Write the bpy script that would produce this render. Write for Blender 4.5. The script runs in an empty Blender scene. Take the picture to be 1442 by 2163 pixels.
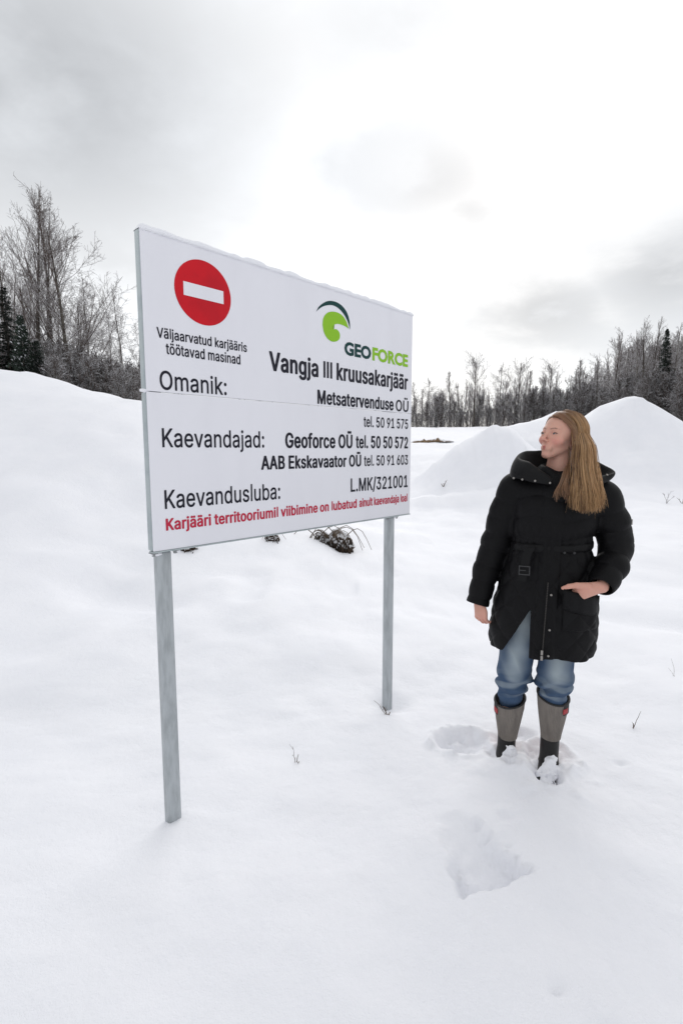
import bpy, bmesh, math, random
import numpy as np
from mathutils import Vector, Matrix

random.seed(7)
SC = bpy.context.scene
COL = SC.collection

# ------------------------------------------------------------------ camera
cam_data = bpy.data.cameras.new('camera')
cam = bpy.data.objects.new('camera', cam_data)
COL.objects.link(cam)
PITCH = math.atan(131 / 1095.0)
cam.location = (0, 0, 1.5)
cam.rotation_euler = (math.pi / 2 - PITCH, 0, 0)
cam_data.sensor_fit = 'VERTICAL'
cam_data.sensor_height = 36.0
cam_data.lens = 1095 / 2163 * 36.0
cam_data.clip_start = 0.05
cam_data.clip_end = 3000
SC.camera = cam

SC.view_settings.view_transform = 'Standard'
SC.view_settings.look = 'None'
SC.view_settings.exposure = 0.16
SC.view_settings.gamma = 1.0
SC.view_settings.use_curve_mapping = False
SC.cycles.max_bounces = 6
SC.cycles.diffuse_bounces = 3
SC.cycles.use_denoising = True

# ------------------------------------------------------------------ daylight
SUN_EL, SUN_AZ = math.radians(27), math.radians(14)      # azimuth to the right of straight ahead
sun_dir = Vector((math.sin(SUN_AZ) * math.cos(SUN_EL), math.cos(SUN_AZ) * math.cos(SUN_EL), math.sin(SUN_EL)))
sd = bpy.data.lights.new('sun', 'SUN')
sd.energy = 0.85
sd.angle = math.radians(48)
sd.color = (1.0, 0.965, 0.92)
sun = bpy.data.objects.new('sun', sd)
COL.objects.link(sun)
sun.rotation_euler = (-sun_dir).to_track_quat('-Z', 'Y').to_euler()
sun.location = sun_dir * 60

world = bpy.data.worlds.new('World')
SC.world = world
world.use_nodes = True


class NT:
    """small helper round a node tree"""
    def __init__(self, tree):
        self.t = tree
        tree.nodes.clear()

    def n(self, kind, **kw):
        nd = self.t.nodes.new(kind)
        for k, v in kw.items():
            setattr(nd, k, v)
        return nd

    def put(self, sock, v):
        if v is None:
            return
        if isinstance(v, bpy.types.NodeSocket):
            self.t.links.new(v, sock)
        else:
            try:
                sock.default_value = v
            except Exception:
                if isinstance(v, (int, float)):
                    sock.default_value = (v, v, v) if len(sock.default_value) == 3 else (v, v, v, 1)
                else:
                    sock.default_value = tuple(v) + (1,)

    def math(self, op, a, b=None, c=None, clamp=False):
        nd = self.n('ShaderNodeMath', operation=op, use_clamp=clamp)
        self.put(nd.inputs[0], a)
        self.put(nd.inputs[1], b)
        self.put(nd.inputs[2], c)
        return nd.outputs[0]

    def vmath(self, op, a, b=None):
        nd = self.n('ShaderNodeVectorMath', operation=op)
        self.put(nd.inputs[0], a)
        self.put(nd.inputs[1], b)
        return nd.outputs[1] if op in ('DOT_PRODUCT', 'LENGTH') else nd.outputs[0]

    def mix(self, f, a, b):
        nd = self.n('ShaderNodeMix', data_type='RGBA')
        self.put(nd.inputs[0], f)
        self.put(nd.inputs[6], a)
        self.put(nd.inputs[7], b)
        return nd.outputs[2]

    def rng(self, v, a, b, c=0.0, d=1.0, smooth=True):
        nd = self.n('ShaderNodeMapRange', interpolation_type='SMOOTHSTEP' if smooth else 'LINEAR')
        self.put(nd.inputs[0], v)
        for i, q in enumerate((a, b, c, d)):
            nd.inputs[1 + i].default_value = q
        return nd.outputs[0]

    def noise(self, vec, scale, detail=4, rough=0.5, dist=0.0):
        nd = self.n('ShaderNodeTexNoise')
        if vec is not None:
            self.put(nd.inputs['Vector'], vec)
        nd.inputs['Scale'].default_value = scale
        nd.inputs['Detail'].default_value = detail
        nd.inputs['Roughness'].default_value = rough
        nd.inputs['Distortion'].default_value = dist
        return nd.outputs[0]


def build_world():
    w = NT(world.node_tree)
    out = w.n('ShaderNodeOutputWorld')
    bg = w.n('ShaderNodeBackground')
    bg.inputs[1].default_value = 0.1
    sky = w.n('ShaderNodeTexSky', sky_type='NISHITA')
    sky.sun_disc = False
    sky.sun_elevation = SUN_EL
    sky.sun_rotation = SUN_AZ
    tc = w.n('ShaderNodeTexCoord')
    d = w.vmath('NORMALIZE', tc.outputs['Generated'])
    sp = w.n('ShaderNodeSeparateXYZ')
    w.put(sp.inputs[0], d)
    # the cloud deck: direction projected on a high plane
    den = w.math('ADD', w.math('MAXIMUM', sp.outputs[2], 0.0), 0.22)
    cb = w.n('ShaderNodeCombineXYZ')
    w.put(cb.inputs[0], w.math('DIVIDE', sp.outputs[0], den))
    w.put(cb.inputs[1], w.math('DIVIDE', sp.outputs[1], den))
    n1 = w.noise(cb.outputs[0], 1.05, 7, 0.52, 0.35)
    n2 = w.noise(w.vmath('ADD', cb.outputs[0], (7.3, 2.1, 0.4)), 3.1, 6, 0.55, 0.2)
    cloud = w.math('ADD', w.math('MULTIPLY', n1, 0.68), w.math('MULTIPLY', n2, 0.32))
    # glow of the hidden sun in the deck
    glow = w.math('MAXIMUM', w.vmath('DOT_PRODUCT', d, tuple(sun_dir)), 0.0)
    g1 = w.math('POWER', glow, 7.0)
    g2 = w.math('POWER', glow, 1.5)
    # heavier banks of cloud, each a direction with a soft edge broken by the noise
    wob = w.math('MULTIPLY', w.math('SUBTRACT', cloud, 0.5), 1.0)
    heavy = None
    for (vx, vy, vz), r0, r1, amt in CLOUD_BANKS:
        v = Vector((vx, vy, vz)).normalized()
        dd = w.vmath('DISTANCE', d, tuple(v)) if False else w.vmath('LENGTH', w.vmath('MULTIPLY', w.vmath('SUBTRACT', d, tuple(v)), (1, 1, 1.9)))
        m = w.rng(w.math('SUBTRACT', dd, w.math('MULTIPLY', wob, 1.3)), r1, r0, 0.0, amt)
        heavy = m if heavy is None else w.math('MAXIMUM', heavy, m)
    base = w.math('ADD', w.math('ADD', 0.925, w.math('MULTIPLY', g2, 0.10)), w.math('MULTIPLY', g1, 0.17))
    shade = w.rng(cloud, 0.38, 0.62, 0.25, -0.08)
    lum = w.math('SUBTRACT', w.math('SUBTRACT', base, w.math('MULTIPLY', heavy, 0.62)), shade)
    lum = w.math('MAXIMUM', lum, 0.3)
    tint = w.mix(w.math('MULTIPLY', heavy, 1.0, clamp=True), (0.978, 0.988, 1.0), (0.92, 0.955, 1.0))
    sc = w.vmath('SCALE', tint)
    w.put(sc.node.inputs['Scale'], w.math('MULTIPLY', lum, 10.0))
    col = w.mix(0.93, sky.outputs[0], sc)
    w.put(bg.inputs[0], col)
    w.t.links.new(bg.outputs[0], out.inputs[0])


CLOUD_BANKS = [
    ((-0.40, 0.77, 0.50), 0.05, 0.55, 0.52),
    ((-0.25, 0.62, 0.74), 0.05, 0.55, 0.36),
    ((0.087, 0.81, 0.58), 0.00, 0.30, 0.30),
    ((0.150, 0.892, 0.432), -0.03, 0.25, 0.66),
    ((0.21, 0.90, 0.39), -0.02, 0.17, 0.60),
    ((0.340, 0.905, 0.235), 0.02, 0.27, 0.66),
    ((0.500, 0.830, 0.270), 0.02, 0.30, 0.66),
    ((0.24, 0.95, 0.20), 0.0, 0.15, 0.25),
    ((0.10, -0.80, 0.55), 0.2, 0.9, 0.25),
]
build_world()


# ------------------------------------------------------------------ object helpers
def tag(o, label=None, cat=None, group=None, kind=None):
    if label: o['label'] = label
    if cat: o['category'] = cat
    if group: o['group'] = group
    if kind: o['kind'] = kind
    return o


def empty(name, loc, rz=0.0):
    o = bpy.data.objects.new(name, None)
    o.empty_display_size = 0.2
    o.location = loc
    o.rotation_euler = (0, 0, rz)
    COL.objects.link(o)
    return o


def link(name, mesh, mat=None, parent=None, smooth=True):
    if mat is not None and not mesh.materials:
        mesh.materials.append(mat)
    o = bpy.data.objects.new(name, mesh)
    COL.objects.link(o)
    if parent is not None:
        o.parent = parent
    if smooth:
        mesh.shade_smooth()
    else:
        mesh.shade_flat()
    return o


def np_mesh(name, v, faces):
    """mesh from numpy verts and an (n,k) face array (or a list of them)"""
    me = bpy.data.meshes.new(name)
    fl = faces if isinstance(faces, list) else [faces]
    fl = [np.asarray(f, dtype=np.int32) for f in fl if len(f)]
    v = np.asarray(v, dtype=np.float32)
    me.vertices.add(len(v))
    me.vertices.foreach_set('co', v.ravel())
    loops = np.concatenate([f.ravel() for f in fl])
    sizes = np.concatenate([np.full(len(f), f.shape[1], dtype=np.int32) for f in fl])
    starts = np.concatenate([[0], np.cumsum(sizes)[:-1]]).astype(np.int32)
    me.loops.add(len(loops))
    me.loops.foreach_set('vertex_index', loops.astype(np.int32))
    me.polygons.add(len(sizes))
    me.polygons.foreach_set('loop_start', starts)
    me.update(calc_edges=True)
    me.validate()
    return me


def tubes(paths, sides=6, caps=True):
    """paths: list of (points (n,3), radii (n,)); returns verts, [quads, tris]"""
    V, Qd, T = [], [], []
    base = 0
    ang = np.arange(sides) / sides * 2 * np.pi
    ca, sa = np.cos(ang), np.sin(ang)
    for pts, rad in paths:
        pts = np.asarray(pts, float)
        rad = np.asarray(rad, float)
        n = len(pts)
        tan = np.gradient(pts, axis=0)
        tan /= np.linalg.norm(tan, axis=1)[:, None] + 1e-12
        up = np.array([0.31, 0.17, 0.93]) if abs(tan[0, 2]) < 0.9 else np.array([0.95, 0.2, 0.1])
        a = np.cross(tan, up)
        a /= np.linalg.norm(a, axis=1)[:, None] + 1e-12
        b = np.cross(tan, a)
        ring = pts[:, None, :] + rad[:, None, None] * (a[:, None, :] * ca[None, :, None] + b[:, None, :] * sa[None, :, None])
        V.append(ring.reshape(-1, 3))
        i = np.arange(n - 1)[:, None] * sides
        k = np.arange(sides)[None, :]
        k2 = (k + 1) % sides
        q = np.stack([base + i + k, base + i + k2, base + i + sides + k2, base + i + sides + k], axis=-1).reshape(-1, 4)
        Qd.append(q)
        base += n * sides
        if caps:
            V.append(pts[[0, -1]])
            c0, c1 = base, base + 1
            s = base - n * sides
            e = base - sides
            T.append(np.stack([np.full(sides, c0), s + k2[0], s + k[0]], axis=-1))
            T.append(np.stack([np.full(sides, c1), e + k[0], e + k2[0]], axis=-1))
            base += 2
    return np.concatenate(V), [np.concatenate(Qd)] + ([np.concatenate(T)] if caps else [])


def bm_box(bm, lo, hi, bevel=0.0):
    r = bmesh.ops.create_cube(bm, size=1.0)
    c = [(lo[i] + hi[i]) / 2 for i in range(3)]
    s = [hi[i] - lo[i] for i in range(3)]
    for v in r['verts']:
        v.co = Vector((v.co.x * s[0] + c[0], v.co.y * s[1] + c[1], v.co.z * s[2] + c[2]))
    if bevel:
        es = list({e for v in r['verts'] for e in v.link_edges})
        bmesh.ops.bevel(bm, geom=es, offset=bevel, segments=3, affect='EDGES', profile=0.5)


def bm_obj(name, bm, mat, parent=None, smooth=False):
    me = bpy.data.meshes.new(name)
    bm.to_mesh(me)
    bm.free()
    return link(name, me, mat, parent, smooth)


# ------------------------------------------------------------------ noise in numpy
def _hash(i, j, k):
    h = (i * 374761393 + j * 668265263 + k * 2147483647 * 3 + 1013904223) & 0xFFFFFFFF
    h = ((h ^ (h >> 13)) * 1274126177) & 0xFFFFFFFF
    h = ((h ^ (h >> 16)) * 2246822519) & 0xFFFFFFFF
    return ((h ^ (h >> 15)) & 0xFFFFFF) / float(0xFFFFFF)


def vnoise(x, y, z=0.0, seed=0):
    x = np.asarray(x, float); y = np.asarray(y, float); z = np.asarray(z, float) + np.zeros_like(x)
    xi = np.floor(x).astype(np.int64); yi = np.floor(y).astype(np.int64); zi = np.floor(z).astype(np.int64)
    fx, fy, fz = x - xi, y - yi, z - zi
    fx = fx * fx * (3 - 2 * fx); fy = fy * fy * (3 - 2 * fy); fz = fz * fz * (3 - 2 * fz)
    zi = zi + seed * 57
    out = 0
    for dz in (0, 1):
        wz = fz if dz else 1 - fz
        for dy in (0, 1):
            wy = fy if dy else 1 - fy
            a = _hash(xi, yi + dy, zi + dz); b = _hash(xi + 1, yi + dy, zi + dz)
            out = out + wz * wy * (a + (b - a) * fx)
    return out * 2 - 1


def noise2(x, y, seed=0):
    x = np.asarray(x, float); y = np.asarray(y, float)
    xi = np.floor(x).astype(np.int64); yi = np.floor(y).astype(np.int64)
    fx, fy = x - xi, y - yi
    fx = fx * fx * fx * (fx * (fx * 6 - 15) + 10); fy = fy * fy * fy * (fy * (fy * 6 - 15) + 10)
    k = np.full_like(xi, seed * 57)
    a = _hash(xi, yi, k); b = _hash(xi + 1, yi, k); c = _hash(xi, yi + 1, k); d = _hash(xi + 1, yi + 1, k)
    return (a + (b - a) * fx + (c - a) * fy + (a - b - c + d) * fx * fy) * 2 - 1


def fbm2(x, y, octaves=4, seed=0, gain=0.5):
    s = 0; a = 1.0
    for o in range(octaves):
        c, sn = math.cos(0.7 * o + 0.3), math.sin(0.7 * o + 0.3)
        s = s + a * noise2((x * c - y * sn) * 2 ** o + 13.7 * o, (x * sn + y * c) * 2 ** o - 5.1 * o, seed + o)
        a *= gain
    return s


def sstep(a, b, x):
    t = np.clip((x - a) / (b - a), 0, 1)
    return t * t * (3 - 2 * t)


# ------------------------------------------------------------------ the snow ground
def ground(x, y):
    x = np.asarray(x, float); y = np.asarray(y, float)
    # the pit floor rises slowly to the far wood
    z = np.interp(y, [-50, 15, 18, 22, 30, 45, 60, 90, 500], [0, 0, 0.12, 0.6, 1.85, 3.1, 4.1, 4.6, 4.8])
    # the long bank on the left
    H = np.interp(x, [-40, -8.2, -6.8, -5.6, -4.8, -4.1, -3.1, -2.1, -1.2, -0.5, 0.0, 0.7, 1.6], [3.4, 3.16, 3.12, 2.88, 2.68, 2.60, 2.10, 1.35, 0.72, 0.44, 0.26, 0.09, 0.0])
    yf = np.interp(x, [-12, -3, -1.5, 0, 1.0, 2], [2.3, 2.6, 3.0, 3.5, 4.2, 5.0]) + 0.5 * noise2(x * 0.8, y * 0.3, 5)
    yc = np.interp(x, [-12, -4, -2.2, -0.9, -0.2, 1.0, 2.0], [11.0, 10.7, 9.2, 7.6, 6.8, 7.0, 7.5])
    t = np.clip((y - yf) / (yc - yf), 0, 1)
    S = 0.40 * t ** 1.15 + 0.60 * t * t * (3 - 2 * t)
    back = 1 - 0.72 * sstep(0, 16, y - yc)
    z = z + H * S * back
    # low swell between the posts and one behind the left post
    z = z + 0.07 * np.exp(-(((x - 0.02) / 0.55) ** 2 + ((y - 3.6) / 0.30) ** 2))
    z = z + 0.05 * np.exp(-(((x + 1.9) / 0.9) ** 2 + ((y - 3.2) / 0.35) ** 2))
    z = z - 0.13 * np.exp(-(((x + 2.0) / 0.55) ** 2 + ((y - 4.7) / 0.55) ** 2))
    # spoil heaps
    def heap(cx, cy, hh, sx, sy, p):
        r = np.sqrt(((x - cx) / sx) ** 2 + ((y - cy) / sy) ** 2)
        r = r * (1 + 0.10 * noise2(x * 0.7, y * 0.7, 11))
        return hh * np.exp(-r ** p)
    hp = heap(11.2, 20.0, 3.12, 2.9, 2.7, 1.75)
    hp = hp + heap(4.85, 16.6, 2.10, 1.85, 1.9, 2.0)
    hp = hp + heap(9.0, 24.0, 1.75, 3.6, 2.4, 2.2)
    hp = hp + heap(16.5, 22.0, 1.5, 3.0, 3.0, 2.0)
    hp = hp + heap(3.1, 13.9, 0.30, 1.6, 0.5, 2.0) + heap(6.0, 13.6, 0.26, 1.7, 0.5, 2.0)
    hp = hp * (1 + 0.06 * fbm2(x * 1.1, y * 1.1, 3, 21)) + np.minimum(hp, 0.6) * (0.10 * fbm2(x * 1.9, y * 1.9, 3, 22) + 0.09 * np.maximum(0, fbm2(x * 5, y * 5, 3, 23)))
    z = z + hp
    far = sstep(9, 14, y)
    z = z + far * (1 - sstep(30, 60, y)) * 0.06 * fbm2(x * 0.9, y * 1.4, 4, 31) * sstep(0.0, 2.0, x + 0.2)
    z = z + 0.05 * fbm2(x * 0.42, y * 0.42, 3, 3) * sstep(1.5, 4, np.abs(x) + y * 0.6)
    z = z + 0.022 * fbm2(x * 1.5, y * 1.5, 3, 4) + 0.0052 * fbm2(x * 6, y * 6, 4, 6)
    # wind-worked relief: dents, small drifts, the bank's foot
    rel = fbm2(x * 1.1 + 3.1, y * 0.8, 2, 71)
    z = z - 0.10 * np.exp(-(((x + 4.4) / 0.45) ** 2 + ((y - 10.4) / 0.5) ** 2))
    z = z + 0.065 * rel * sstep(2.6, 4.5, y) * (1 - sstep(20, 30, y))
    z = z - 0.035 * np.exp(-(((x + 1.55) / 0.30) ** 2 + ((y - 4.55) / 0.32) ** 2)) - 0.03 * np.exp(-(((x + 2.9) / 0.30) ** 2 + ((y - 6.4) / 0.5) ** 2))
    z = z - 0.045 * sstep(0.25, 0.9, noise2(x * 2.3, y * 1.7, 77)) * sstep(3.0, 4.5, y) * (1 - sstep(12, 16, y))
    # soft old trails on the right
    z = z - 0.045 * np.exp(-((y - 4.9 + 0.55 * (x - 2.0)) / 0.22) ** 2) * sstep(0.9, 1.8, x) * (1 - sstep(4.0, 6.0, x))
    z = z - 0.03 * np.exp(-((y - 6.6 + 0.35 * (x - 2.0)) / 0.25) ** 2) * sstep(1.0, 2.0, x) * (1 - sstep(4.0, 6.0, x))
    near = (x > -1.2) & (x < 2.2) & (y > 0.8) & (y < 3.6)
    if np.any(near):
        X = x[near]; Y = y[near]
        dz = np.zeros_like(X)
        w1 = 0.14 * fbm2(X * 9, Y * 9, 3, 41)
        # snow banked against the posts, hollow on the lee side
        for px, py, a in ((-0.655, 1.945, 0.012), (0.30, 2.955, -0.055)):
            r2 = ((X - px) ** 2 + (Y - py) ** 2)
            dz += a * np.exp(-r2 / 0.012)
        # trodden pit round the boots
        def ell(cx, cy, rx, ry):
            return np.sqrt(((X - cx) / rx) ** 2 + ((Y - cy) / ry) ** 2) + w1
        # left scoop shallow and soft, deeper under the boots, all of it crumbled
        c1 = fbm2(X * 16, Y * 16, 3, 43); c2 = fbm2(X * 38, Y * 38, 2, 44)
        eL = ell(0.61, 2.515, 0.155, 0.125)
        eF = np.minimum(ell(0.83, 2.45, 0.125, 0.135), ell(1.005, 2.40, 0.125, 0.145))
        eF = np.minimum(eF, ell(0.965, 2.26, 0.065, 0.10))
        eF = np.minimum(eF, ell(0.81, 2.35, 0.055, 0.07))
        eB = ell(0.93, 2.60, 0.13, 0.07)
        dz += -(0.055 + 0.016 * c1 + 0.008 * c2) * (1 - sstep(0.55, 1.05, eL))
        dz += -0.035 * (1 - sstep(0.4, 1.1, eB)) * (1 + 0.3 * c1)
        pf = 1 - sstep(0.55, 1.05, eF)
        dz += np.minimum(0.0, -(0.024 - 0.022 * c1 - 0.010 * c2)) * pf
        e = np.minimum(eL, eF)
        rim = np.exp(-((e - 1.15) / 0.14) ** 2)
        dz += rim * (0.006 + 0.022 * np.maximum(0, c1) + 0.008 * np.maximum(0, c2))
        # drag mark between the two footprints
        tt = np.clip(((X - 0.90) * -0.35 + (Y - 2.22) * -0.40) / 0.2825, 0, 1)
        dr = np.hypot(X - (0.90 - 0.35 * tt), Y - (2.22 - 0.40 * tt))
        dz += -0.016 * np.exp(-(dr / 0.07) ** 2) * (0.6 + 0.6 * c1)
        dz += 0.030 * np.exp(-(((X - 0.785) / 0.075) ** 2 + ((Y - 2.315) / 0.06) ** 2)) * (1 + 0.5 * c1)
        eT = ell(0.955, 2.270, 0.080, 0.115)
        dz += -0.045 * (1 - sstep(0.55, 1.05, eT))
        # loose clods pushed out in front and to the right
        fr = np.exp(-(((X - 0.93) / 0.30) ** 2 + ((Y - 2.20) / 0.16) ** 2)) + np.exp(-(((X - 1.13) / 0.10) ** 2 + ((Y - 2.34) / 0.14) ** 2))
        dz += 0.020 * np.clip(fr, 0, 1) * np.maximum(0, fbm2(X * 11, Y * 11, 3, 47) - 0.05)
        # an older footprint in front, deep at its near edge
        u = (X - 0.40) * 0.956 + (Y - 1.585) * 0.292
        v = -(X - 0.40) * 0.292 + (Y - 1.585) * 0.956
        jj = 0.012 * fbm2(X * 25, Y * 25, 2, 51)
        inside = sstep(-0.012, 0.018, v + jj) * sstep(-0.010, 0.075, u + 2 * jj - 0.20 * v) * sstep(-0.02, 0.045, (0.30 - u - 0.22 * v + 2 * jj))
        dep = inside * np.clip(1 - v / 0.36, 0, 1) ** 0.8
        dz += -0.100 * dep + 0.012 * dep * fbm2(X * 22, Y * 22, 3, 53)
        # small dents further down
        for px, py, r in ((0.69, 1.16, 0.03), (0.60, 1.28, 0.022), (0.09, 1.02, 0.05), (1.35, 2.35, 0.03)):
            dz += -0.016 * np.exp(-((X - px) ** 2 + ((Y - py) / 0.7) ** 2) / (r * r))
        z = z.copy()
        z[near] += dz
    return z


def gz(x, y):
    return float(ground(np.array([x]), np.array([y]))[0])


def axis(lo, hi, step, end_lo, end_hi, g=1.035):
    mid = list(np.arange(lo, hi + step / 2, step))
    a = []; s = step; p = mid[0]
    while p > end_lo:
        s *= g; p -= s; a.append(p)
    b = []; s = step; p = mid[-1]
    while p < end_hi:
        s *= g; p += s; b.append(p)
    return np.array(a[::-1] + mid + b)


def snow_material():
    m = bpy.data.materials.new('snow')
    m.use_nodes = True
    t = NT(m.node_tree)
    out = t.n('ShaderNodeOutputMaterial')
    p = t.n('ShaderNodeBsdfPrincipled')
    geo = t.n('ShaderNodeNewGeometry')
    pos = geo.outputs['Position']
    n1 = t.noise(pos, 2.3, 5, 0.6)
    p.inputs['Base Color'].default_value = (0.85, 0.865, 0.90, 1)
    t.put(p.inputs['Base Color'], t.mix(t.rng(n1, 0.35, 0.7), (0.850, 0.858, 0.902, 1), (0.875, 0.88, 0.92, 1)))
    p.inputs['Roughness'].default_value = 0.62
    p.inputs['Specular IOR Level'].default_value = 0.28
    f1 = t.noise(pos, 190, 3, 0.7)
    f2 = t.noise(pos, 38, 4, 0.6)
    f3 = t.noise(pos, 7.5, 4, 0.6)
    hgt = t.math('ADD', t.math('ADD', t.math('MULTIPLY', f1, 0.0034), t.math('MULTIPLY', f2, 0.0052)), t.math('MULTIPLY', f3, 0.010))
    b = t.n('ShaderNodeBump')
    b.inputs['Strength'].default_value = 0.6
    b.inputs['Distance'].default_value = 1.0
    t.put(b.inputs['Height'], hgt)
    t.put(p.inputs['Normal'], b.outputs[0])
    t.t.links.new(p.outputs[0], out.inputs[0])
    return m


SNOW = snow_material()


def build_ground():
    xs = axis(0.30, 1.25, 0.011, -420, 520)
    ys = axis(1.48, 2.75, 0.011, -60, 700)
    X, Y = np.meshgrid(xs, ys)
    Z = ground(X.ravel(), Y.ravel())
    v = np.stack([X.ravel(), Y.ravel(), Z], axis=1)
    nx, ny = len(xs), len(ys)
    i = (np.arange(ny - 1)[:, None] * nx + np.arange(nx - 1)[None, :]).ravel()
    f = np.stack([i, i + 1, i + nx + 1, i + nx], axis=1)
    o = link('snow_ground', np_mesh('snow_ground', v, f), SNOW)
    tag(o, kind='structure')
    return o


build_ground()

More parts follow.
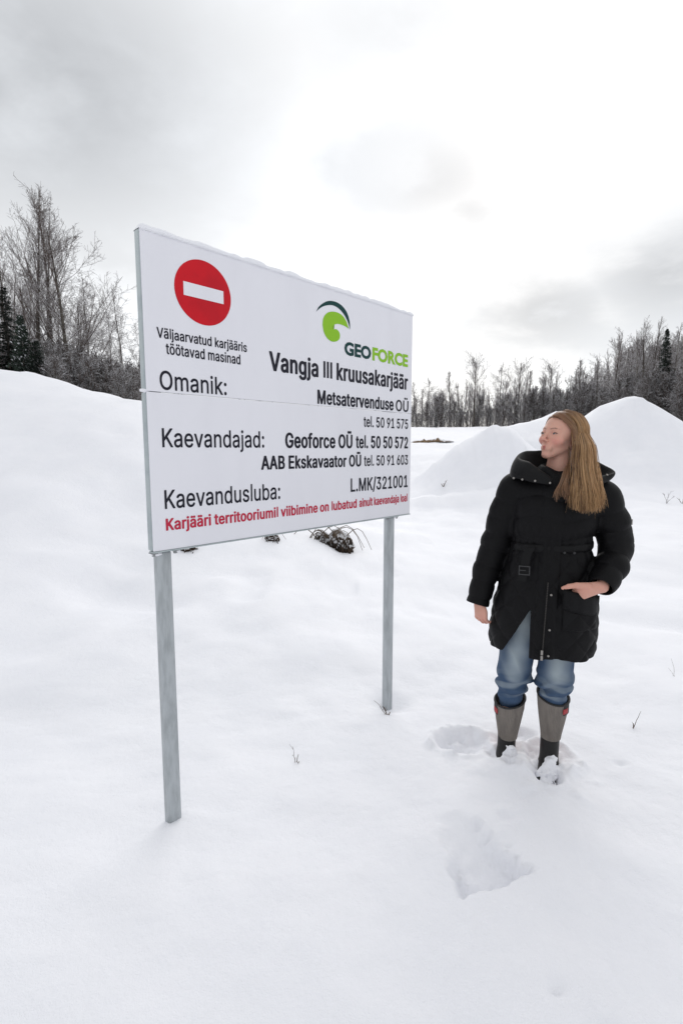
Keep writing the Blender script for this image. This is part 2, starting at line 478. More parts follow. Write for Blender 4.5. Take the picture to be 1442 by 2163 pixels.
# letter outlines for the printed lines, three weights: advance, closed loops of x, y
GLYPHS = {
0: {
' ':(188,[]),
':':(197,[[78,-11,61,-2,47,12,41,28,41,56,48,71,64,87,86,95,108,95,131,84,145,68,151,50,149,22,139,6,118,-9,110,-11],[82,263,60,273,47,288,41,302,39,316,41,332,50,349,62,361,82,369,112,369,126,363,141,350,151,326,149,298,142,285,128,271,106,263]]),
'K':(476,[[56,-9,52,-6,49,0,49,508,52,514,58,517,126,517,132,514,135,510,136,274,179,324,355,514,362,517,448,517,454,514,457,506,441,486,256,288,455,10,459,0,456,-6,450,-9,370,-9,364,-6,206,217,196,227,135,164,135,0,132,-6,126,-9]]),
'O':(542,[[234,-14,202,-8,178,0,142,18,116,38,95,59,69,95,45,147,35,189,31,217,31,291,37,331,43,355,59,395,86,438,120,474,144,492,192,514,244,524,290,524,326,518,348,512,390,492,414,474,439,449,465,413,485,371,499,315,503,281,501,207,491,155,481,127,465,95,449,71,417,37,392,18,356,0,332,-8,298,-14],[246,62,210,72,188,84,155,115,143,131,129,159,119,193,113,235,113,273,119,317,129,349,143,377,161,401,183,421,208,436,242,446,278,448,302,444,330,434,340,428,366,408,391,377,405,349,415,313,419,287,419,223,411,179,401,151,378,114,356,92,332,76,306,66,284,62]]),
'a':(398,[[156,-18,122,-14,90,-4,65,11,46,30,31,53,21,85,21,129,25,147,33,165,48,182,58,192,86,208,114,218,144,224,242,236,256,240,262,245,265,251,265,273,263,283,249,305,228,318,212,322,180,322,156,316,144,310,119,287,108,269,102,266,86,268,38,282,34,285,31,293,45,323,57,339,79,359,108,376,130,384,172,392,230,390,264,382,292,368,307,357,327,333,341,303,347,269,347,1,344,-5,338,-8,274,-8,267,-1,266,24,248,8,218,-8,186,-16],[154,54,128,62,107,81,103,93,103,115,109,131,126,146,146,154,264,173,265,125,259,105,247,87,235,75,216,62,186,54]]),
'b':(433,[[225,-17,203,-15,177,-9,148,8,123,32,122,0,119,-6,115,-9,51,-9,45,-6,42,-2,42,508,45,514,49,517,115,517,121,514,124,510,125,348,155,375,187,389,199,391,255,391,277,387,319,369,335,357,353,339,372,312,388,276,398,230,400,166,392,114,384,90,370,62,343,28,322,10,307,1,269,-13],[211,55,191,59,168,72,149,91,138,108,130,130,124,162,124,216,130,248,138,270,149,287,165,303,179,313,195,319,205,321,235,321,257,315,274,304,289,289,302,270,310,250,316,222,318,172,308,122,300,104,290,90,272,72,249,59,229,55]]),
'd':(433,[[166,-15,126,-3,110,5,88,21,72,37,53,64,39,94,29,128,25,156,25,222,31,258,39,282,53,312,65,330,90,357,106,369,148,387,170,391,224,391,238,389,266,377,300,348,301,510,304,514,310,517,374,517,378,514,381,508,381,-2,378,-6,372,-9,310,-9,306,-6,303,0,302,33,277,8,242,-11,222,-15],[194,55,170,61,156,69,141,82,125,104,117,122,109,152,107,164,107,214,113,246,121,268,134,287,150,303,164,313,180,319,190,321,220,321,236,317,255,306,271,292,283,276,295,248,301,216,301,162,295,132,287,110,272,87,258,73,238,61,226,57]]),
'e':(413,[[208,-17,170,-13,138,-5,110,9,86,27,65,50,41,92,31,120,25,154,25,220,27,234,39,280,55,312,71,334,90,353,106,365,142,383,176,391,234,391,256,387,274,381,302,367,318,355,343,330,367,286,375,258,381,218,381,170,378,164,372,161,108,160,109,142,115,118,130,93,158,67,170,61,192,55,230,55,264,67,276,77,291,96,298,110,302,113,312,113,332,109,364,101,372,96,375,88,361,56,351,42,320,13,274,-9,244,-15],[108,230,115,260,131,286,156,309,172,317,190,321,220,321,232,319,248,313,263,302,283,278,289,266,297,236,296,230,294,229]]),
'i':(176,[[49,-9,45,-6,42,0,42,378,45,384,51,387,115,387,121,384,124,378,124,0,121,-6,115,-9],[71,435,53,443,43,451,36,460,32,472,32,496,40,512,51,523,69,531,99,531,118,522,130,508,136,490,134,466,129,457,117,445,103,437,95,435]]),
'j':(176,[[-14,-152,-18,-149,-21,-143,-21,-87,-14,-80,12,-78,25,-73,35,-63,41,-51,43,-39,43,379,46,383,52,386,116,386,120,383,123,377,123,-55,121,-67,115,-87,101,-111,76,-134,40,-148,6,-152],[68,436,54,442,39,455,31,475,31,493,39,511,52,524,74,532,96,532,118,522,127,513,135,495,135,469,122,449,100,436]]),
'k':(390,[[49,-9,45,-6,42,0,42,508,45,514,51,517,115,517,121,514,124,508,125,232,277,385,283,387,361,387,367,384,370,380,366,370,215,216,375,13,382,0,379,-6,373,-9,293,-9,287,-7,153,162,143,155,124,134,124,0,121,-6,115,-9]]),
'l':(177,[[48,0,125,0,125,545,48,545]]),
'm':(619,[[49,-9,45,-6,42,0,42,378,45,384,51,387,115,387,122,380,123,352,147,373,173,387,197,393,241,393,265,387,290,372,303,359,319,336,344,364,385,387,411,393,461,393,491,385,511,375,529,361,541,347,558,316,566,282,566,0,563,-6,557,-9,495,-9,489,-6,486,-2,486,264,482,284,474,298,457,313,433,321,405,321,379,313,361,297,348,272,344,242,344,-2,341,-6,335,-9,273,-9,267,-6,264,0,264,270,260,284,252,298,235,313,213,321,187,321,171,317,147,301,134,284,126,262,124,250,124,-2,121,-6,115,-9]]),
'n':(419,[[49,-9,45,-6,42,0,42,378,45,384,51,387,115,387,122,380,123,349,151,373,171,383,201,391,255,391,265,389,287,383,313,369,332,352,348,330,360,302,366,272,366,0,363,-6,357,-9,295,-9,289,-6,286,-2,286,246,282,268,272,290,253,309,231,319,203,321,171,313,149,297,134,278,126,254,124,240,124,-2,121,-6,115,-9]]),
's':(374,[[178,-17,150,-15,118,-9,86,5,73,14,55,30,43,46,27,84,27,94,30,100,88,115,98,115,105,108,109,92,115,82,132,65,160,55,192,53,220,59,238,69,255,88,257,96,257,114,251,124,230,141,138,163,104,175,75,192,56,211,43,234,37,260,37,288,41,308,51,330,68,351,88,367,116,381,144,389,156,391,218,391,240,387,262,379,296,357,317,332,331,304,333,290,330,284,276,269,264,269,260,272,253,288,242,303,226,317,196,325,180,325,148,317,127,300,119,282,121,264,132,249,148,239,268,207,292,195,307,184,320,171,335,146,341,120,341,94,337,72,327,50,315,34,292,13,264,-3,238,-11,214,-15]]),
'u':(419,[[153,-12,119,-2,87,18,66,43,50,77,44,107,44,133,42,139,42,379,45,383,51,386,115,386,121,383,124,379,124,131,128,109,137,90,145,81,163,66,191,58,207,58,239,66,261,83,278,107,284,127,286,141,286,379,289,383,295,386,359,386,363,383,366,377,366,-1,363,-5,357,-8,295,-8,291,-5,288,1,287,30,265,10,227,-8,207,-12]]),
'v':(398,[[159,-9,152,-2,8,372,8,380,11,384,17,387,85,387,94,382,195,100,222,182,297,384,303,387,373,387,380,380,380,372,236,-2,233,-6,227,-9]]),
},
1: {
' ':(188,[]),
'.':(206,[[74,-15,52,-3,38,11,33,20,31,28,31,54,37,70,56,89,82,99,112,99,138,87,155,68,161,52,161,32,155,14,141,-2,122,-13,114,-15]]),
'/':(267,[[6,-89,-4,-83,-7,-74,157,534,161,540,172,545,242,545,252,539,255,528,93,-74,87,-84,76,-89]]),
'0':(471,[[194,-18,150,-6,116,14,89,39,69,67,49,109,35,163,29,207,29,301,37,355,49,399,69,441,91,471,116,494,138,508,160,518,178,524,204,528,250,528,288,520,326,502,354,480,383,443,399,411,411,377,421,327,425,285,423,197,417,155,399,97,374,52,342,18,326,6,298,-8,272,-16,258,-18],[222,62,198,68,187,75,168,94,153,117,143,143,133,191,129,229,129,279,133,319,139,351,147,377,157,399,173,421,192,438,212,446,230,448,254,442,266,434,286,414,303,385,315,347,321,311,323,293,323,215,315,161,305,129,291,101,283,91,262,72,250,66]]),
'1':(471,[[68,-13,59,-8,55,0,55,54,60,63,70,67,188,67,191,70,191,410,190,414,188,413,102,349,92,345,80,345,69,350,65,358,65,428,70,435,87,448,170,509,190,521,282,521,291,516,295,508,295,70,298,67,396,67,406,63,411,54,411,-2,407,-8,396,-13]]),
'2':(471,[[56,-13,47,-8,43,0,43,46,45,52,253,274,287,320,293,332,299,356,299,386,297,398,285,420,275,430,258,441,234,447,212,447,190,441,176,431,160,413,151,394,147,360,142,353,132,349,58,349,49,354,45,362,47,390,57,428,78,463,104,489,124,503,158,519,192,527,256,527,286,521,302,515,330,501,345,490,369,466,379,452,393,424,401,388,401,356,397,332,391,314,375,282,350,247,295,184,193,78,188,70,396,69,405,64,409,56,409,-2,405,-8,394,-13]]),
'3':(471,[[210,-20,182,-18,138,-8,96,12,75,27,52,50,35,79,27,105,25,131,29,139,40,144,116,144,127,137,135,107,144,92,152,84,174,70,210,62,240,64,262,70,283,83,298,100,307,125,309,155,305,175,297,193,280,212,254,228,240,232,212,236,152,236,141,241,137,249,137,299,139,305,256,439,62,440,53,445,49,453,49,509,53,515,64,520,378,520,387,515,391,507,391,459,389,453,261,309,258,303,308,292,340,276,362,260,384,236,403,203,411,173,413,129,409,105,393,67,380,48,356,24,334,8,304,-6,278,-14,254,-18]]),
'5':(471,[[184,-18,158,-12,124,2,95,21,73,43,61,59,43,101,41,113,41,129,43,135,56,142,130,142,141,135,151,101,171,79,184,70,202,64,226,62,246,66,264,74,287,95,299,115,305,133,307,145,307,181,301,205,286,230,266,250,240,262,206,264,186,260,168,254,134,234,112,234,62,240,49,247,47,261,75,509,79,515,90,520,372,520,381,515,385,507,385,453,381,445,372,440,170,439,157,335,164,334,176,340,206,346,266,344,306,332,326,322,348,306,367,287,385,263,399,235,405,217,411,183,411,145,403,103,387,69,374,50,356,30,328,8,294,-8,254,-18]]),
'6':(471,[[218,-20,174,-14,150,-6,113,15,82,44,59,81,49,111,45,133,45,187,47,199,59,241,85,293,127,359,231,511,246,520,326,520,339,513,341,507,339,501,220,327,260,326,306,316,344,296,371,271,387,249,395,233,405,203,409,175,409,139,405,115,395,83,383,61,363,35,343,17,324,4,288,-12,258,-18],[222,60,210,62,190,70,165,93,153,113,147,131,145,169,153,203,162,218,176,234,186,242,204,250,238,252,266,242,276,234,291,217,301,197,305,183,307,145,301,117,291,97,276,80,250,64]]),
'7':(471,[[90,-13,80,-7,77,2,296,438,54,439,45,444,41,452,41,508,43,514,56,521,396,521,406,517,411,508,411,446,189,4,181,-8,170,-13]]),
'9':(471,[[122,-13,111,-6,109,0,111,6,232,182,178,185,142,195,105,216,76,245,55,282,45,322,43,352,45,378,51,408,65,440,83,466,112,493,156,517,196,527,256,527,286,521,322,505,348,487,377,456,397,418,405,394,409,366,409,332,401,290,393,266,369,218,351,188,221,-2,214,-9,204,-13],[222,255,192,263,176,275,162,291,151,312,147,328,145,362,149,384,157,404,167,418,180,431,198,443,216,447,238,447,254,443,275,430,293,408,305,374,307,338,305,324,293,294,272,271,250,259]]),
'K':(485,[[52,-13,43,-8,39,0,39,508,42,515,54,521,130,521,141,516,145,510,146,298,348,517,358,521,452,521,463,516,467,506,451,486,266,288,465,10,469,0,466,-7,454,-13,366,-13,355,-8,196,216,145,164,145,0,143,-6,130,-13]]),
'L':(411,[[52,-13,43,-8,39,0,39,508,43,516,54,521,130,521,141,516,145,508,146,70,368,69,377,64,381,56,381,0,377,-8,366,-13]]),
'M':(646,[[52,-13,43,-8,39,0,39,508,43,516,54,521,158,521,170,515,314,142,317,144,333,194,458,515,470,521,572,521,584,515,587,508,587,0,583,-8,572,-13,498,-13,487,-8,483,-2,482,302,361,-4,346,-13,280,-13,269,-8,265,-2,142,308,141,-2,137,-8,126,-13]]),
'O':(551,[[230,-18,198,-12,174,-4,134,16,108,36,85,59,59,95,35,147,25,189,21,217,21,291,23,309,33,355,51,399,76,438,113,477,136,494,172,512,202,522,240,528,310,526,352,516,404,490,422,476,449,449,475,413,495,371,509,315,513,281,511,207,501,155,491,127,475,95,449,59,415,27,400,16,360,-4,336,-12,302,-18],[250,66,214,76,196,86,165,115,153,131,139,159,129,193,123,235,123,273,129,317,139,349,153,377,171,401,191,419,212,432,246,442,274,444,298,440,332,426,358,406,381,377,395,349,405,313,409,287,409,223,401,179,391,151,374,122,348,94,334,84,302,70,280,66]]),
'V':(498,[[196,-13,187,-8,183,-2,-3,502,-1,514,12,521,90,521,103,514,215,202,240,124,243,126,375,512,390,521,468,521,478,517,483,508,477,488,297,-4,282,-13]]),
'a':(407,[[152,-22,118,-18,86,-8,57,9,37,29,21,53,11,85,11,129,13,141,19,157,29,173,49,193,82,212,110,222,140,228,238,240,250,244,255,251,255,273,253,283,241,303,224,314,208,318,184,318,152,308,129,287,117,267,106,262,90,262,34,278,24,284,21,295,35,323,47,339,72,362,104,380,126,388,168,396,220,396,246,392,268,386,300,370,316,358,337,333,351,303,357,269,357,-1,353,-7,342,-12,272,-12,261,-7,256,5,254,6,210,-16,190,-20],[158,58,136,64,117,81,113,93,113,115,119,131,134,144,150,150,180,156,254,165,255,123,249,105,237,87,212,66,182,58]]),
'd':(442,[[162,-19,122,-7,102,3,80,19,55,46,43,64,29,94,19,128,15,156,15,222,21,258,33,292,56,331,82,359,98,371,126,385,144,391,166,395,228,395,254,389,290,368,291,508,293,514,306,521,378,521,387,516,391,508,391,-2,387,-8,376,-13,308,-13,295,-6,292,12,268,-5,238,-17,226,-19],[198,59,174,65,164,71,151,82,135,104,127,122,119,152,117,164,117,214,127,258,131,268,145,288,158,301,172,311,194,317,216,317,232,313,256,297,273,276,281,260,291,216,291,162,281,120,275,106,261,86,249,74,234,65,220,61]]),
'e':(422,[[204,-21,166,-17,134,-9,89,16,56,49,31,92,19,128,15,154,15,220,23,262,29,280,45,312,61,334,83,356,108,373,150,391,172,395,238,395,278,385,310,369,326,357,353,330,377,286,385,260,391,218,391,168,387,162,376,157,120,157,117,154,125,118,140,93,159,74,174,65,198,59,226,59,256,69,276,89,288,111,300,117,316,117,368,105,381,98,385,90,381,76,362,43,328,11,278,-13,248,-19],[120,234,119,240,125,260,141,286,164,307,176,313,194,317,228,315,240,311,256,299,269,284,279,266,287,236,284,233]]),
'i':(185,[[45,-13,36,-8,32,0,32,378,36,386,47,391,119,391,130,386,134,378,134,0,130,-8,119,-13],[67,431,45,441,35,449,26,460,22,472,22,494,26,506,42,524,65,535,101,535,125,525,140,508,146,492,146,476,140,458,124,442,107,433,99,431]]),
'j':(185,[[-18,-156,-27,-151,-31,-143,-31,-87,-27,-81,-18,-76,8,-74,17,-71,25,-63,31,-51,33,-39,33,379,37,385,48,390,120,390,129,385,133,377,133,-55,129,-75,119,-99,110,-112,84,-136,64,-146,34,-154],[64,432,38,446,29,455,23,467,21,475,21,491,29,511,44,526,70,536,100,536,126,524,137,513,145,495,145,471,139,457,130,446,104,432]]),
'k':(399,[[45,-13,36,-8,32,0,32,508,36,516,47,521,119,521,130,516,134,508,135,252,269,387,279,391,365,391,378,384,380,378,376,370,225,216,385,13,392,0,388,-8,377,-13,289,-13,279,-9,151,152,134,134,134,0,132,-6,119,-13]]),
'l':(182,[[43,0,135,0,135,545,43,545]]),
'm':(628,[[45,-13,36,-8,32,0,32,378,37,387,47,391,117,391,129,385,133,370,145,379,181,395,193,397,245,397,269,391,285,383,299,373,317,353,321,351,349,375,381,391,407,397,465,397,495,389,519,377,537,363,552,346,568,316,576,282,576,0,571,-9,561,-13,491,-13,480,-8,476,-2,476,264,472,284,464,298,449,311,429,317,409,317,386,310,372,298,366,290,356,264,354,242,354,0,352,-6,339,-13,269,-13,258,-8,254,0,254,268,246,292,234,306,211,317,191,317,175,313,156,300,144,284,136,262,134,250,134,-2,130,-8,119,-13]]),
'n':(428,[[45,-13,36,-8,32,0,32,378,35,385,47,391,117,391,130,384,133,368,167,387,197,395,259,395,291,387,322,370,342,352,358,330,370,302,376,272,376,0,373,-7,361,-13,291,-13,278,-6,276,0,276,246,274,260,266,284,247,305,227,315,207,317,181,311,157,295,144,278,136,254,134,240,134,-2,130,-8,119,-13]]),
'r':(277,[[45,-13,36,-8,32,0,32,378,34,384,47,391,117,391,129,385,133,374,161,389,193,397,233,397,249,395,257,391,262,382,262,324,259,317,247,311,197,313,175,307,153,291,142,276,136,260,134,246,134,0,132,-6,119,-13]]),
's':(383,[[174,-21,146,-19,114,-13,78,3,65,12,45,30,33,46,17,84,17,94,19,100,30,107,82,119,102,119,112,113,121,88,139,68,162,59,188,57,210,61,230,71,245,88,247,96,247,114,241,124,226,137,110,167,67,190,46,211,33,234,27,260,27,288,31,308,41,330,58,351,80,369,112,385,140,393,152,395,222,395,244,391,266,383,282,375,304,359,327,332,341,304,343,296,341,284,330,277,280,265,260,265,250,271,243,288,225,310,212,317,184,321,158,315,146,309,137,300,129,282,131,264,138,253,152,243,272,211,300,197,315,186,330,171,345,146,351,120,351,94,347,72,337,50,325,34,310,19,294,7,268,-7,242,-15,218,-19]]),
't':(245,[[160,-17,138,-15,112,-9,79,10,61,30,51,50,45,78,45,312,42,315,-2,315,-11,320,-15,328,-15,378,-12,385,0,391,44,392,45,470,49,478,60,483,130,483,140,479,145,470,146,392,208,391,219,386,223,378,223,328,219,320,208,315,148,315,145,312,145,102,147,80,151,70,156,65,164,63,208,65,220,59,225,46,233,2,229,-6,214,-13,178,-17]]),
'u':(428,[[149,-16,115,-6,79,16,56,43,40,77,34,107,34,133,32,139,32,377,34,383,47,390,119,390,132,383,134,377,134,131,136,117,146,91,164,73,183,64,203,62,229,68,243,76,260,93,268,107,274,127,276,141,276,377,278,383,291,390,361,390,371,386,376,377,376,1,374,-5,361,-12,293,-12,280,-5,277,10,243,-8,221,-14,211,-16]]),
'v':(407,[[155,-13,146,-8,142,-2,-2,372,0,384,13,391,89,391,103,383,195,133,287,385,299,391,375,391,385,387,390,380,390,372,244,-6,231,-13]]),
'Ü':(535,[[220,-19,196,-15,162,-5,130,11,111,24,78,57,65,76,51,104,43,134,39,174,39,510,43,516,54,521,128,521,141,514,143,508,143,182,147,148,153,130,168,105,186,87,200,77,220,69,242,65,276,65,304,71,332,87,349,104,359,118,371,152,373,168,373,510,377,516,388,521,464,521,473,516,477,508,477,154,475,136,463,96,444,63,412,29,394,15,360,-3,338,-11,296,-19],[168,561,150,569,133,586,127,598,125,612,127,626,140,647,164,663,174,665,200,665,210,663,229,652,241,638,247,620,247,604,245,596,233,576,212,563,204,561],[312,561,294,569,277,586,271,598,269,612,271,626,281,644,290,653,308,663,318,665,344,665,354,663,369,654,383,640,391,620,391,604,389,596,381,582,371,572,356,563,348,561]]),
'ä':(407,[[152,-22,118,-18,86,-8,57,9,37,29,21,53,11,85,11,129,13,141,19,157,29,173,49,193,82,212,110,222,140,228,238,240,250,244,255,251,255,273,253,283,241,303,224,314,208,318,184,318,152,308,129,287,117,267,106,262,90,262,34,278,24,284,21,295,35,323,47,339,72,362,104,380,126,388,168,396,220,396,246,392,268,386,300,370,316,358,337,333,351,303,357,269,357,-1,353,-7,342,-12,272,-12,261,-7,256,5,254,6,210,-16,190,-20],[158,58,136,64,117,81,113,93,113,115,119,131,134,144,150,150,180,156,254,165,255,123,249,105,237,87,212,66,182,58],[98,432,76,444,66,454,59,467,57,475,57,491,65,511,80,526,100,534,136,534,158,524,169,513,177,495,177,471,171,457,163,447,138,432],[242,432,222,442,210,454,203,467,201,475,201,491,209,511,224,526,244,534,278,534,302,524,313,513,321,493,321,473,315,457,307,447,286,434,278,432]]),
'ö':(433,[[172,-19,152,-15,124,-5,90,15,59,46,41,72,23,114,15,154,15,220,19,246,31,284,56,327,76,349,112,375,152,391,174,395,240,395,264,391,282,385,327,360,345,344,371,310,385,282,399,228,401,166,397,134,385,94,371,66,355,44,326,15,292,-5,264,-15,240,-19],[194,59,174,65,163,72,143,92,131,110,123,132,117,162,117,212,127,256,143,284,162,303,174,311,196,317,218,317,236,313,248,307,258,299,277,278,287,258,295,228,299,202,299,172,295,144,285,112,269,88,255,74,236,63,218,59],[120,431,98,441,81,458,75,476,77,500,92,521,112,533,122,535,150,535,158,533,175,524,189,510,195,494,195,472,193,464,188,455,176,443,158,433,150,431],[264,431,244,439,225,458,219,476,221,500,236,521,256,533,266,535,292,535,302,533,319,524,333,510,339,494,339,472,337,464,332,455,322,445,302,433,292,431]]),
},
2: {
' ':(188,[]),
'.':(218,[[82,-21,62,-17,42,-7,23,12,17,30,17,52,23,70,44,91,60,99,76,103,90,105,116,103,150,89,169,68,175,50,175,34,169,14,153,-4,134,-15,106,-21]]),
'0':(483,[[202,-24,160,-16,138,-8,116,4,92,22,75,39,55,67,37,105,21,165,15,209,15,299,23,355,37,403,55,441,77,471,104,496,126,510,148,520,184,530,212,534,242,534,288,526,338,504,366,482,391,453,415,405,431,349,439,283,439,225,435,183,425,133,411,93,397,65,381,43,354,16,338,4,300,-14,250,-24],[216,68,199,77,183,93,167,117,159,135,151,167,145,203,143,281,147,321,153,353,159,373,171,399,187,421,204,436,220,442,234,442,253,433,272,414,291,381,299,357,309,295,309,213,305,181,297,145,289,123,277,101,269,91,250,74,234,68]]),
'2':(483,[[64,-19,44,-15,31,-6,29,2,29,44,31,52,250,287,273,320,281,336,285,354,285,388,283,400,277,412,270,421,254,435,238,441,210,441,189,430,173,412,165,396,161,362,154,351,140,345,124,343,54,345,37,352,32,362,33,388,45,432,64,463,93,492,112,505,158,525,200,533,248,533,276,529,314,517,342,503,357,492,383,466,393,452,405,428,413,398,415,358,413,342,403,310,389,282,364,247,309,184,206,76,386,75,408,71,419,64,423,54,423,2,421,-6,408,-15,386,-19]]),
'5':(483,[[192,-24,168,-20,134,-10,112,0,82,20,58,44,37,79,27,115,29,135,42,144,64,148,120,148,142,144,155,135,159,113,165,101,182,82,196,72,208,68,230,68,240,70,261,83,281,107,287,119,293,143,293,185,289,201,272,230,255,247,234,258,202,258,192,256,168,246,148,232,126,228,56,236,40,242,35,247,33,259,63,513,76,522,98,526,362,526,384,522,395,515,399,505,399,455,393,443,378,436,362,434,184,433,181,425,173,347,176,344,214,352,244,352,290,344,338,324,360,308,381,287,399,263,411,239,423,195,425,147,421,119,415,99,401,69,388,50,368,28,340,6,316,-6,280,-18,246,-24]]),
'7':(483,[[98,-19,84,-17,69,-10,64,0,65,6,278,432,64,433,48,435,33,442,27,452,27,506,29,514,42,523,64,527,388,527,404,525,418,519,423,514,425,506,425,450,423,442,203,4,194,-9,178,-17,162,-19]]),
'A':(510,[[16,-19,2,-17,-13,-10,-18,0,-17,6,167,512,182,523,204,527,274,527,290,525,304,519,309,514,313,504,493,14,497,2,495,-6,482,-15,460,-19,398,-19,382,-17,367,-10,357,8,316,123,164,123,157,112,127,20,114,-9,98,-17,82,-19],[196,218,238,342,241,340,282,218]]),
'B':(486,[[60,-19,46,-17,32,-11,27,-6,25,2,25,506,27,514,40,523,62,527,260,527,320,517,362,499,386,481,407,458,421,432,431,396,431,352,423,322,407,296,393,282,372,268,372,266,399,250,423,226,433,212,447,180,451,160,451,114,441,78,431,58,417,40,390,17,364,3,328,-9,282,-17,250,-17,244,-19],[160,76,160,212,262,213,284,205,306,185,319,160,321,128,317,110,310,99,297,86,290,81,264,75],[160,304,160,432,258,433,276,427,289,414,301,388,301,356,293,334,278,317,258,305,248,303]]),
'E':(449,[[60,-19,46,-17,32,-11,27,-6,25,2,25,506,27,514,40,523,62,527,368,527,384,525,398,519,403,514,405,506,405,454,401,444,390,437,368,433,160,432,160,304,352,303,368,301,383,294,389,284,389,232,387,224,382,219,368,213,352,211,160,210,159,78,162,75,372,75,394,71,405,64,409,54,409,2,407,-6,394,-15,372,-19]]),
'G':(550,[[238,-24,192,-16,162,-6,136,6,104,26,88,40,58,74,41,101,27,131,13,179,7,219,7,289,13,331,31,387,55,431,71,451,92,472,130,500,154,512,188,524,246,534,284,534,328,528,368,516,408,496,439,473,462,450,487,413,503,373,507,349,501,339,484,332,470,330,410,330,394,332,376,342,361,379,345,401,323,421,304,432,278,438,252,438,228,432,210,422,183,399,163,371,145,327,139,295,137,275,139,213,151,163,165,135,181,113,207,89,232,76,250,72,290,72,312,78,333,91,351,109,371,141,379,171,378,179,286,180,264,184,251,193,249,201,249,253,251,261,264,270,286,274,474,274,496,270,507,263,511,253,511,171,503,131,485,87,474,70,451,43,418,16,380,-4,336,-18,296,-24]]),
'I':(189,[[37,0,148,0,148,509,37,509]]),
'K':(497,[[60,-19,46,-17,32,-11,27,-6,25,2,25,506,28,515,40,523,62,527,122,527,144,523,156,515,159,506,160,330,179,348,336,519,350,525,366,527,444,527,460,525,475,518,480,508,477,500,280,288,479,10,482,0,480,-7,468,-15,446,-19,374,-19,358,-17,343,-10,194,199,159,162,159,2,157,-6,144,-15,122,-19]]),
'M':(658,[[60,-19,46,-17,32,-11,27,-6,25,2,25,506,30,517,46,525,62,527,150,527,166,525,183,516,314,182,316,182,445,516,456,523,478,527,564,527,580,525,597,516,601,506,601,2,596,-9,580,-17,564,-19,506,-19,484,-15,471,-6,469,2,468,231,373,-6,360,-15,338,-19,288,-19,272,-17,258,-11,253,-6,156,238,155,2,153,-6,140,-15,118,-19]]),
'O':(563,[[238,-24,192,-16,162,-6,122,14,96,34,62,70,37,109,19,155,7,219,7,289,13,329,19,353,37,399,62,438,100,478,124,496,160,514,182,522,218,530,248,534,286,534,336,526,358,520,410,496,434,478,472,438,489,413,503,385,515,351,525,299,527,229,519,173,503,123,489,95,472,70,438,34,412,14,372,-6,342,-16,294,-24],[246,72,226,78,199,95,178,116,161,141,151,163,141,201,137,233,137,275,143,317,151,345,161,367,185,401,216,426,234,434,252,438,280,438,304,432,332,416,346,404,367,377,383,345,391,315,395,289,395,221,391,193,379,155,360,122,336,96,322,86,296,74,286,72]]),
'V':(510,[[204,-19,184,-15,171,-6,-15,498,-17,506,-15,514,-2,523,20,527,82,527,104,523,116,515,237,172,240,166,242,166,361,512,376,523,398,527,460,527,476,525,490,519,495,514,496,508,489,484,311,-4,296,-15,274,-19]]),
'a':(419,[[136,-26,110,-22,74,-10,45,7,22,30,9,49,-3,87,-3,127,-1,139,7,161,15,173,37,195,70,214,104,226,134,232,238,246,241,251,241,275,239,283,228,301,212,312,180,312,156,300,142,286,128,264,114,258,98,256,76,260,22,276,11,283,7,293,21,323,33,339,48,354,76,374,102,386,136,396,176,402,212,402,268,392,312,372,328,360,351,333,365,301,371,267,371,1,364,-10,350,-16,334,-18,280,-18,264,-16,246,-8,216,-20,196,-24,160,-27],[170,63,148,66,131,81,127,89,126,105,127,119,132,130,146,142,156,146,186,152,240,158,241,121,233,101,224,88,200,68,186,64]]),
'b':(454,[[205,-25,173,-19,145,-7,131,-15,109,-19,55,-19,39,-17,25,-11,18,0,18,506,23,517,39,525,55,527,111,527,133,523,145,515,148,506,149,386,177,397,203,401,251,401,279,397,311,387,346,368,376,340,396,312,412,274,420,240,424,210,422,150,416,116,406,86,386,50,366,26,350,12,327,-3,305,-13,279,-21,251,-25],[209,65,189,75,174,90,156,122,148,160,148,218,156,256,174,288,199,309,207,311,233,311,241,309,255,299,271,281,280,266,286,252,292,224,294,170,286,126,267,91,252,76,237,67,229,65]]),
'c':(426,[[180,-25,146,-19,100,-1,62,27,37,56,15,98,3,144,1,156,1,218,3,232,15,278,27,304,53,340,78,363,112,383,148,395,182,401,248,399,294,387,326,371,348,355,362,341,383,312,395,282,393,272,378,261,324,247,308,245,292,247,276,253,271,258,254,289,234,307,222,311,194,311,182,307,174,301,151,276,139,252,135,236,131,214,131,160,137,130,143,114,156,93,174,75,194,65,220,65,240,73,261,96,273,124,292,133,318,133,376,119,392,111,397,100,391,82,370,45,342,17,326,5,294,-11,260,-21,234,-25]]),
'd':(454,[[170,-25,146,-21,120,-13,78,9,48,37,23,76,9,114,1,158,1,220,3,234,7,256,21,296,42,331,70,361,86,373,114,387,146,397,174,401,220,401,248,397,276,386,277,506,281,516,292,523,314,527,368,527,390,523,401,516,405,506,405,2,403,-6,390,-15,368,-19,316,-19,300,-17,280,-7,258,-17,232,-23,218,-25],[194,65,182,69,165,82,155,94,143,116,135,138,131,162,131,216,139,254,145,268,159,288,184,309,192,311,218,311,228,307,247,292,265,266,269,256,277,218,277,160,271,130,265,114,247,86,237,76,222,67,214,65]]),
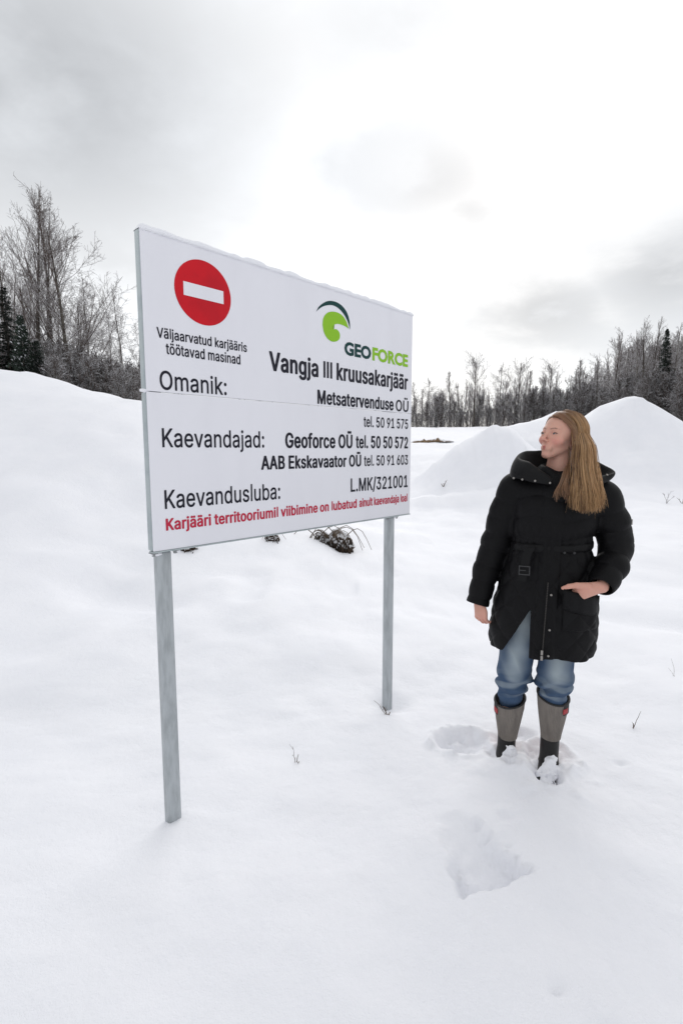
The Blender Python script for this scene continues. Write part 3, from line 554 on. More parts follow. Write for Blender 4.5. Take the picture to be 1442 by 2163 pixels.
'e':(434,[[184,-25,140,-17,122,-11,90,5,66,23,42,49,19,88,5,130,1,156,1,218,9,260,17,284,31,312,47,334,71,358,96,375,144,395,180,401,230,401,266,395,290,387,322,371,338,359,366,331,389,290,399,258,405,216,405,170,398,159,384,153,368,151,134,151,133,140,141,112,154,93,170,77,186,67,196,65,228,65,244,71,262,89,277,114,292,121,308,123,380,107,394,99,398,90,393,72,376,43,350,17,330,3,302,-11,266,-21,240,-25],[134,240,137,256,154,285,175,304,190,311,222,311,244,297,259,278,267,262,272,240]]),
'f':(284,[[82,-19,68,-17,54,-11,49,-6,47,2,47,306,44,309,-6,311,-24,319,-29,330,-29,378,-23,388,-8,395,46,398,47,444,55,476,67,496,88,517,102,527,136,541,168,547,214,547,248,541,269,532,277,520,261,466,254,459,238,453,224,451,206,455,188,455,181,448,177,436,176,398,238,395,258,385,261,376,261,330,256,319,240,311,224,309,178,309,175,306,175,0,169,-10,152,-17,138,-19]]),
'g':(455,[[176,-168,130,-160,102,-150,68,-132,58,-124,29,-93,19,-75,19,-63,34,-52,78,-28,100,-24,116,-26,130,-32,158,-64,178,-76,186,-78,226,-78,236,-76,255,-65,267,-51,275,-31,276,3,254,-6,220,-12,172,-12,144,-8,108,4,82,18,68,28,41,55,27,75,15,101,5,135,1,161,1,221,5,247,17,287,31,315,60,352,88,374,112,386,142,396,182,402,214,402,252,396,280,384,294,392,316,396,368,396,390,392,401,385,405,375,405,-33,395,-73,379,-101,366,-114,353,-127,322,-146,290,-158,264,-164,236,-168],[188,78,171,87,157,101,141,127,131,165,131,219,139,253,147,271,161,291,171,301,186,310,214,312,228,308,249,291,269,257,277,221,277,165,267,123,248,95,236,84,222,78]]),
'i':(197,[[53,-19,39,-17,25,-11,20,-6,18,2,18,376,24,388,41,395,55,397,125,395,142,388,148,376,148,2,143,-9,127,-17,111,-19],[75,425,49,431,33,439,17,453,8,474,8,492,12,506,31,527,59,539,73,541,107,539,137,527,154,508,160,490,160,478,154,458,136,440,119,431,91,425]]),
'j':(197,[[-10,-162,-30,-158,-43,-149,-45,-141,-45,-91,-41,-81,-30,-74,7,-67,15,-57,19,-41,19,377,25,387,42,394,110,396,126,394,142,386,147,375,147,-53,145,-65,137,-91,125,-111,96,-138,76,-148,52,-156,26,-160],[72,426,58,428,34,438,15,455,7,477,7,491,15,511,31,527,48,536,78,542,106,540,138,526,151,513,159,493,159,473,153,457,143,445,116,430,94,426]]),
'k':(411,[[53,-19,39,-17,25,-11,20,-6,18,2,18,506,23,517,39,525,55,527,111,527,127,525,141,519,146,514,148,506,149,280,255,387,265,393,287,397,357,397,379,393,392,384,393,378,390,370,239,216,399,13,405,0,404,-6,399,-11,385,-17,369,-19,297,-19,281,-17,267,-11,155,131,149,136,148,2,146,-6,133,-15,111,-19]]),
'l':(189,[[37,0,148,0,148,545,37,545]]),
'm':(640,[[53,-19,39,-17,25,-11,20,-6,18,2,18,376,20,384,25,389,39,395,55,397,109,397,125,395,143,386,157,393,187,401,237,403,263,399,281,393,297,385,321,366,369,393,389,399,415,403,457,403,483,399,507,391,531,379,549,365,566,346,580,320,590,280,590,2,588,-6,583,-11,569,-17,553,-19,499,-19,477,-15,464,-6,462,2,462,266,458,284,451,297,437,309,429,311,403,311,390,302,376,284,370,264,368,244,368,2,366,-6,353,-15,331,-19,277,-19,261,-17,246,-10,240,2,240,270,232,292,222,304,209,311,189,311,178,306,162,290,152,272,148,252,148,2,146,-6,133,-15,111,-19]]),
'n':(440,[[53,-19,39,-17,25,-11,20,-6,18,2,18,376,21,385,33,393,55,397,123,395,145,384,191,399,251,401,277,397,303,389,334,372,356,352,372,330,384,300,390,270,390,2,387,-7,375,-15,353,-19,299,-19,277,-15,264,-6,262,2,262,248,260,260,252,284,235,303,221,311,201,311,181,303,169,293,154,270,150,254,148,242,148,2,146,-6,133,-15,111,-19]]),
'o':(445,[[180,-25,146,-19,100,-1,62,27,38,55,19,88,5,132,1,156,1,218,9,260,27,304,53,340,77,362,112,383,146,395,182,401,232,401,270,395,294,387,326,371,352,351,372,329,397,286,411,240,415,208,413,150,403,106,385,66,369,44,339,14,304,-7,270,-19,232,-25],[192,65,174,75,156,93,143,114,137,130,131,160,131,214,139,252,157,284,174,301,186,309,194,311,220,311,236,305,255,288,275,254,285,204,285,170,281,142,273,116,255,88,243,76,228,67,220,65]]),
'r':(289,[[53,-19,39,-17,25,-11,20,-6,18,2,18,376,20,384,33,393,55,397,109,397,125,395,143,387,173,399,201,403,225,403,253,399,269,393,274,388,276,380,276,326,272,316,261,309,239,305,195,307,187,305,167,291,156,276,150,262,148,248,148,2,146,-6,133,-15,111,-19]]),
's':(395,[[152,-25,116,-19,90,-11,66,1,42,19,23,40,11,62,3,88,5,100,18,109,32,113,92,125,106,123,125,114,135,88,152,69,170,63,194,63,216,71,226,81,233,94,233,114,227,124,214,135,128,155,98,165,72,177,42,199,27,218,15,248,13,262,13,286,15,298,23,322,39,346,68,371,100,387,132,397,160,401,214,401,250,395,294,377,315,362,329,348,341,332,353,308,357,294,354,283,336,273,286,261,270,259,256,261,237,270,229,288,212,309,196,315,178,315,158,307,145,292,143,284,145,262,152,253,164,245,254,223,284,213,312,199,327,188,344,171,357,150,365,118,363,82,355,58,340,35,321,16,296,-1,280,-9,236,-21,210,-25]]),
't':(257,[[168,-23,132,-19,100,-11,67,8,47,30,35,58,31,80,31,306,28,309,8,309,-14,313,-24,319,-29,328,-29,376,-27,384,-22,389,-8,395,30,398,31,470,37,480,52,487,68,489,122,489,138,487,152,481,157,476,159,468,160,398,216,395,231,388,237,378,237,330,232,319,214,311,162,309,159,306,159,100,161,78,166,70,170,67,200,71,216,69,233,60,247,4,243,-6,232,-13,210,-19]]),
'u':(440,[[157,-22,113,-12,77,6,53,28,36,53,30,67,22,97,18,141,18,375,20,383,33,392,55,396,125,394,141,388,146,383,148,375,148,129,150,117,160,91,176,75,191,68,209,68,229,76,244,91,256,111,260,127,262,139,262,375,264,383,277,392,299,396,353,396,369,394,383,388,388,383,390,375,390,3,388,-5,375,-14,353,-18,287,-16,265,-5,237,-16,217,-20,203,-22]]),
'v':(419,[[163,-19,143,-15,130,-6,-14,368,-16,376,-14,384,-1,393,21,397,81,397,103,393,116,384,190,178,195,171,274,386,285,393,307,397,367,397,383,395,397,389,404,378,402,368,258,-6,245,-15,223,-19]]),
'Ü':(547,[[228,-25,174,-15,150,-7,118,9,99,22,73,46,51,76,39,100,29,136,25,176,25,506,27,514,40,523,62,527,120,527,142,523,155,514,157,506,157,180,161,146,173,118,182,105,198,89,212,79,236,71,282,71,306,79,320,89,335,104,351,130,357,152,359,166,359,506,361,514,374,523,396,527,454,527,476,523,487,516,491,506,491,156,483,114,475,92,458,63,424,27,406,13,372,-5,328,-19,288,-25],[176,555,162,557,137,568,127,576,119,586,113,602,113,622,121,642,134,655,158,667,192,671,222,665,242,653,251,644,258,630,276,653,296,665,326,671,350,669,366,665,382,655,397,640,405,620,405,604,396,583,376,565,356,557,322,555,294,561,272,575,258,595,246,575,224,561,196,555]]),
'ä':(419,[[136,-26,110,-22,74,-10,45,7,22,30,9,49,-3,87,-3,127,-1,139,7,161,15,173,37,195,70,214,104,226,134,232,238,246,241,251,241,275,239,283,228,301,212,312,180,312,156,300,142,286,128,264,114,258,98,256,76,260,22,276,11,283,7,293,21,323,33,339,48,354,76,374,102,386,136,396,176,402,212,402,268,392,312,372,328,360,351,333,365,301,371,267,371,1,364,-10,350,-16,334,-18,280,-18,264,-16,246,-8,216,-20,196,-24,160,-27],[170,63,148,66,131,81,127,89,126,105,127,119,132,130,146,142,156,146,186,152,240,158,241,121,233,101,224,88,200,68,186,64],[106,426,80,432,65,441,51,455,43,477,43,491,52,512,68,528,92,538,128,540,150,536,172,524,182,514,190,500,196,512,210,526,224,534,252,540,284,538,316,524,327,513,335,493,335,473,329,457,322,448,310,438,286,428,252,426,224,432,210,440,196,454,190,466,176,446,150,430,128,426]]),
},
}


# ------------------------------------------------------------------ plain materials
def mat(name, col, rough=0.6, metal=0.0, spec=0.5, noise=None, bump=None, coat=0.0):
    m = bpy.data.materials.new(name)
    m.use_nodes = True
    t = NT(m.node_tree)
    out = t.n('ShaderNodeOutputMaterial')
    p = t.n('ShaderNodeBsdfPrincipled')
    t.put(p.inputs['Base Color'], tuple(col) + (1,))
    p.inputs['Roughness'].default_value = rough
    p.inputs['Metallic'].default_value = metal
    p.inputs['Specular IOR Level'].default_value = spec
    p.inputs['Coat Weight'].default_value = coat
    tc = t.n('ShaderNodeTexCoord')
    if noise:                       # (scale, other colour, lo, hi)
        sc, c2, lo, hi = noise[:4]
        vec = tc.outputs['Object']
        if len(noise) > 4:
            vec = t.vmath('MULTIPLY', vec, noise[4])
        t.put(p.inputs['Base Color'], t.mix(t.rng(t.noise(vec, sc, 5, 0.6), lo, hi), tuple(col) + (1,), tuple(c2) + (1,)))
    if bump:                        # (scale, distance)
        b = t.n('ShaderNodeBump')
        b.inputs['Strength'].default_value = 1.0
        b.inputs['Distance'].default_value = 1.0
        vec = tc.outputs['Object']
        if len(bump) > 2:
            vec = t.vmath('MULTIPLY', vec, bump[2])
        t.put(b.inputs['Height'], t.math('MULTIPLY', t.noise(vec, bump[0], 4, 0.6), bump[1]))
        t.put(p.inputs['Normal'], b.outputs[0])
    t.t.links.new(p.outputs[0], out.inputs[0])
    return m


M_BOARD = mat('sign_white', (0.80, 0.80, 0.85), 0.42, noise=(3.0, (0.755, 0.755, 0.805), 0.35, 0.75, (1, 1, 0.35)), bump=(2.2, 0.0020))
M_EDGE = mat('sheet_steel', (0.42, 0.47, 0.48), 0.38, 0.35, noise=(9.0, (0.33, 0.38, 0.40), 0.4, 0.7))
M_INK = mat('print_black', (0.018, 0.018, 0.028), 0.5, 0.0, 0.15)
M_INKRED = mat('print_crimson', (0.50, 0.030, 0.065), 0.5, 0.0, 0.15)
M_RED = mat('print_red', (0.60, 0.010, 0.020), 0.5, 0.0, 0.15, noise=(6.0, (0.50, 0.010, 0.020), 0.4, 0.7))
M_GREEN = mat('print_green', (0.26, 0.52, 0.030), 0.5, 0.0, 0.15)
M_TEAL = mat('print_dark_teal', (0.010, 0.050, 0.050), 0.5, 0.0, 0.15)
M_GALV = mat('galvanised_steel', (0.44, 0.47, 0.49), 0.52, 0.25, noise=(22.0, (0.33, 0.355, 0.37), 0.35, 0.68, (1.6, 1.6, 0.35)), bump=(60, 0.0012, (1, 1, 0.3)))
M_BOLT = mat('bolt_steel', (0.28, 0.29, 0.30), 0.45, 0.6)

SIGN_O = Vector((-0.66206572, 1.93075468, 0.0))
SIGN_D = Vector((0.68396281, 0.72951687, 0.0))


def outline_mesh(name, pts, v0, depth=0.0008):
    """flat printed shape in sign space (u, z) standing a hair proud of the board"""
    bm = bmesh.new()
    vs = [bm.verts.new((u, v0, w)) for u, w in pts]
    f = bm.faces.new(vs)
    bmesh.ops.triangulate(bm, faces=[f])
    return bm


def spline(pts, n=8, closed=True):
    P = np.array(pts, float)
    N = len(P)
    out = []
    rngi = range(N) if closed else range(N - 1)
    for i in rngi:
        p0, p1, p2, p3 = (P[(i - 1) % N] if closed or i > 0 else P[0], P[i], P[(i + 1) % N], P[(i + 2) % N] if closed or i + 2 < N else P[-1])
        for k in range(n):
            t = k / n
            out.append(0.5 * ((2 * p1) + (-p0 + p2) * t + (2 * p0 - 5 * p1 + 4 * p2 - p3) * t * t + (-p0 + 3 * p1 - 3 * p2 + p3) * t ** 3))
    if not closed:
        out.append(P[-1])
    return np.array(out)


CAP = 0.509


def print_text(root, body, u0, u1, vb, vc, m, bold=0.0, vb1=None, name='lettering', plain=False):
    """printed line: fits its ink between u0..u1, the first capital between vb and vc"""
    sx = 1.0
    curves = []
    if plain:
        c = bpy.data.curves.new('lettering', 'FONT')
        c.body = body
        cap = 0.729
        curves.append(c)
    else:
        GL = GLYPHS[bold]
        w = sum(GL[ch][0] for ch in body) / 1000.0
        cap = CAP
        sx = ((u1 - u0) / w) / ((vc - vb) / cap)
        c = bpy.data.curves.new('lettering', 'CURVE')
        c.dimensions = '2D'
        c.fill_mode = 'BOTH'
        curves.append(c)
        pen = 0.0
        for ch in body:
            adv, loops = GL[ch]
            for lp in loops:
                q = np.array(lp, float).reshape(-1, 2) / 1000.0
                q[:, 0] += pen
                s = c.splines.new('POLY')
                s.points.add(len(q) - 1)
                s.use_cyclic_u = True
                for pt, (x, y) in zip(s.points, q):
                    pt.co = (x, y, 0, 1)
            pen += adv / 1000.0
        bold = 0.0
    cos, fcs, nv = [], [], 0
    for layer, c in enumerate(curves):
        c.offset = bold
        c.resolution_u = 3
        o = bpy.data.objects.new('tmp', c)
        COL.objects.link(o)
        dg = bpy.context.evaluated_depsgraph_get()
        m0 = bpy.data.meshes.new_from_object(o.evaluated_get(dg))
        bpy.data.objects.remove(o)
        q = np.empty(len(m0.vertices) * 3, dtype=np.float32)
        m0.vertices.foreach_get('co', q)
        q = q.reshape(-1, 3)
        q[:, 2] = layer
        fcs += [[i + nv for i in pl.vertices] for pl in m0.polygons]
        cos.append(q); nv += len(q)
    co = np.concatenate(cos)
    me = bpy.data.meshes.new('lettering')
    me.from_pydata(co.tolist(), [], fcs)
    x0, x1 = co[:, 0].min(), co[:, 0].max()
    s = (vc - vb) / cap
    out = np.empty_like(co)
    tt = (co[:, 0] - x0) / (x1 - x0)
    out[:, 0] = u0 + tt * (u1 - u0)
    out[:, 1] = -0.0010 - 0.00018 * co[:, 2]
    base = vb + (0 if vb1 is None else (vb1 - vb) * tt)
    out[:, 2] = base + co[:, 1] * s
    me.vertices.foreach_set('co', out.ravel())
    me.materials.clear()
    me.update()
    return link(name, me, m, root, smooth=False)


def build_sign():
    rz = math.atan2(SIGN_D.y, SIGN_D.x)
    root = empty('information_sign', SIGN_O, rz)      # local x runs along the board, -y towards the reader
    tag(root, 'large white quarry information board with a red no entry disc on two galvanised posts', 'sign')
    U0, U1, Z0, ZS, Z1 = -0.050, 1.562, 1.124, 1.7095, 2.264
    T = 0.036
    for z0, z1 in ((Z0, ZS - 0.0012), (ZS + 0.0012, Z1)):
        bm = bmesh.new()
        bm_box(bm, (U0, 0.0, z0), (U1, 0.006, z1), 0.0014)
        bm_obj('board_panel', bm, M_BOARD, root)
        # folded steel casing behind each panel
        bm = bmesh.new()
        bm_box(bm, (U0 - 0.004, 0.0062, z0 + 0.002), (U1 + 0.004, T, z1 - 0.002), 0.004)
        bm_obj('casing', bm, M_EDGE, root)
    # lower lip of the casing
    bm = bmesh.new()
    bm_box(bm, (U0 - 0.003, -0.003, Z0 - 0.006), (U1 + 0.003, 0.030, Z0 - 0.0006), 0.001)
    bm_obj('bottom_trim', bm, M_EDGE, root)
    # posts: rolled steel tube, sunk in the snow
    for u in (0.0, 1.405):
        bm = bmesh.new()
        bm_box(bm, (u - 0.029, 0.012, -0.6), (u + 0.029, 0.052, Z0 - 0.0065), 0.009)
        pst = bm_obj('post', bm, M_GALV, root, True)
        pst.data.set_sharp_from_angle(angle=math.radians(50))
        bm = bmesh.new()
        bm_box(bm, (u - 0.029, T + 0.002, Z0 - 0.005), (u + 0.029, T + 0.040, Z1 - 0.25), 0.009)
        bm_obj('post_upper', bm, M_GALV, root, False)
        # brackets with bolts below the lip
        for s in (-1, 1):
            bm = bmesh.new()
            bm_box(bm, (u + s * 0.042 - 0.012, 0.004, Z0 - 0.010), (u + s * 0.042 + 0.012, 0.034, Z0 - 0.0066), 0.0006)
            br = bm_obj('bracket', bm, M_BOLT, root)
            bm = bmesh.new()
            bmesh.ops.create_cone(bm, cap_ends=True, segments=6, radius1=0.0075, radius2=0.0075, depth=0.009,
                                  matrix=Matrix.Translation((u + s * 0.044, 0.012, Z0 - 0.0152)))
            bm_obj('bolt', bm, M_BOLT, br)
    # snow lying along the top
    n = 180
    us = np.linspace(U0 - 0.003, U1 + 0.006, n)
    hh = 0.019 + 0.006 * noise2(us * 9, us * 0, 3) + 0.004 * noise2(us * 31, us * 0, 5)
    hh *= 1 - np.exp(-np.minimum(us - us[0], us[-1] - us) / 0.006)
    prof = 9
    V = []
    for i, u in enumerate(us):
        yo = 0.002 * noise2(np.array([u * 23]), np.array([1.0]), 9)[0]
        for k in range(prof):
            a = math.pi * k / (prof - 1)
            V.append((u, 0.018 - math.cos(a) * 0.021 + yo, Z1 - 0.001 + math.sin(a) ** 0.7 * hh[i] - (0.004 if k in (0, prof - 1) else 0)))
    F = []
    for i in range(n - 1):
        for k in range(prof - 1):
            a = i * prof + k
            F.append((a, a + prof, a + prof + 1, a + 1))
        F.append((i * prof, i * prof + prof - 1, (i + 1) * prof + prof - 1, (i + 1) * prof))
    link('snow_cap', np_mesh('snow_cap', V, np.array(F)), SNOW, root)
    # small snow crusts caught on the lip and at the seam
    for (u, z, y, r) in ((-0.030, Z0 - 0.012, 0.012, 0.012), (-0.052, ZS + 0.002, 0.010, 0.010), (0.052, Z0 - 0.013, 0.012, 0.009), (1.44, Z0 - 0.011, 0.010, 0.007)):
        bm = bmesh.new()
        bmesh.ops.create_icosphere(bm, subdivisions=3, radius=r)
        for v in bm.verts:
            q = 1 + 0.35 * float(vnoise([v.co.x * 120], [v.co.y * 120], [v.co.z * 120 + u * 50])[0])
            v.co = Vector((v.co.x * 1.6 * q + u, v.co.y * 0.8 * q + y, v.co.z * 0.7 * q + z))
        bm_obj('snow_crust', bm, SNOW, root, True)
    # red disc with white bar
    a = np.linspace(0, 2 * np.pi, 97)[:-1]
    disc = link('prohibition_disc', outline_to(outline_mesh('d', [(0.1965 + 0.1235 * math.cos(q), 2.0975 + 0.1190 * math.sin(q)) for q in a], -0.0008)), M_RED, root, False)
    link('white_bar', outline_to(outline_mesh('b', [(0.110, 2.0735), (0.285, 2.0735), (0.285, 2.1225), (0.110, 2.1225)], -0.0014)), M_BOARD, disc, False)
    # company emblem
    em = empty('emblem', (0, 0, 0)); em.parent = root
    cres_top = spline([(0.794, 2.139), (0.812, 2.165), (0.840, 2.187), (0.872, 2.203), (0.908, 2.210), (0.946, 2.208), (0.981, 2.196), (1.008, 2.174), (1.024, 2.145), (1.030, 2.118), (1.027, 2.096)], 5, False)
    cres_bot = spline([(1.027, 2.096), (1.021, 2.118), (1.008, 2.139), (0.988, 2.160), (0.962, 2.177), (0.934, 2.187), (0.904, 2.190), (0.872, 2.184), (0.842, 2.173), (0.818, 2.159), (0.794, 2.139)], 5, False)
    pts = list(map(tuple, cres_top)) + list(map(tuple, cres_bot[1:-1]))
    link('arc', outline_to(outline_mesh('c', pts, -0.0009)), M_TEAL, em, False)
    blob = spline([(0.836, 2.090), (0.843, 2.122), (0.866, 2.147), (0.900, 2.160), (0.940, 2.163), (0.978, 2.153), (1.005, 2.130)], 5, False)
    blob2 = spline([(1.020, 2.100), (1.000, 2.106), (0.972, 2.110), (0.942, 2.110), (0.917, 2.102), (0.898, 2.086)], 5, False)
    blob3 = spline([(0.912, 2.080), (0.932, 2.083), (0.950, 2.074), (0.957, 2.056), (0.948, 2.036), (0.925, 2.024), (0.895, 2.021), (0.866, 2.032), (0.845, 2.056), (0.836, 2.090)], 5, False)
    pts = list(map(tuple, blob)) + list(map(tuple, blob2)) + list(map(tuple, blob3[:-1]))
    link('wave', outline_to(outline_mesh('w', pts, -0.0009)), M_GREEN, em, False)
    # the printed lines
    L = lambda *a, **k: print_text(root, *a, **k)
    L('Väljaarvatud karjääris', -0.003, 0.394, 1.904, 1.939, M_INK, 1)
    L('töötavad masinad', 0.030, 0.360, 1.850, 1.888, M_INK, 1)
    L('Omanik:', 0.001, 0.289, 1.721, 1.787, M_INK, 0)
    L('Kaevandajad:', 0.001, 0.476, 1.511, 1.579, M_INK, 0)
    L('Kaevandusluba:', 0.001, 0.562, 1.281, 1.350, M_INK, 0)
    L('GEO', 0.988, 1.194, 1.974, 2.036, M_TEAL, 0.044, plain=True)
    L('FORCE', 1.205, 1.521, 1.973, 2.038, M_GREEN, 0.042, plain=True)
    L('Vangja III kruusakarjäär', 0.511, 1.524, 1.845, 1.922, M_INK, 2)
    L('Metsatervenduse', 0.800, 1.392, 1.721, 1.783, M_INK, 2)
    L('OÜ', 1.412, 1.532, 1.719, 1.779, M_INK, 1)
    L('tel. 50 91 575', 1.137, 1.531, 1.622, 1.675, M_INK, 1)
    L('Geoforce OÜ', 0.596, 1.050, 1.511, 1.576, M_INK, 2)
    L('tel. 50 50 572', 1.076, 1.533, 1.511, 1.573, M_INK, 2)
    L('AAB Ekskavaator OÜ', 0.457, 1.119, 1.416, 1.473, M_INK, 2)
    L('tel. 50 91 603', 1.142, 1.535, 1.416, 1.470, M_INK, 1)
    L('L.MK/321001', 1.037, 1.536, 1.285, 1.352, M_INK, 1)
    L('Karjääri territooriumil viibimine on lubatud', 0.002, 1.085, 1.199, 1.242, M_INKRED, 2)
    L('ainult kaevandaja loal', 1.105, 1.535, 1.200, 1.242, M_INKRED, 2)
    return root


def outline_to(bm):
    me = bpy.data.meshes.new('print')
    bm.to_mesh(me)
    bm.free()
    return me


build_sign()


# ------------------------------------------------------------------ trees
def bark_material(name, base, dark, snow_amt, zlo, zhi):
    """bark or twigs with snow lying on whatever faces up"""
    m = bpy.data.materials.new(name)
    m.use_nodes = True
    t = NT(m.node_tree)
    out = t.n('ShaderNodeOutputMaterial')
    p = t.n('ShaderNodeBsdfPrincipled')
    geo = t.n('ShaderNodeNewGeometry')
    tc = t.n('ShaderNodeTexCoord')
    sp = t.n('ShaderNodeSeparateXYZ')
    t.put(sp.inputs[0], geo.outputs['Normal'])
    n = t.noise(tc.outputs['Object'], 2.4, 4, 0.6)
    nb = t.noise(t.vmath('MULTIPLY', tc.outputs['Object'], (3, 3, 0.6)), 3.0, 4, 0.6)
    col = t.mix(t.rng(nb, 0.35, 0.65), tuple(dark) + (1,), tuple(base) + (1,))
    f = t.rng(t.math('ADD', sp.outputs[2], t.math('MULTIPLY', t.math('SUBTRACT', n, 0.5), 1.6)), zlo, zhi, 0, snow_amt)
    col = t.mix(f, col, (0.80, 0.81, 0.85, 1))
    t.put(p.inputs['Base Color'], col)
    p.inputs['Roughness'].default_value = 0.85
    p.inputs['Specular IOR Level'].default_value = 0.2
    t.t.links.new(p.outputs[0], out.inputs[0])
    return m


M_TRUNK = bark_material('aspen_bark', (0.120, 0.108, 0.092), (0.045, 0.038, 0.034), 0.60, 0.30, 0.9)
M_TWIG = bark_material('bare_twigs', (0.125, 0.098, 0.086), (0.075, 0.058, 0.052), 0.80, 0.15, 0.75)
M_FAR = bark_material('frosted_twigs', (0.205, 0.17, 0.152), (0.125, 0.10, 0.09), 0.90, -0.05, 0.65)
M_BIRCH = bark_material('birch_bark', (0.30, 0.29, 0.27), (0.07, 0.06, 0.055), 0.4, 0.4, 0.9)
M_NEEDLE = bark_material('spruce_needles', (0.028, 0.042, 0.030), (0.014, 0.020, 0.016), 0.85, 0.30, 0.85)
M_BRUSH = bark_material('brushwood', (0.12, 0.095, 0.082), (0.07, 0.056, 0.05), 0.9, 0.0, 0.65)


def prisms(segs):
    """segs (n,8): start, end, r0, r1 -> three-sided prisms"""
    s = np.asarray(segs, float)
    a, b, r0, r1 = s[:, :3], s[:, 3:6], s[:, 6], s[:, 7]
    d = b - a
    d /= np.linalg.norm(d, axis=1)[:, None] + 1e-9
    up = np.where(np.abs(d[:, 2:3]) > 0.9, np.array([[1.0, 0, 0]]), np.array([[0, 0, 1.0]]))
    u = np.cross(d, up); u /= np.linalg.norm(u, axis=1)[:, None] + 1e-9
    w = np.cross(u, d)
    V = []
    for p, r in ((a, r0), (b, r1)):
        for k in range(3):
            an = k * 2 * math.pi / 3 + math.pi / 2
            V.append(p + (u * math.cos(an) + w * math.sin(an)) * r[:, None])
    V = np.stack(V, axis=1).reshape(-1, 3)
    i = np.arange(len(s))[:, None] * 6
    F = np.concatenate([i + np.array([[0, 1, 4, 3]]), i + np.array([[1, 2, 5, 4]]), i + np.array([[2, 0, 3, 5]])], axis=0)
    return V, F


def unit(v):
    n = math.sqrt(v[0] ** 2 + v[1] ** 2 + v[2] ** 2) or 1.0
    return (v[0] / n, v[1] / n, v[2] / n)


def grow(rs, p, d, length, r, level, segs, P):
    nseg = (7, 5, 3, 2)[level]
    kids = P['kids'][level] if level < 3 else 0
    wob = (0.10, 0.16, 0.24, 0.30)[level]
    trop = P['trop'][level]
    step = length / nseg
    path = [(p, r)]
    for i in range(nseg):
        d = unit((d[0] + rs.uniform(-wob, wob), d[1] + rs.uniform(-wob, wob), d[2] + rs.uniform(-wob, wob) * 0.6 + trop))
        q = (p[0] + d[0] * step, p[1] + d[1] * step, p[2] + d[2] * step)
        r2 = max(P['rmin'], r * (1 - (i + 1) / nseg * 0.75)) if level < 3 else P['rmin'] * 0.8
        segs.append((*p, *q, path[-1][1], r2))
        path.append((q, r2))
        if kids and (i > 0 or level > 0):
            k = kids / nseg
            k = int(k) + (rs.random() < k - int(k))
            for _ in range(k):
                f = rs.random()
                s = (p[0] + (q[0] - p[0]) * f, p[1] + (q[1] - p[1]) * f, p[2] + (q[2] - p[2]) * f)
                az = rs.uniform(0, 2 * math.pi)
                an = math.radians(rs.uniform(*P['ang']))
                # a side direction perpendicular to d
                a = unit((d[1], -d[0], 0.001)) if abs(d[2]) < 0.99 else (1, 0, 0)
                b = (d[1] * a[2] - d[2] * a[1], d[2] * a[0] - d[0] * a[2], d[0] * a[1] - d[1] * a[0])
                e = tuple(d[j] * math.cos(an) + (a[j] * math.cos(az) + b[j] * math.sin(az)) * math.sin(an) for j in range(3))
                t = (i + f) / nseg
                L = length * P['ratio'][level] * (1.05 - 0.6 * t) * rs.uniform(0.7, 1.2)
                grow(rs, s, unit(e), L, max(P['rmin'], r2 * 0.5), level + 1, segs, P)
        p = q
    return path


def deciduous(seed, h, P, lean=(0, 0), fork=False):
    """meshes of a bare tree of height h: trunk, crown"""
    rs = random.Random(seed)
    r0 = h * P.get('girth', 0.011)
    trunks, segs = [], []
    stems = [(0.0, 0.0)] if not fork else [(0.10, 0.04), (-0.11, -0.03)]
    for lx, ly in stems:
        n = 12
        p = (0.0, 0.0, -0.3)
        pts, rad = [p], [r0 * 1.25]
        dx, dy = lean[0] + lx, lean[1] + ly
        for i in range(1, n + 1):
            f = i / n
            dx += rs.uniform(-0.035, 0.035); dy += rs.uniform(-0.035, 0.035)
            p = (p[0] + dx * h / n, p[1] + dy * h / n, p[2] + h / n)
            pts.append(p); rad.append(max(P['rmin'], r0 * (1 - f) ** 0.85 + P['rmin'] * 0.6))
            if f > P['clear']:
                for _ in range(P['whorl']):
                    az = rs.uniform(0, 2 * math.pi)
                    up = math.radians(rs.uniform(*P['up'])) + 0.35 * f
                    e = (math.cos(az) * math.cos(up), math.sin(az) * math.cos(up), math.sin(up))
                    g = rs.random()
                    q = pts[-2]
                    s = tuple(q[j] + (p[j] - q[j]) * g for j in range(3))
                    shape = math.sin(math.pi * min(1, max(0.05, (f - P['clear']) / (1 - P['clear']) * 0.80 + 0.20))) ** 0.7
                    L = h * P['spread'] * shape * rs.uniform(0.65, 1.25)
                    grow(rs, s, e, L, rad[-1] * 0.42, 1, segs, P)
        trunks.append((np.array(pts), np.array(rad)))
    tv, tf = tubes(trunks, 7)
    cv, cf = prisms(segs)
    return np_mesh('trunk', tv, tf), np_mesh('crown', cv, cf)


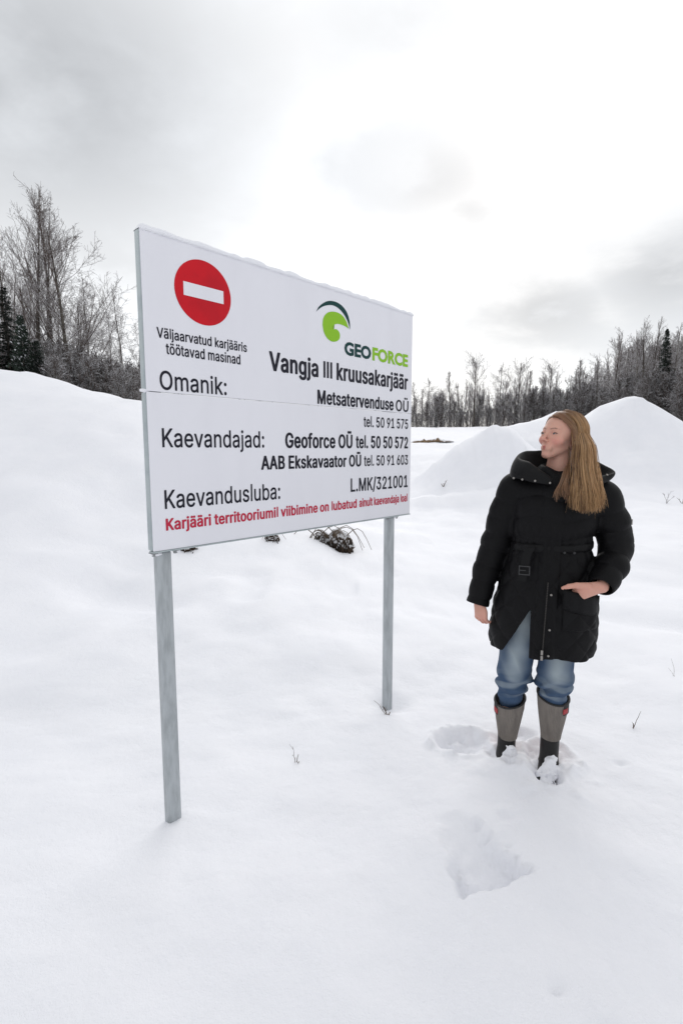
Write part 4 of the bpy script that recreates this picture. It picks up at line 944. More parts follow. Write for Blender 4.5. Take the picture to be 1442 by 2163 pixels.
def spruce(seed, h, wid):
    rs = random.Random(seed)
    segs, V, F = [], [], []
    tv, tf = tubes([(np.array([(0, 0, -0.3), (0.02, 0, h * 0.5), (0, 0.02, h)]), np.array([h * 0.012, h * 0.007, 0.01]))], 6)
    z = h * 0.04
    while z < h * 0.98:
        f = z / h
        L0 = wid * (1 - f) ** 0.85 + 0.08
        for k in range(7 if f < 0.7 else 5):
            az = rs.uniform(0, 2 * math.pi)
            L = L0 * rs.uniform(0.6, 1.12)
            droop = rs.uniform(0.10, 0.38) * (1.1 - f)
            ca, sa = math.cos(az), math.sin(az)
            n = max(3, int(L / 0.28))
            for i in range(n):
                t0, t1 = i / n, (i + 1) / n
                zz0 = z - droop * L * t0 ** 0.8 + 0.10 * L * t0 ** 3
                hw = 0.22 * L0 ** 0.5 * (1 - 0.65 * t0) * rs.uniform(0.7, 1.3)
                for sgn in (-1, 1):
                    tip = (ca * (L * t1 + hw * 0.35) - sa * sgn * hw, sa * (L * t1 + hw * 0.35) + ca * sgn * hw, zz0 - rs.uniform(0.02, 0.20) * hw - 0.25 * hw)
                    b = len(V)
                    V += [(ca * L * t0, sa * L * t0, zz0), tip, (ca * L * t1, sa * L * t1, zz0 - droop * L * 0.1 / n - 0.02)]
                    F.append((b, b + 1, b + 2))
                    # hanging side twiglets
                    for _ in range(2):
                        u = rs.random()
                        m0 = tuple(V[b][j] + (tip[j] - V[b][j]) * u for j in range(3))
                        b2 = len(V)
                        w = 0.05 + 0.05 * rs.random()
                        V += [m0, (m0[0] + w * rs.uniform(-1, 1), m0[1] + w * rs.uniform(-1, 1), m0[2] - 0.10 - 0.14 * rs.random()), (m0[0] + w, m0[1] - w, m0[2] + 0.02)]
                        F.append((b2, b2 + 1, b2 + 2))
        z += h * 0.014 + 0.03
    return np_mesh('trunk', tv, tf), np_mesh('crown', V, np.array(F))


PA = dict(kids=(0, 11, 7, 0), trop=(0, 0.10, 0.10, 0.06), ang=(25, 60), ratio=(0.5, 0.46, 0.42, 0.3), rmin=0.012, clear=0.22, whorl=3, up=(15, 45), spread=0.27, girth=0.0105)
PROTO = {}


def proto(key, meshes, mt, mc):
    meshes[0].materials.append(mt); meshes[1].materials.append(mc)
    PROTO[key] = meshes


def P_(**k):
    d = dict(PA); d.update(k); return d


proto('tall_a', deciduous(3, 16, P_(up=(30, 62), spread=0.24, whorl=4, clear=0.34, kids=(0, 9, 7, 0), rmin=0.0072)), M_TRUNK, M_TWIG)
proto('tall_b', deciduous(8, 16, P_(up=(30, 62), spread=0.22, whorl=3, clear=0.36, kids=(0, 10, 7, 0), rmin=0.0075), fork=True), M_TRUNK, M_TWIG)
proto('wide', deciduous(12, 12, P_(up=(15, 45), spread=0.42, whorl=3, clear=0.14, rmin=0.0072, kids=(0, 13, 8, 0), girth=0.013)), M_TRUNK, M_TWIG)
proto('birch', deciduous(17, 12, P_(up=(30, 65), spread=0.26, whorl=3, clear=0.28, trop=(0, 0.04, -0.16, -0.22), rmin=0.008, kids=(0, 11, 7, 0))), M_BIRCH, M_TWIG)
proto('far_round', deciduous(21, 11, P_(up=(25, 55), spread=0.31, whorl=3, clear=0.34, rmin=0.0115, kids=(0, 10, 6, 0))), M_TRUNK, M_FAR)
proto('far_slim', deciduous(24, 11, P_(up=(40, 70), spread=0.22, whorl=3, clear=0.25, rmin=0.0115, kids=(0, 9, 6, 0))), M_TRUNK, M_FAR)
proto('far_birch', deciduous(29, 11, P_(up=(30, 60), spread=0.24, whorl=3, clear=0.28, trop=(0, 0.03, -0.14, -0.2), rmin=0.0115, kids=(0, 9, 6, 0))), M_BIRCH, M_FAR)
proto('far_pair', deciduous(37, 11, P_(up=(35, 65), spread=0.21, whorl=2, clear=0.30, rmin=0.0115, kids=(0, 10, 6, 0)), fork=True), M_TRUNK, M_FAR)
proto('thicket', deciduous(33, 7, P_(up=(20, 60), spread=0.32, whorl=4, clear=0.05, rmin=0.012, kids=(0, 9, 6, 0), girth=0.007), fork=True), M_TRUNK, M_BRUSH)
proto('spruce_a', spruce(5, 10, 1.9), M_TRUNK, M_NEEDLE)
proto('spruce_b', spruce(6, 10, 1.45), M_TRUNK, M_NEEDLE)
BASE_H = dict(tall_a=16, tall_b=16, wide=12, birch=12, far_round=11, far_slim=11, far_birch=11, far_pair=11, thicket=7, spruce_a=10, spruce_b=10)


def plant(kind, x, y, h, rz, label, group=None, cat='tree', name=None, sxy=1.0):
    z = gz(x, y) - 0.05
    nm = name or ('spruce_tree' if kind.startswith('spruce') else 'birch_tree' if 'birch' in kind else 'bare_tree')
    root = empty(nm, (x, y, z), rz)
    s = h / BASE_H[kind]
    root.scale = (s * sxy, s * sxy, s)
    tag(root, label, cat, group)
    for part, me in zip(('trunk', 'crown'), PROTO[kind]):
        o = bpy.data.objects.new(part, me)
        COL.objects.link(o)
        o.parent = root
    return root


TREES = [
    ('tall_a', -17.18, 30, 13.49, 3.91, 'tallest bare tree on the far left, its crown forking above all others', None, 'tree', None, 1.0),
    ('tall_b', -16.91, 31, 13.12, 4.66, 'tall twin-stemmed bare tree right of the tallest one on the left', None, 'tree', None, 0.9),
    ('wide', -14.75, 29, 11.26, 4.99, 'broad bare tree with long low side limbs, between the tall pair and the sign', None, 'tree', None, 1.0),
    ('tall_a', -18.6, 30, 11.12, 5.92, 'tall bare tree cut by the left edge of the photo', None, 'tree', None, 0.9),
    ('birch', -15.56, 38, 9.91, 4.65, 'grey birch with drooping twigs just left of the sign', None, 'tree', None, 0.8),
    ('birch', -17.39, 40, 8.51, 5.79, 'lower slim birch behind the broad bare tree', None, 'tree', None, 0.7),
    ('birch', -14.99, 39, 7.91, 0.18, 'birch half hidden by the left edge of the sign', None, 'tree', None, 0.8),
    ('birch', -16.88, 36, 10.43, 2.92, 'pale bare birch seen through the branches of the broad tree', None, 'tree', None, 0.9),
    ('spruce_a', -16.82, 27, 7.46, 5.92, 'dark snow-dusted spruce at the left edge of the photo', None, 'tree', None, 1.3),
    ('spruce_b', -15.48, 26, 5.96, 4.08, 'dark spruce at the foot of the tallest bare tree', None, 'tree', None, 1.35),
    ('spruce_a', -14.22, 25, 4.65, 5.66, 'low wide spruce with snowy boughs behind the bank crest', None, 'tree', None, 1.6),
    ('spruce_b', -14.62, 27, 3.73, 0.71, 'smallest spruce beside the trunk of the broad bare tree', None, 'tree', None, 1.6),
    ('birch', -20.12, 37.631590434782645, 9.78, 0.08, 'bare tree in the depth of the wood behind the left snow bank', 'wood behind the left snow bank', 'tree', None, 0.8),
    ('wide', -30.47, 49.87934550830429, 14.52, 1.0, 'bare tree in the depth of the wood behind the left snow bank', 'wood behind the left snow bank', 'tree', None, 1),
    ('birch', -18.82, 43.11737097820034, 6.91, 0.01, 'bare tree in the depth of the wood behind the left snow bank', 'wood behind the left snow bank', 'tree', None, 0.8),
    ('birch', -21.26, 51.36203360347999, 7.08, 5.48, 'bare tree in the depth of the wood behind the left snow bank', 'wood behind the left snow bank', 'tree', None, 0.8),
    ('birch', -27.65, 46.84528763600947, 12.41, 1.14, 'bare tree in the depth of the wood behind the left snow bank', 'wood behind the left snow bank', 'tree', None, 0.8),
    ('birch', -19.33, 50.299866841223654, 5.52, 0.14, 'bare tree in the depth of the wood behind the left snow bank', 'wood behind the left snow bank', 'tree', None, 1),
    ('birch', -22.74, 41.30967179553021, 11.29, 3.68, 'bare tree in the depth of the wood behind the left snow bank', 'wood behind the left snow bank', 'tree', None, 1.2),
    ('wide', -20.66, 41.6856217167995, 10.06, 3.02, 'bare tree in the depth of the wood behind the left snow bank', 'wood behind the left snow bank', 'tree', None, 1),
    ('tall_a', -22.59, 38.81792128765594, 10.48, 6.12, 'bare tree in the depth of the wood behind the left snow bank', 'wood behind the left snow bank', 'tree', None, 1),
    ('wide', -24.45, 36.289080566056484, 9.87, 2.3, 'bare tree in the depth of the wood behind the left snow bank', 'wood behind the left snow bank', 'tree', None, 1),
    ('tall_b', -23.77, 47.32413210641378, 10.37, 6.0, 'bare tree in the depth of the wood behind the left snow bank', 'wood behind the left snow bank', 'tree', None, 1.2),
    ('birch', -31.69, 51.07270127084319, 12.76, 3.22, 'bare tree in the depth of the wood behind the left snow bank', 'wood behind the left snow bank', 'tree', None, 1),
    ('thicket', -11.69, 28.628497593704825, 3.97, 3.7, 'snow-dusted low thicket at the edge of the left wood', 'thickets behind the left snow bank', 'bush', 'thicket', 1.2),
    ('thicket', -11.96, 26.95863807474312, 4.11, 2.72, 'snow-dusted low thicket at the edge of the left wood', 'thickets behind the left snow bank', 'bush', 'thicket', 1.2),
    ('thicket', -11.1, 29.128800541969206, 3.84, 2.28, 'snow-dusted low thicket at the edge of the left wood', 'thickets behind the left snow bank', 'bush', 'thicket', 1.2),
    ('thicket', -19.93, 31.02606734224737, 5.69, 0.58, 'snow-dusted low thicket at the edge of the left wood', 'thickets behind the left snow bank', 'bush', 'thicket', 1.2),
    ('thicket', -15.15, 31.987736171349603, 4.55, 3.94, 'snow-dusted low thicket at the edge of the left wood', 'thickets behind the left snow bank', 'bush', 'thicket', 1.2),
    ('thicket', -13.34, 28.837937739605415, 4.3, 4.52, 'snow-dusted low thicket at the edge of the left wood', 'thickets behind the left snow bank', 'bush', 'thicket', 1.2),
    ('thicket', -22.07, 33.2360681597805, 5.63, 0.2, 'snow-dusted low thicket at the edge of the left wood', 'thickets behind the left snow bank', 'bush', 'thicket', 1.2),
    ('thicket', -12.09, 26.502088580702626, 4.19, 4.09, 'snow-dusted low thicket at the edge of the left wood', 'thickets behind the left snow bank', 'bush', 'thicket', 1.2),
    ('thicket', -19.59, 30.38324372714171, 4.84, 5.03, 'snow-dusted low thicket at the edge of the left wood', 'thickets behind the left snow bank', 'bush', 'thicket', 1.2),
    ('thicket', -19.74, 33.813004861151015, 5.69, 3.54, 'snow-dusted low thicket at the edge of the left wood', 'thickets behind the left snow bank', 'bush', 'thicket', 1.2),
    ('thicket', -18.25, 28.138224132853047, 4.8, 1.06, 'snow-dusted low thicket at the edge of the left wood', 'thickets behind the left snow bank', 'bush', 'thicket', 1.2),
    ('thicket', -16.11, 28.20645820310808, 5.17, 0.89, 'snow-dusted low thicket at the edge of the left wood', 'thickets behind the left snow bank', 'bush', 'thicket', 1.2),
    ('thicket', -10.27, 25.692899091244307, 3.53, 3.28, 'snow-dusted low thicket at the edge of the left wood', 'thickets behind the left snow bank', 'bush', 'thicket', 1.2),
    ('thicket', -10.53, 27.177022522616568, 3.43, 1.72, 'snow-dusted low thicket at the edge of the left wood', 'thickets behind the left snow bank', 'bush', 'thicket', 1.2),
    ('thicket', -13.63, 25.12560349531477, 4.04, 5.16, 'snow-dusted low thicket at the edge of the left wood', 'thickets behind the left snow bank', 'bush', 'thicket', 1.2),
    ('thicket', -17.41, 33.3714449926706, 5.23, 5.45, 'snow-dusted low thicket at the edge of the left wood', 'thickets behind the left snow bank', 'bush', 'thicket', 1.2),
    ('thicket', -18.45, 29.15178872510932, 5.15, 3.44, 'snow-dusted low thicket at the edge of the left wood', 'thickets behind the left snow bank', 'bush', 'thicket', 1.2),
    ('thicket', -16.95, 31.951517833389197, 5.26, 2.23, 'snow-dusted low thicket at the edge of the left wood', 'thickets behind the left snow bank', 'bush', 'thicket', 1.2),
    ('thicket', -13.63, 27.05699082936583, 4.77, 3.51, 'snow-dusted low thicket at the edge of the left wood', 'thickets behind the left snow bank', 'bush', 'thicket', 1.2),
    ('thicket', -12.79, 26.648584452997703, 3.88, 6.16, 'snow-dusted low thicket at the edge of the left wood', 'thickets behind the left snow bank', 'bush', 'thicket', 1.2),
    ('thicket', -12.75, 27.400733891851615, 3.66, 1.12, 'snow-dusted low thicket at the edge of the left wood', 'thickets behind the left snow bank', 'bush', 'thicket', 1.2),
    ('thicket', -13.38, 31.73717017849477, 4.02, 2.05, 'snow-dusted low thicket at the edge of the left wood', 'thickets behind the left snow bank', 'bush', 'thicket', 1.2),
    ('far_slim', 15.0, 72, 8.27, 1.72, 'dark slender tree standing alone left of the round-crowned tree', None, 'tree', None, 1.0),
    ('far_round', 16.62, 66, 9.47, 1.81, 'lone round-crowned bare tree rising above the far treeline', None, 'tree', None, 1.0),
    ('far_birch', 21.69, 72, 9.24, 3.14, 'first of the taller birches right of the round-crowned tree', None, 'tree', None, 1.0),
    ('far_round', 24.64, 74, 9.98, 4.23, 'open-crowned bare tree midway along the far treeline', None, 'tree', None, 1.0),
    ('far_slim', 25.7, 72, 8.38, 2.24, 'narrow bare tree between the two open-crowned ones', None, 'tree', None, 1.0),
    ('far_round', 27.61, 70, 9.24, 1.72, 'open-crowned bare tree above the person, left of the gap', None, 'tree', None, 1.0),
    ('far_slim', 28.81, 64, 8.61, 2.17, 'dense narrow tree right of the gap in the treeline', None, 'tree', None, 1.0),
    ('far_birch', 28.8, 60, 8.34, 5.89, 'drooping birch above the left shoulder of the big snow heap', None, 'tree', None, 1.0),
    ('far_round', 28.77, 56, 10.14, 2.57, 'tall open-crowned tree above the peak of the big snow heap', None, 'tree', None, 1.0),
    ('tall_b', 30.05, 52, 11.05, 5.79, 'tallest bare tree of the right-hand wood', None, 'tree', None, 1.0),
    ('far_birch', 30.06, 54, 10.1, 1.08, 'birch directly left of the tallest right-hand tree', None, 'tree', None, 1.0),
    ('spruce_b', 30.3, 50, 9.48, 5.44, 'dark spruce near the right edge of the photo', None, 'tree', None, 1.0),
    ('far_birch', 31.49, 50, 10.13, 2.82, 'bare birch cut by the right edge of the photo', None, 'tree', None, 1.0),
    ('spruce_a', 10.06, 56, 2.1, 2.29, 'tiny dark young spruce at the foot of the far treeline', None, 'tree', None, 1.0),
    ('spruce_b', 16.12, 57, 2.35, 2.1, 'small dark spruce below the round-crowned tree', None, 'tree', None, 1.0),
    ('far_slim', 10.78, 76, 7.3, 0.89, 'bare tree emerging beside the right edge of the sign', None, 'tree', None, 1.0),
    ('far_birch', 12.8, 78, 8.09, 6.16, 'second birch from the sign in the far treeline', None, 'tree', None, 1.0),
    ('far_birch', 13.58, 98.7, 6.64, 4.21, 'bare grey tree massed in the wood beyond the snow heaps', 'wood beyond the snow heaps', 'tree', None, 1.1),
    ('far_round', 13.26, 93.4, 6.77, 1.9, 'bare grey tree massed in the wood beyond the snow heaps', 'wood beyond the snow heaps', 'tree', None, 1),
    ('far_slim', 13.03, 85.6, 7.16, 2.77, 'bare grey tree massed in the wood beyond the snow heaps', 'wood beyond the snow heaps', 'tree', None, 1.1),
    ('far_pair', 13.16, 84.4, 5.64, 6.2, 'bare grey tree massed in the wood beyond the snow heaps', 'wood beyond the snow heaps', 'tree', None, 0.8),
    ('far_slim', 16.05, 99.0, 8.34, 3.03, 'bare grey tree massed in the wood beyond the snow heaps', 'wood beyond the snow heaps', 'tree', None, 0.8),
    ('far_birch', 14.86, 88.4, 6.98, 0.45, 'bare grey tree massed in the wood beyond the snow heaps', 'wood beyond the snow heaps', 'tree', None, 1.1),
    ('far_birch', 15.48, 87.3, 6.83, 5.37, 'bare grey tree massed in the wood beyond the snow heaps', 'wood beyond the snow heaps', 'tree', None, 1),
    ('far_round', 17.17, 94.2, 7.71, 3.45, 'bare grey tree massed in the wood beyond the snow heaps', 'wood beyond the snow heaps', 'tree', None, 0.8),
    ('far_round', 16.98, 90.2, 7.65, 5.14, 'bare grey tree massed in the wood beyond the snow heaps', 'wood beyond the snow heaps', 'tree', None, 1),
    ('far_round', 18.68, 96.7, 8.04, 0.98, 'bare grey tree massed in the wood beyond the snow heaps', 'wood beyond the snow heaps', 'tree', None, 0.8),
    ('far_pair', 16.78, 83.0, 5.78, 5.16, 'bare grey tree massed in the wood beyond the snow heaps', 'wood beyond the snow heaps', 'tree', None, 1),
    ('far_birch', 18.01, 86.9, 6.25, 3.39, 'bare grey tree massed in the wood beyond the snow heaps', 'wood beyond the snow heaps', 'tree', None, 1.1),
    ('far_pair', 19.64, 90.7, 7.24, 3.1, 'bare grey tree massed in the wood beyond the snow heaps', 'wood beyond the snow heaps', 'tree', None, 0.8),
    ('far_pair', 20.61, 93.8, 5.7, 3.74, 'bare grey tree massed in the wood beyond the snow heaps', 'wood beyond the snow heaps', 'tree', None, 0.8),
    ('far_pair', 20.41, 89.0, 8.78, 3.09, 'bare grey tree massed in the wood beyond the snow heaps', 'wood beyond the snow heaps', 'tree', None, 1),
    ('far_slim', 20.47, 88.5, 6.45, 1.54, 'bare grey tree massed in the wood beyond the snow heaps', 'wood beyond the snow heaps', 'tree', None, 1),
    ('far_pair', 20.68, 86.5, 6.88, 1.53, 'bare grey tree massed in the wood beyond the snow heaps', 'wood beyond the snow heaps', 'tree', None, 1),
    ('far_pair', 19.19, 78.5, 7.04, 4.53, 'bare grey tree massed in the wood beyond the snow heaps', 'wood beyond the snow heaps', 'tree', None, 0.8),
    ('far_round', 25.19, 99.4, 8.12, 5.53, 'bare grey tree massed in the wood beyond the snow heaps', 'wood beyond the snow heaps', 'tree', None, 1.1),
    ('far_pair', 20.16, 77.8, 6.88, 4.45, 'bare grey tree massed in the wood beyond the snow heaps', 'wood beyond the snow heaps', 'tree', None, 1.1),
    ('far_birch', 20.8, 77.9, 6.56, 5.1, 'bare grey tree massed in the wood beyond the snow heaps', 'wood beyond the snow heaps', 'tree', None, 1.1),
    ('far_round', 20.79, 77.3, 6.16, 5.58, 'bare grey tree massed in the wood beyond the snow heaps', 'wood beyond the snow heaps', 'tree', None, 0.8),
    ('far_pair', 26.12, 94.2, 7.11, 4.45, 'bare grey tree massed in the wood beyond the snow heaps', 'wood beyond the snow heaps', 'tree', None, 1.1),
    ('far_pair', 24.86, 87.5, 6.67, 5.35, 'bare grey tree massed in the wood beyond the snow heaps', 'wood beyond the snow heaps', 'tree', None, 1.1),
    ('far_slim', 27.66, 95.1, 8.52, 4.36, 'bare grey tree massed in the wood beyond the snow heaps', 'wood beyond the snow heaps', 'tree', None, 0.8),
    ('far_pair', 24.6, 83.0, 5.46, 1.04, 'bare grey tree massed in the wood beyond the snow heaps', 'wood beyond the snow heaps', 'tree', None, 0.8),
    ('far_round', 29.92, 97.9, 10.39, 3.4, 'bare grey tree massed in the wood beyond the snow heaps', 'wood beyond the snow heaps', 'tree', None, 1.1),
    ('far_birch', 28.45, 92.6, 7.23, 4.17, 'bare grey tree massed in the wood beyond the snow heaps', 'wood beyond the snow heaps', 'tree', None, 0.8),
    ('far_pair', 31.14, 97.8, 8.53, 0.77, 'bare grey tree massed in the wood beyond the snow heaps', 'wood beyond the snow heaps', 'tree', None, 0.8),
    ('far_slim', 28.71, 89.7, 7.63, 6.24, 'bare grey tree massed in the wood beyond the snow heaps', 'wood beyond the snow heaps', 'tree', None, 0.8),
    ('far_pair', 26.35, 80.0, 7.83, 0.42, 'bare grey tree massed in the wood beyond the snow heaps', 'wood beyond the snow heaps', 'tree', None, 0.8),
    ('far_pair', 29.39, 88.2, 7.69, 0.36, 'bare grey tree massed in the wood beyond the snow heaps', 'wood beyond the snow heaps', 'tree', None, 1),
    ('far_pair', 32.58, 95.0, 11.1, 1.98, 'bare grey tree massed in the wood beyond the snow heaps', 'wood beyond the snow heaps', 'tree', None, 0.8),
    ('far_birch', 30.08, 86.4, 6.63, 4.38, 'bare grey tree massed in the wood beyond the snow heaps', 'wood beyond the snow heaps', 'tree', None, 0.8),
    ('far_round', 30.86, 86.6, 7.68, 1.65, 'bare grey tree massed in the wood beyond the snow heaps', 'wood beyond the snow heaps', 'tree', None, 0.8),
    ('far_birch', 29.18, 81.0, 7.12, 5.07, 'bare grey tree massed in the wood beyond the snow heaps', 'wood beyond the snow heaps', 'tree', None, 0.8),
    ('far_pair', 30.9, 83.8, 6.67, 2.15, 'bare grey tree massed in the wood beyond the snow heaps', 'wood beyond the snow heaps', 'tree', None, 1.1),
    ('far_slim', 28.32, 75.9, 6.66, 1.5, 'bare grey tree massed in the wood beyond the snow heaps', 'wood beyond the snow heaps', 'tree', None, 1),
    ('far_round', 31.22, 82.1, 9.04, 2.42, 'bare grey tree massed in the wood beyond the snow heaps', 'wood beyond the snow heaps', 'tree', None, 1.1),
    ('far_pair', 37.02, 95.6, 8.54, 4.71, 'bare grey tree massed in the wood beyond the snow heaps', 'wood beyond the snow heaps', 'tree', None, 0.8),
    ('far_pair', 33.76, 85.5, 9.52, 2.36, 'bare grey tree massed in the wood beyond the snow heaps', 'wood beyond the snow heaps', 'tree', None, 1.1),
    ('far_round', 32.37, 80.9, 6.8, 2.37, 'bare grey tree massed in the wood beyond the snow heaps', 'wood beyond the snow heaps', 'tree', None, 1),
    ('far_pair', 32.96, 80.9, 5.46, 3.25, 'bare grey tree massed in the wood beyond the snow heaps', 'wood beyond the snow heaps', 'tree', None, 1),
    ('far_pair', 35.79, 86.9, 7.5, 0.23, 'bare grey tree massed in the wood beyond the snow heaps', 'wood beyond the snow heaps', 'tree', None, 0.8),
    ('far_pair', 35.66, 85.0, 5.9, 0.0, 'bare grey tree massed in the wood beyond the snow heaps', 'wood beyond the snow heaps', 'tree', None, 1),
    ('far_round', 39.86, 93.7, 6.06, 2.92, 'bare grey tree massed in the wood beyond the snow heaps', 'wood beyond the snow heaps', 'tree', None, 1),
    ('far_birch', 33.32, 77.1, 5.34, 0.96, 'bare grey tree massed in the wood beyond the snow heaps', 'wood beyond the snow heaps', 'tree', None, 1),
    ('far_pair', 34.56, 79.2, 6.22, 1.48, 'bare grey tree massed in the wood beyond the snow heaps', 'wood beyond the snow heaps', 'tree', None, 1.1),
    ('far_birch', 32.24, 73.2, 7.22, 4.32, 'bare grey tree massed in the wood beyond the snow heaps', 'wood beyond the snow heaps', 'tree', None, 0.8),
    ('far_pair', 36.61, 82.3, 9.33, 2.04, 'bare grey tree massed in the wood beyond the snow heaps', 'wood beyond the snow heaps', 'tree', None, 1.1),
    ('far_pair', 34.44, 76.9, 9.11, 0.16, 'bare grey tree massed in the wood beyond the snow heaps', 'wood beyond the snow heaps', 'tree', None, 1.1),
    ('far_pair', 33.02, 72.9, 6.21, 2.29, 'bare grey tree massed in the wood beyond the snow heaps', 'wood beyond the snow heaps', 'tree', None, 1.1),
    ('far_birch', 36.89, 81.0, 10.07, 2.94, 'bare grey tree massed in the wood beyond the snow heaps', 'wood beyond the snow heaps', 'tree', None, 1.1),
    ('far_pair', 34.26, 73.9, 6.67, 3.82, 'bare grey tree massed in the wood beyond the snow heaps', 'wood beyond the snow heaps', 'tree', None, 1.1),
    ('far_pair', 35.15, 75.5, 9.59, 2.58, 'bare grey tree massed in the wood beyond the snow heaps', 'wood beyond the snow heaps', 'tree', None, 1.1),
    ('far_round', 38.1, 81.4, 8.79, 4.5, 'bare grey tree massed in the wood beyond the snow heaps', 'wood beyond the snow heaps', 'tree', None, 0.8),
    ('far_slim', 40.99, 86.5, 8.23, 4.29, 'bare grey tree massed in the wood beyond the snow heaps', 'wood beyond the snow heaps', 'tree', None, 0.8),
    ('far_slim', 37.79, 79.1, 10.26, 2.8, 'bare grey tree massed in the wood beyond the snow heaps', 'wood beyond the snow heaps', 'tree', None, 1),
    ('far_pair', 41.91, 86.9, 11.11, 4.02, 'bare grey tree massed in the wood beyond the snow heaps', 'wood beyond the snow heaps', 'tree', None, 1.1),
    ('far_birch', 35.23, 72.5, 7.44, 3.4, 'bare grey tree massed in the wood beyond the snow heaps', 'wood beyond the snow heaps', 'tree', None, 0.8),
    ('far_pair', 39.26, 79.7, 9.25, 3.39, 'bare grey tree massed in the wood beyond the snow heaps', 'wood beyond the snow heaps', 'tree', None, 1),
    ('far_pair', 39.03, 78.9, 9.61, 4.56, 'bare grey tree massed in the wood beyond the snow heaps', 'wood beyond the snow heaps', 'tree', None, 0.8),
    ('far_pair', 36.29, 72.4, 8.03, 3.48, 'bare grey tree massed in the wood beyond the snow heaps', 'wood beyond the snow heaps', 'tree', None, 0.8),
    ('far_birch', 38.21, 76.1, 8.76, 0.83, 'bare grey tree massed in the wood beyond the snow heaps', 'wood beyond the snow heaps', 'tree', None, 1),
    ('far_slim', 38.18, 75.2, 9.05, 4.18, 'bare grey tree massed in the wood beyond the snow heaps', 'wood beyond the snow heaps', 'tree', None, 1.1),
    ('far_pair', 38.31, 75.3, 11.51, 5.0, 'bare grey tree massed in the wood beyond the snow heaps', 'wood beyond the snow heaps', 'tree', None, 0.8),
    ('far_slim', 43.0, 83.3, 12.09, 2.39, 'bare grey tree massed in the wood beyond the snow heaps', 'wood beyond the snow heaps', 'tree', None, 1),
    ('far_birch', 33.05, 63.5, 8.35, 3.61, 'bare grey tree massed in the wood beyond the snow heaps', 'wood beyond the snow heaps', 'tree', None, 0.8),
    ('far_slim', 42.5, 81.2, 10.98, 2.69, 'bare grey tree massed in the wood beyond the snow heaps', 'wood beyond the snow heaps', 'tree', None, 1.1),
    ('far_round', 42.4, 80.8, 12.9, 1.92, 'bare grey tree massed in the wood beyond the snow heaps', 'wood beyond the snow heaps', 'tree', None, 0.8),
    ('far_birch', 39.01, 73.7, 11.31, 3.41, 'bare grey tree massed in the wood beyond the snow heaps', 'wood beyond the snow heaps', 'tree', None, 0.8),
    ('far_slim', 33.62, 62.8, 10.1, 5.19, 'bare grey tree massed in the wood beyond the snow heaps', 'wood beyond the snow heaps', 'tree', None, 0.8),
    ('far_round', 36.38, 67.6, 11.2, 2.69, 'bare grey tree massed in the wood beyond the snow heaps', 'wood beyond the snow heaps', 'tree', None, 1.1),
    ('far_slim', 37.37, 68.9, 11.08, 5.19, 'bare grey tree massed in the wood beyond the snow heaps', 'wood beyond the snow heaps', 'tree', None, 1.1),
    ('far_round', 34.77, 63.3, 9.05, 4.46, 'bare grey tree massed in the wood beyond the snow heaps', 'wood beyond the snow heaps', 'tree', None, 1.1),
    ('far_pair', 44.95, 81.6, 13.81, 2.8, 'bare grey tree massed in the wood beyond the snow heaps', 'wood beyond the snow heaps', 'tree', None, 1),
    ('far_pair', 40.96, 73.8, 11.5, 5.88, 'bare grey tree massed in the wood beyond the snow heaps', 'wood beyond the snow heaps', 'tree', None, 1.1),
    ('far_round', 45.57, 81.5, 14.42, 5.11, 'bare grey tree massed in the wood beyond the snow heaps', 'wood beyond the snow heaps', 'tree', None, 0.8),
    ('far_slim', 34.39, 61.1, 10.49, 1.48, 'bare grey tree massed in the wood beyond the snow heaps', 'wood beyond the snow heaps', 'tree', None, 1.1),
    ('far_pair', 38.27, 67.3, 11.36, 5.16, 'bare grey tree massed in the wood beyond the snow heaps', 'wood beyond the snow heaps', 'tree', None, 1),
    ('far_pair', 40.35, 70.6, 11.72, 5.11, 'bare grey tree massed in the wood beyond the snow heaps', 'wood beyond the snow heaps', 'tree', None, 0.8),
    ('far_slim', 45.52, 78.8, 12.79, 2.19, 'bare grey tree massed in the wood beyond the snow heaps', 'wood beyond the snow heaps', 'tree', None, 1),
    ('far_pair', 36.94, 63.9, 11.61, 2.49, 'bare grey tree massed in the wood beyond the snow heaps', 'wood beyond the snow heaps', 'tree', None, 0.8),
    ('far_pair', 37.74, 64.3, 9.82, 3.0, 'bare grey tree massed in the wood beyond the snow heaps', 'wood beyond the snow heaps', 'tree', None, 1),
    ('far_slim', 41.06, 69.6, 10.71, 4.32, 'bare grey tree massed in the wood beyond the snow heaps', 'wood beyond the snow heaps', 'tree', None, 1),
    ('far_round', 41.95, 71.0, 12.73, 0.14, 'bare grey tree massed in the wood beyond the snow heaps', 'wood beyond the snow heaps', 'tree', None, 1),
    ('far_round', 42.23, 70.6, 12.06, 3.43, 'bare grey tree massed in the wood beyond the snow heaps', 'wood beyond the snow heaps', 'tree', None, 1),
    ('far_round', 40.28, 66.7, 9.88, 3.5, 'bare grey tree massed in the wood beyond the snow heaps', 'wood beyond the snow heaps', 'tree', None, 1.1),
    ('far_pair', 36.17, 59.9, 10.09, 0.13, 'bare grey tree massed in the wood beyond the snow heaps', 'wood beyond the snow heaps', 'tree', None, 1.1),
    ('far_birch', 36.98, 60.6, 10.89, 4.86, 'bare grey tree massed in the wood beyond the snow heaps', 'wood beyond the snow heaps', 'tree', None, 0.8),
    ('far_pair', 45.96, 74.8, 13.13, 1.72, 'bare grey tree massed in the wood beyond the snow heaps', 'wood beyond the snow heaps', 'tree', None, 0.8),
    ('far_slim', 35.35, 57.0, 8.95, 5.63, 'bare grey tree massed in the wood beyond the snow heaps', 'wood beyond the snow heaps', 'tree', None, 1),
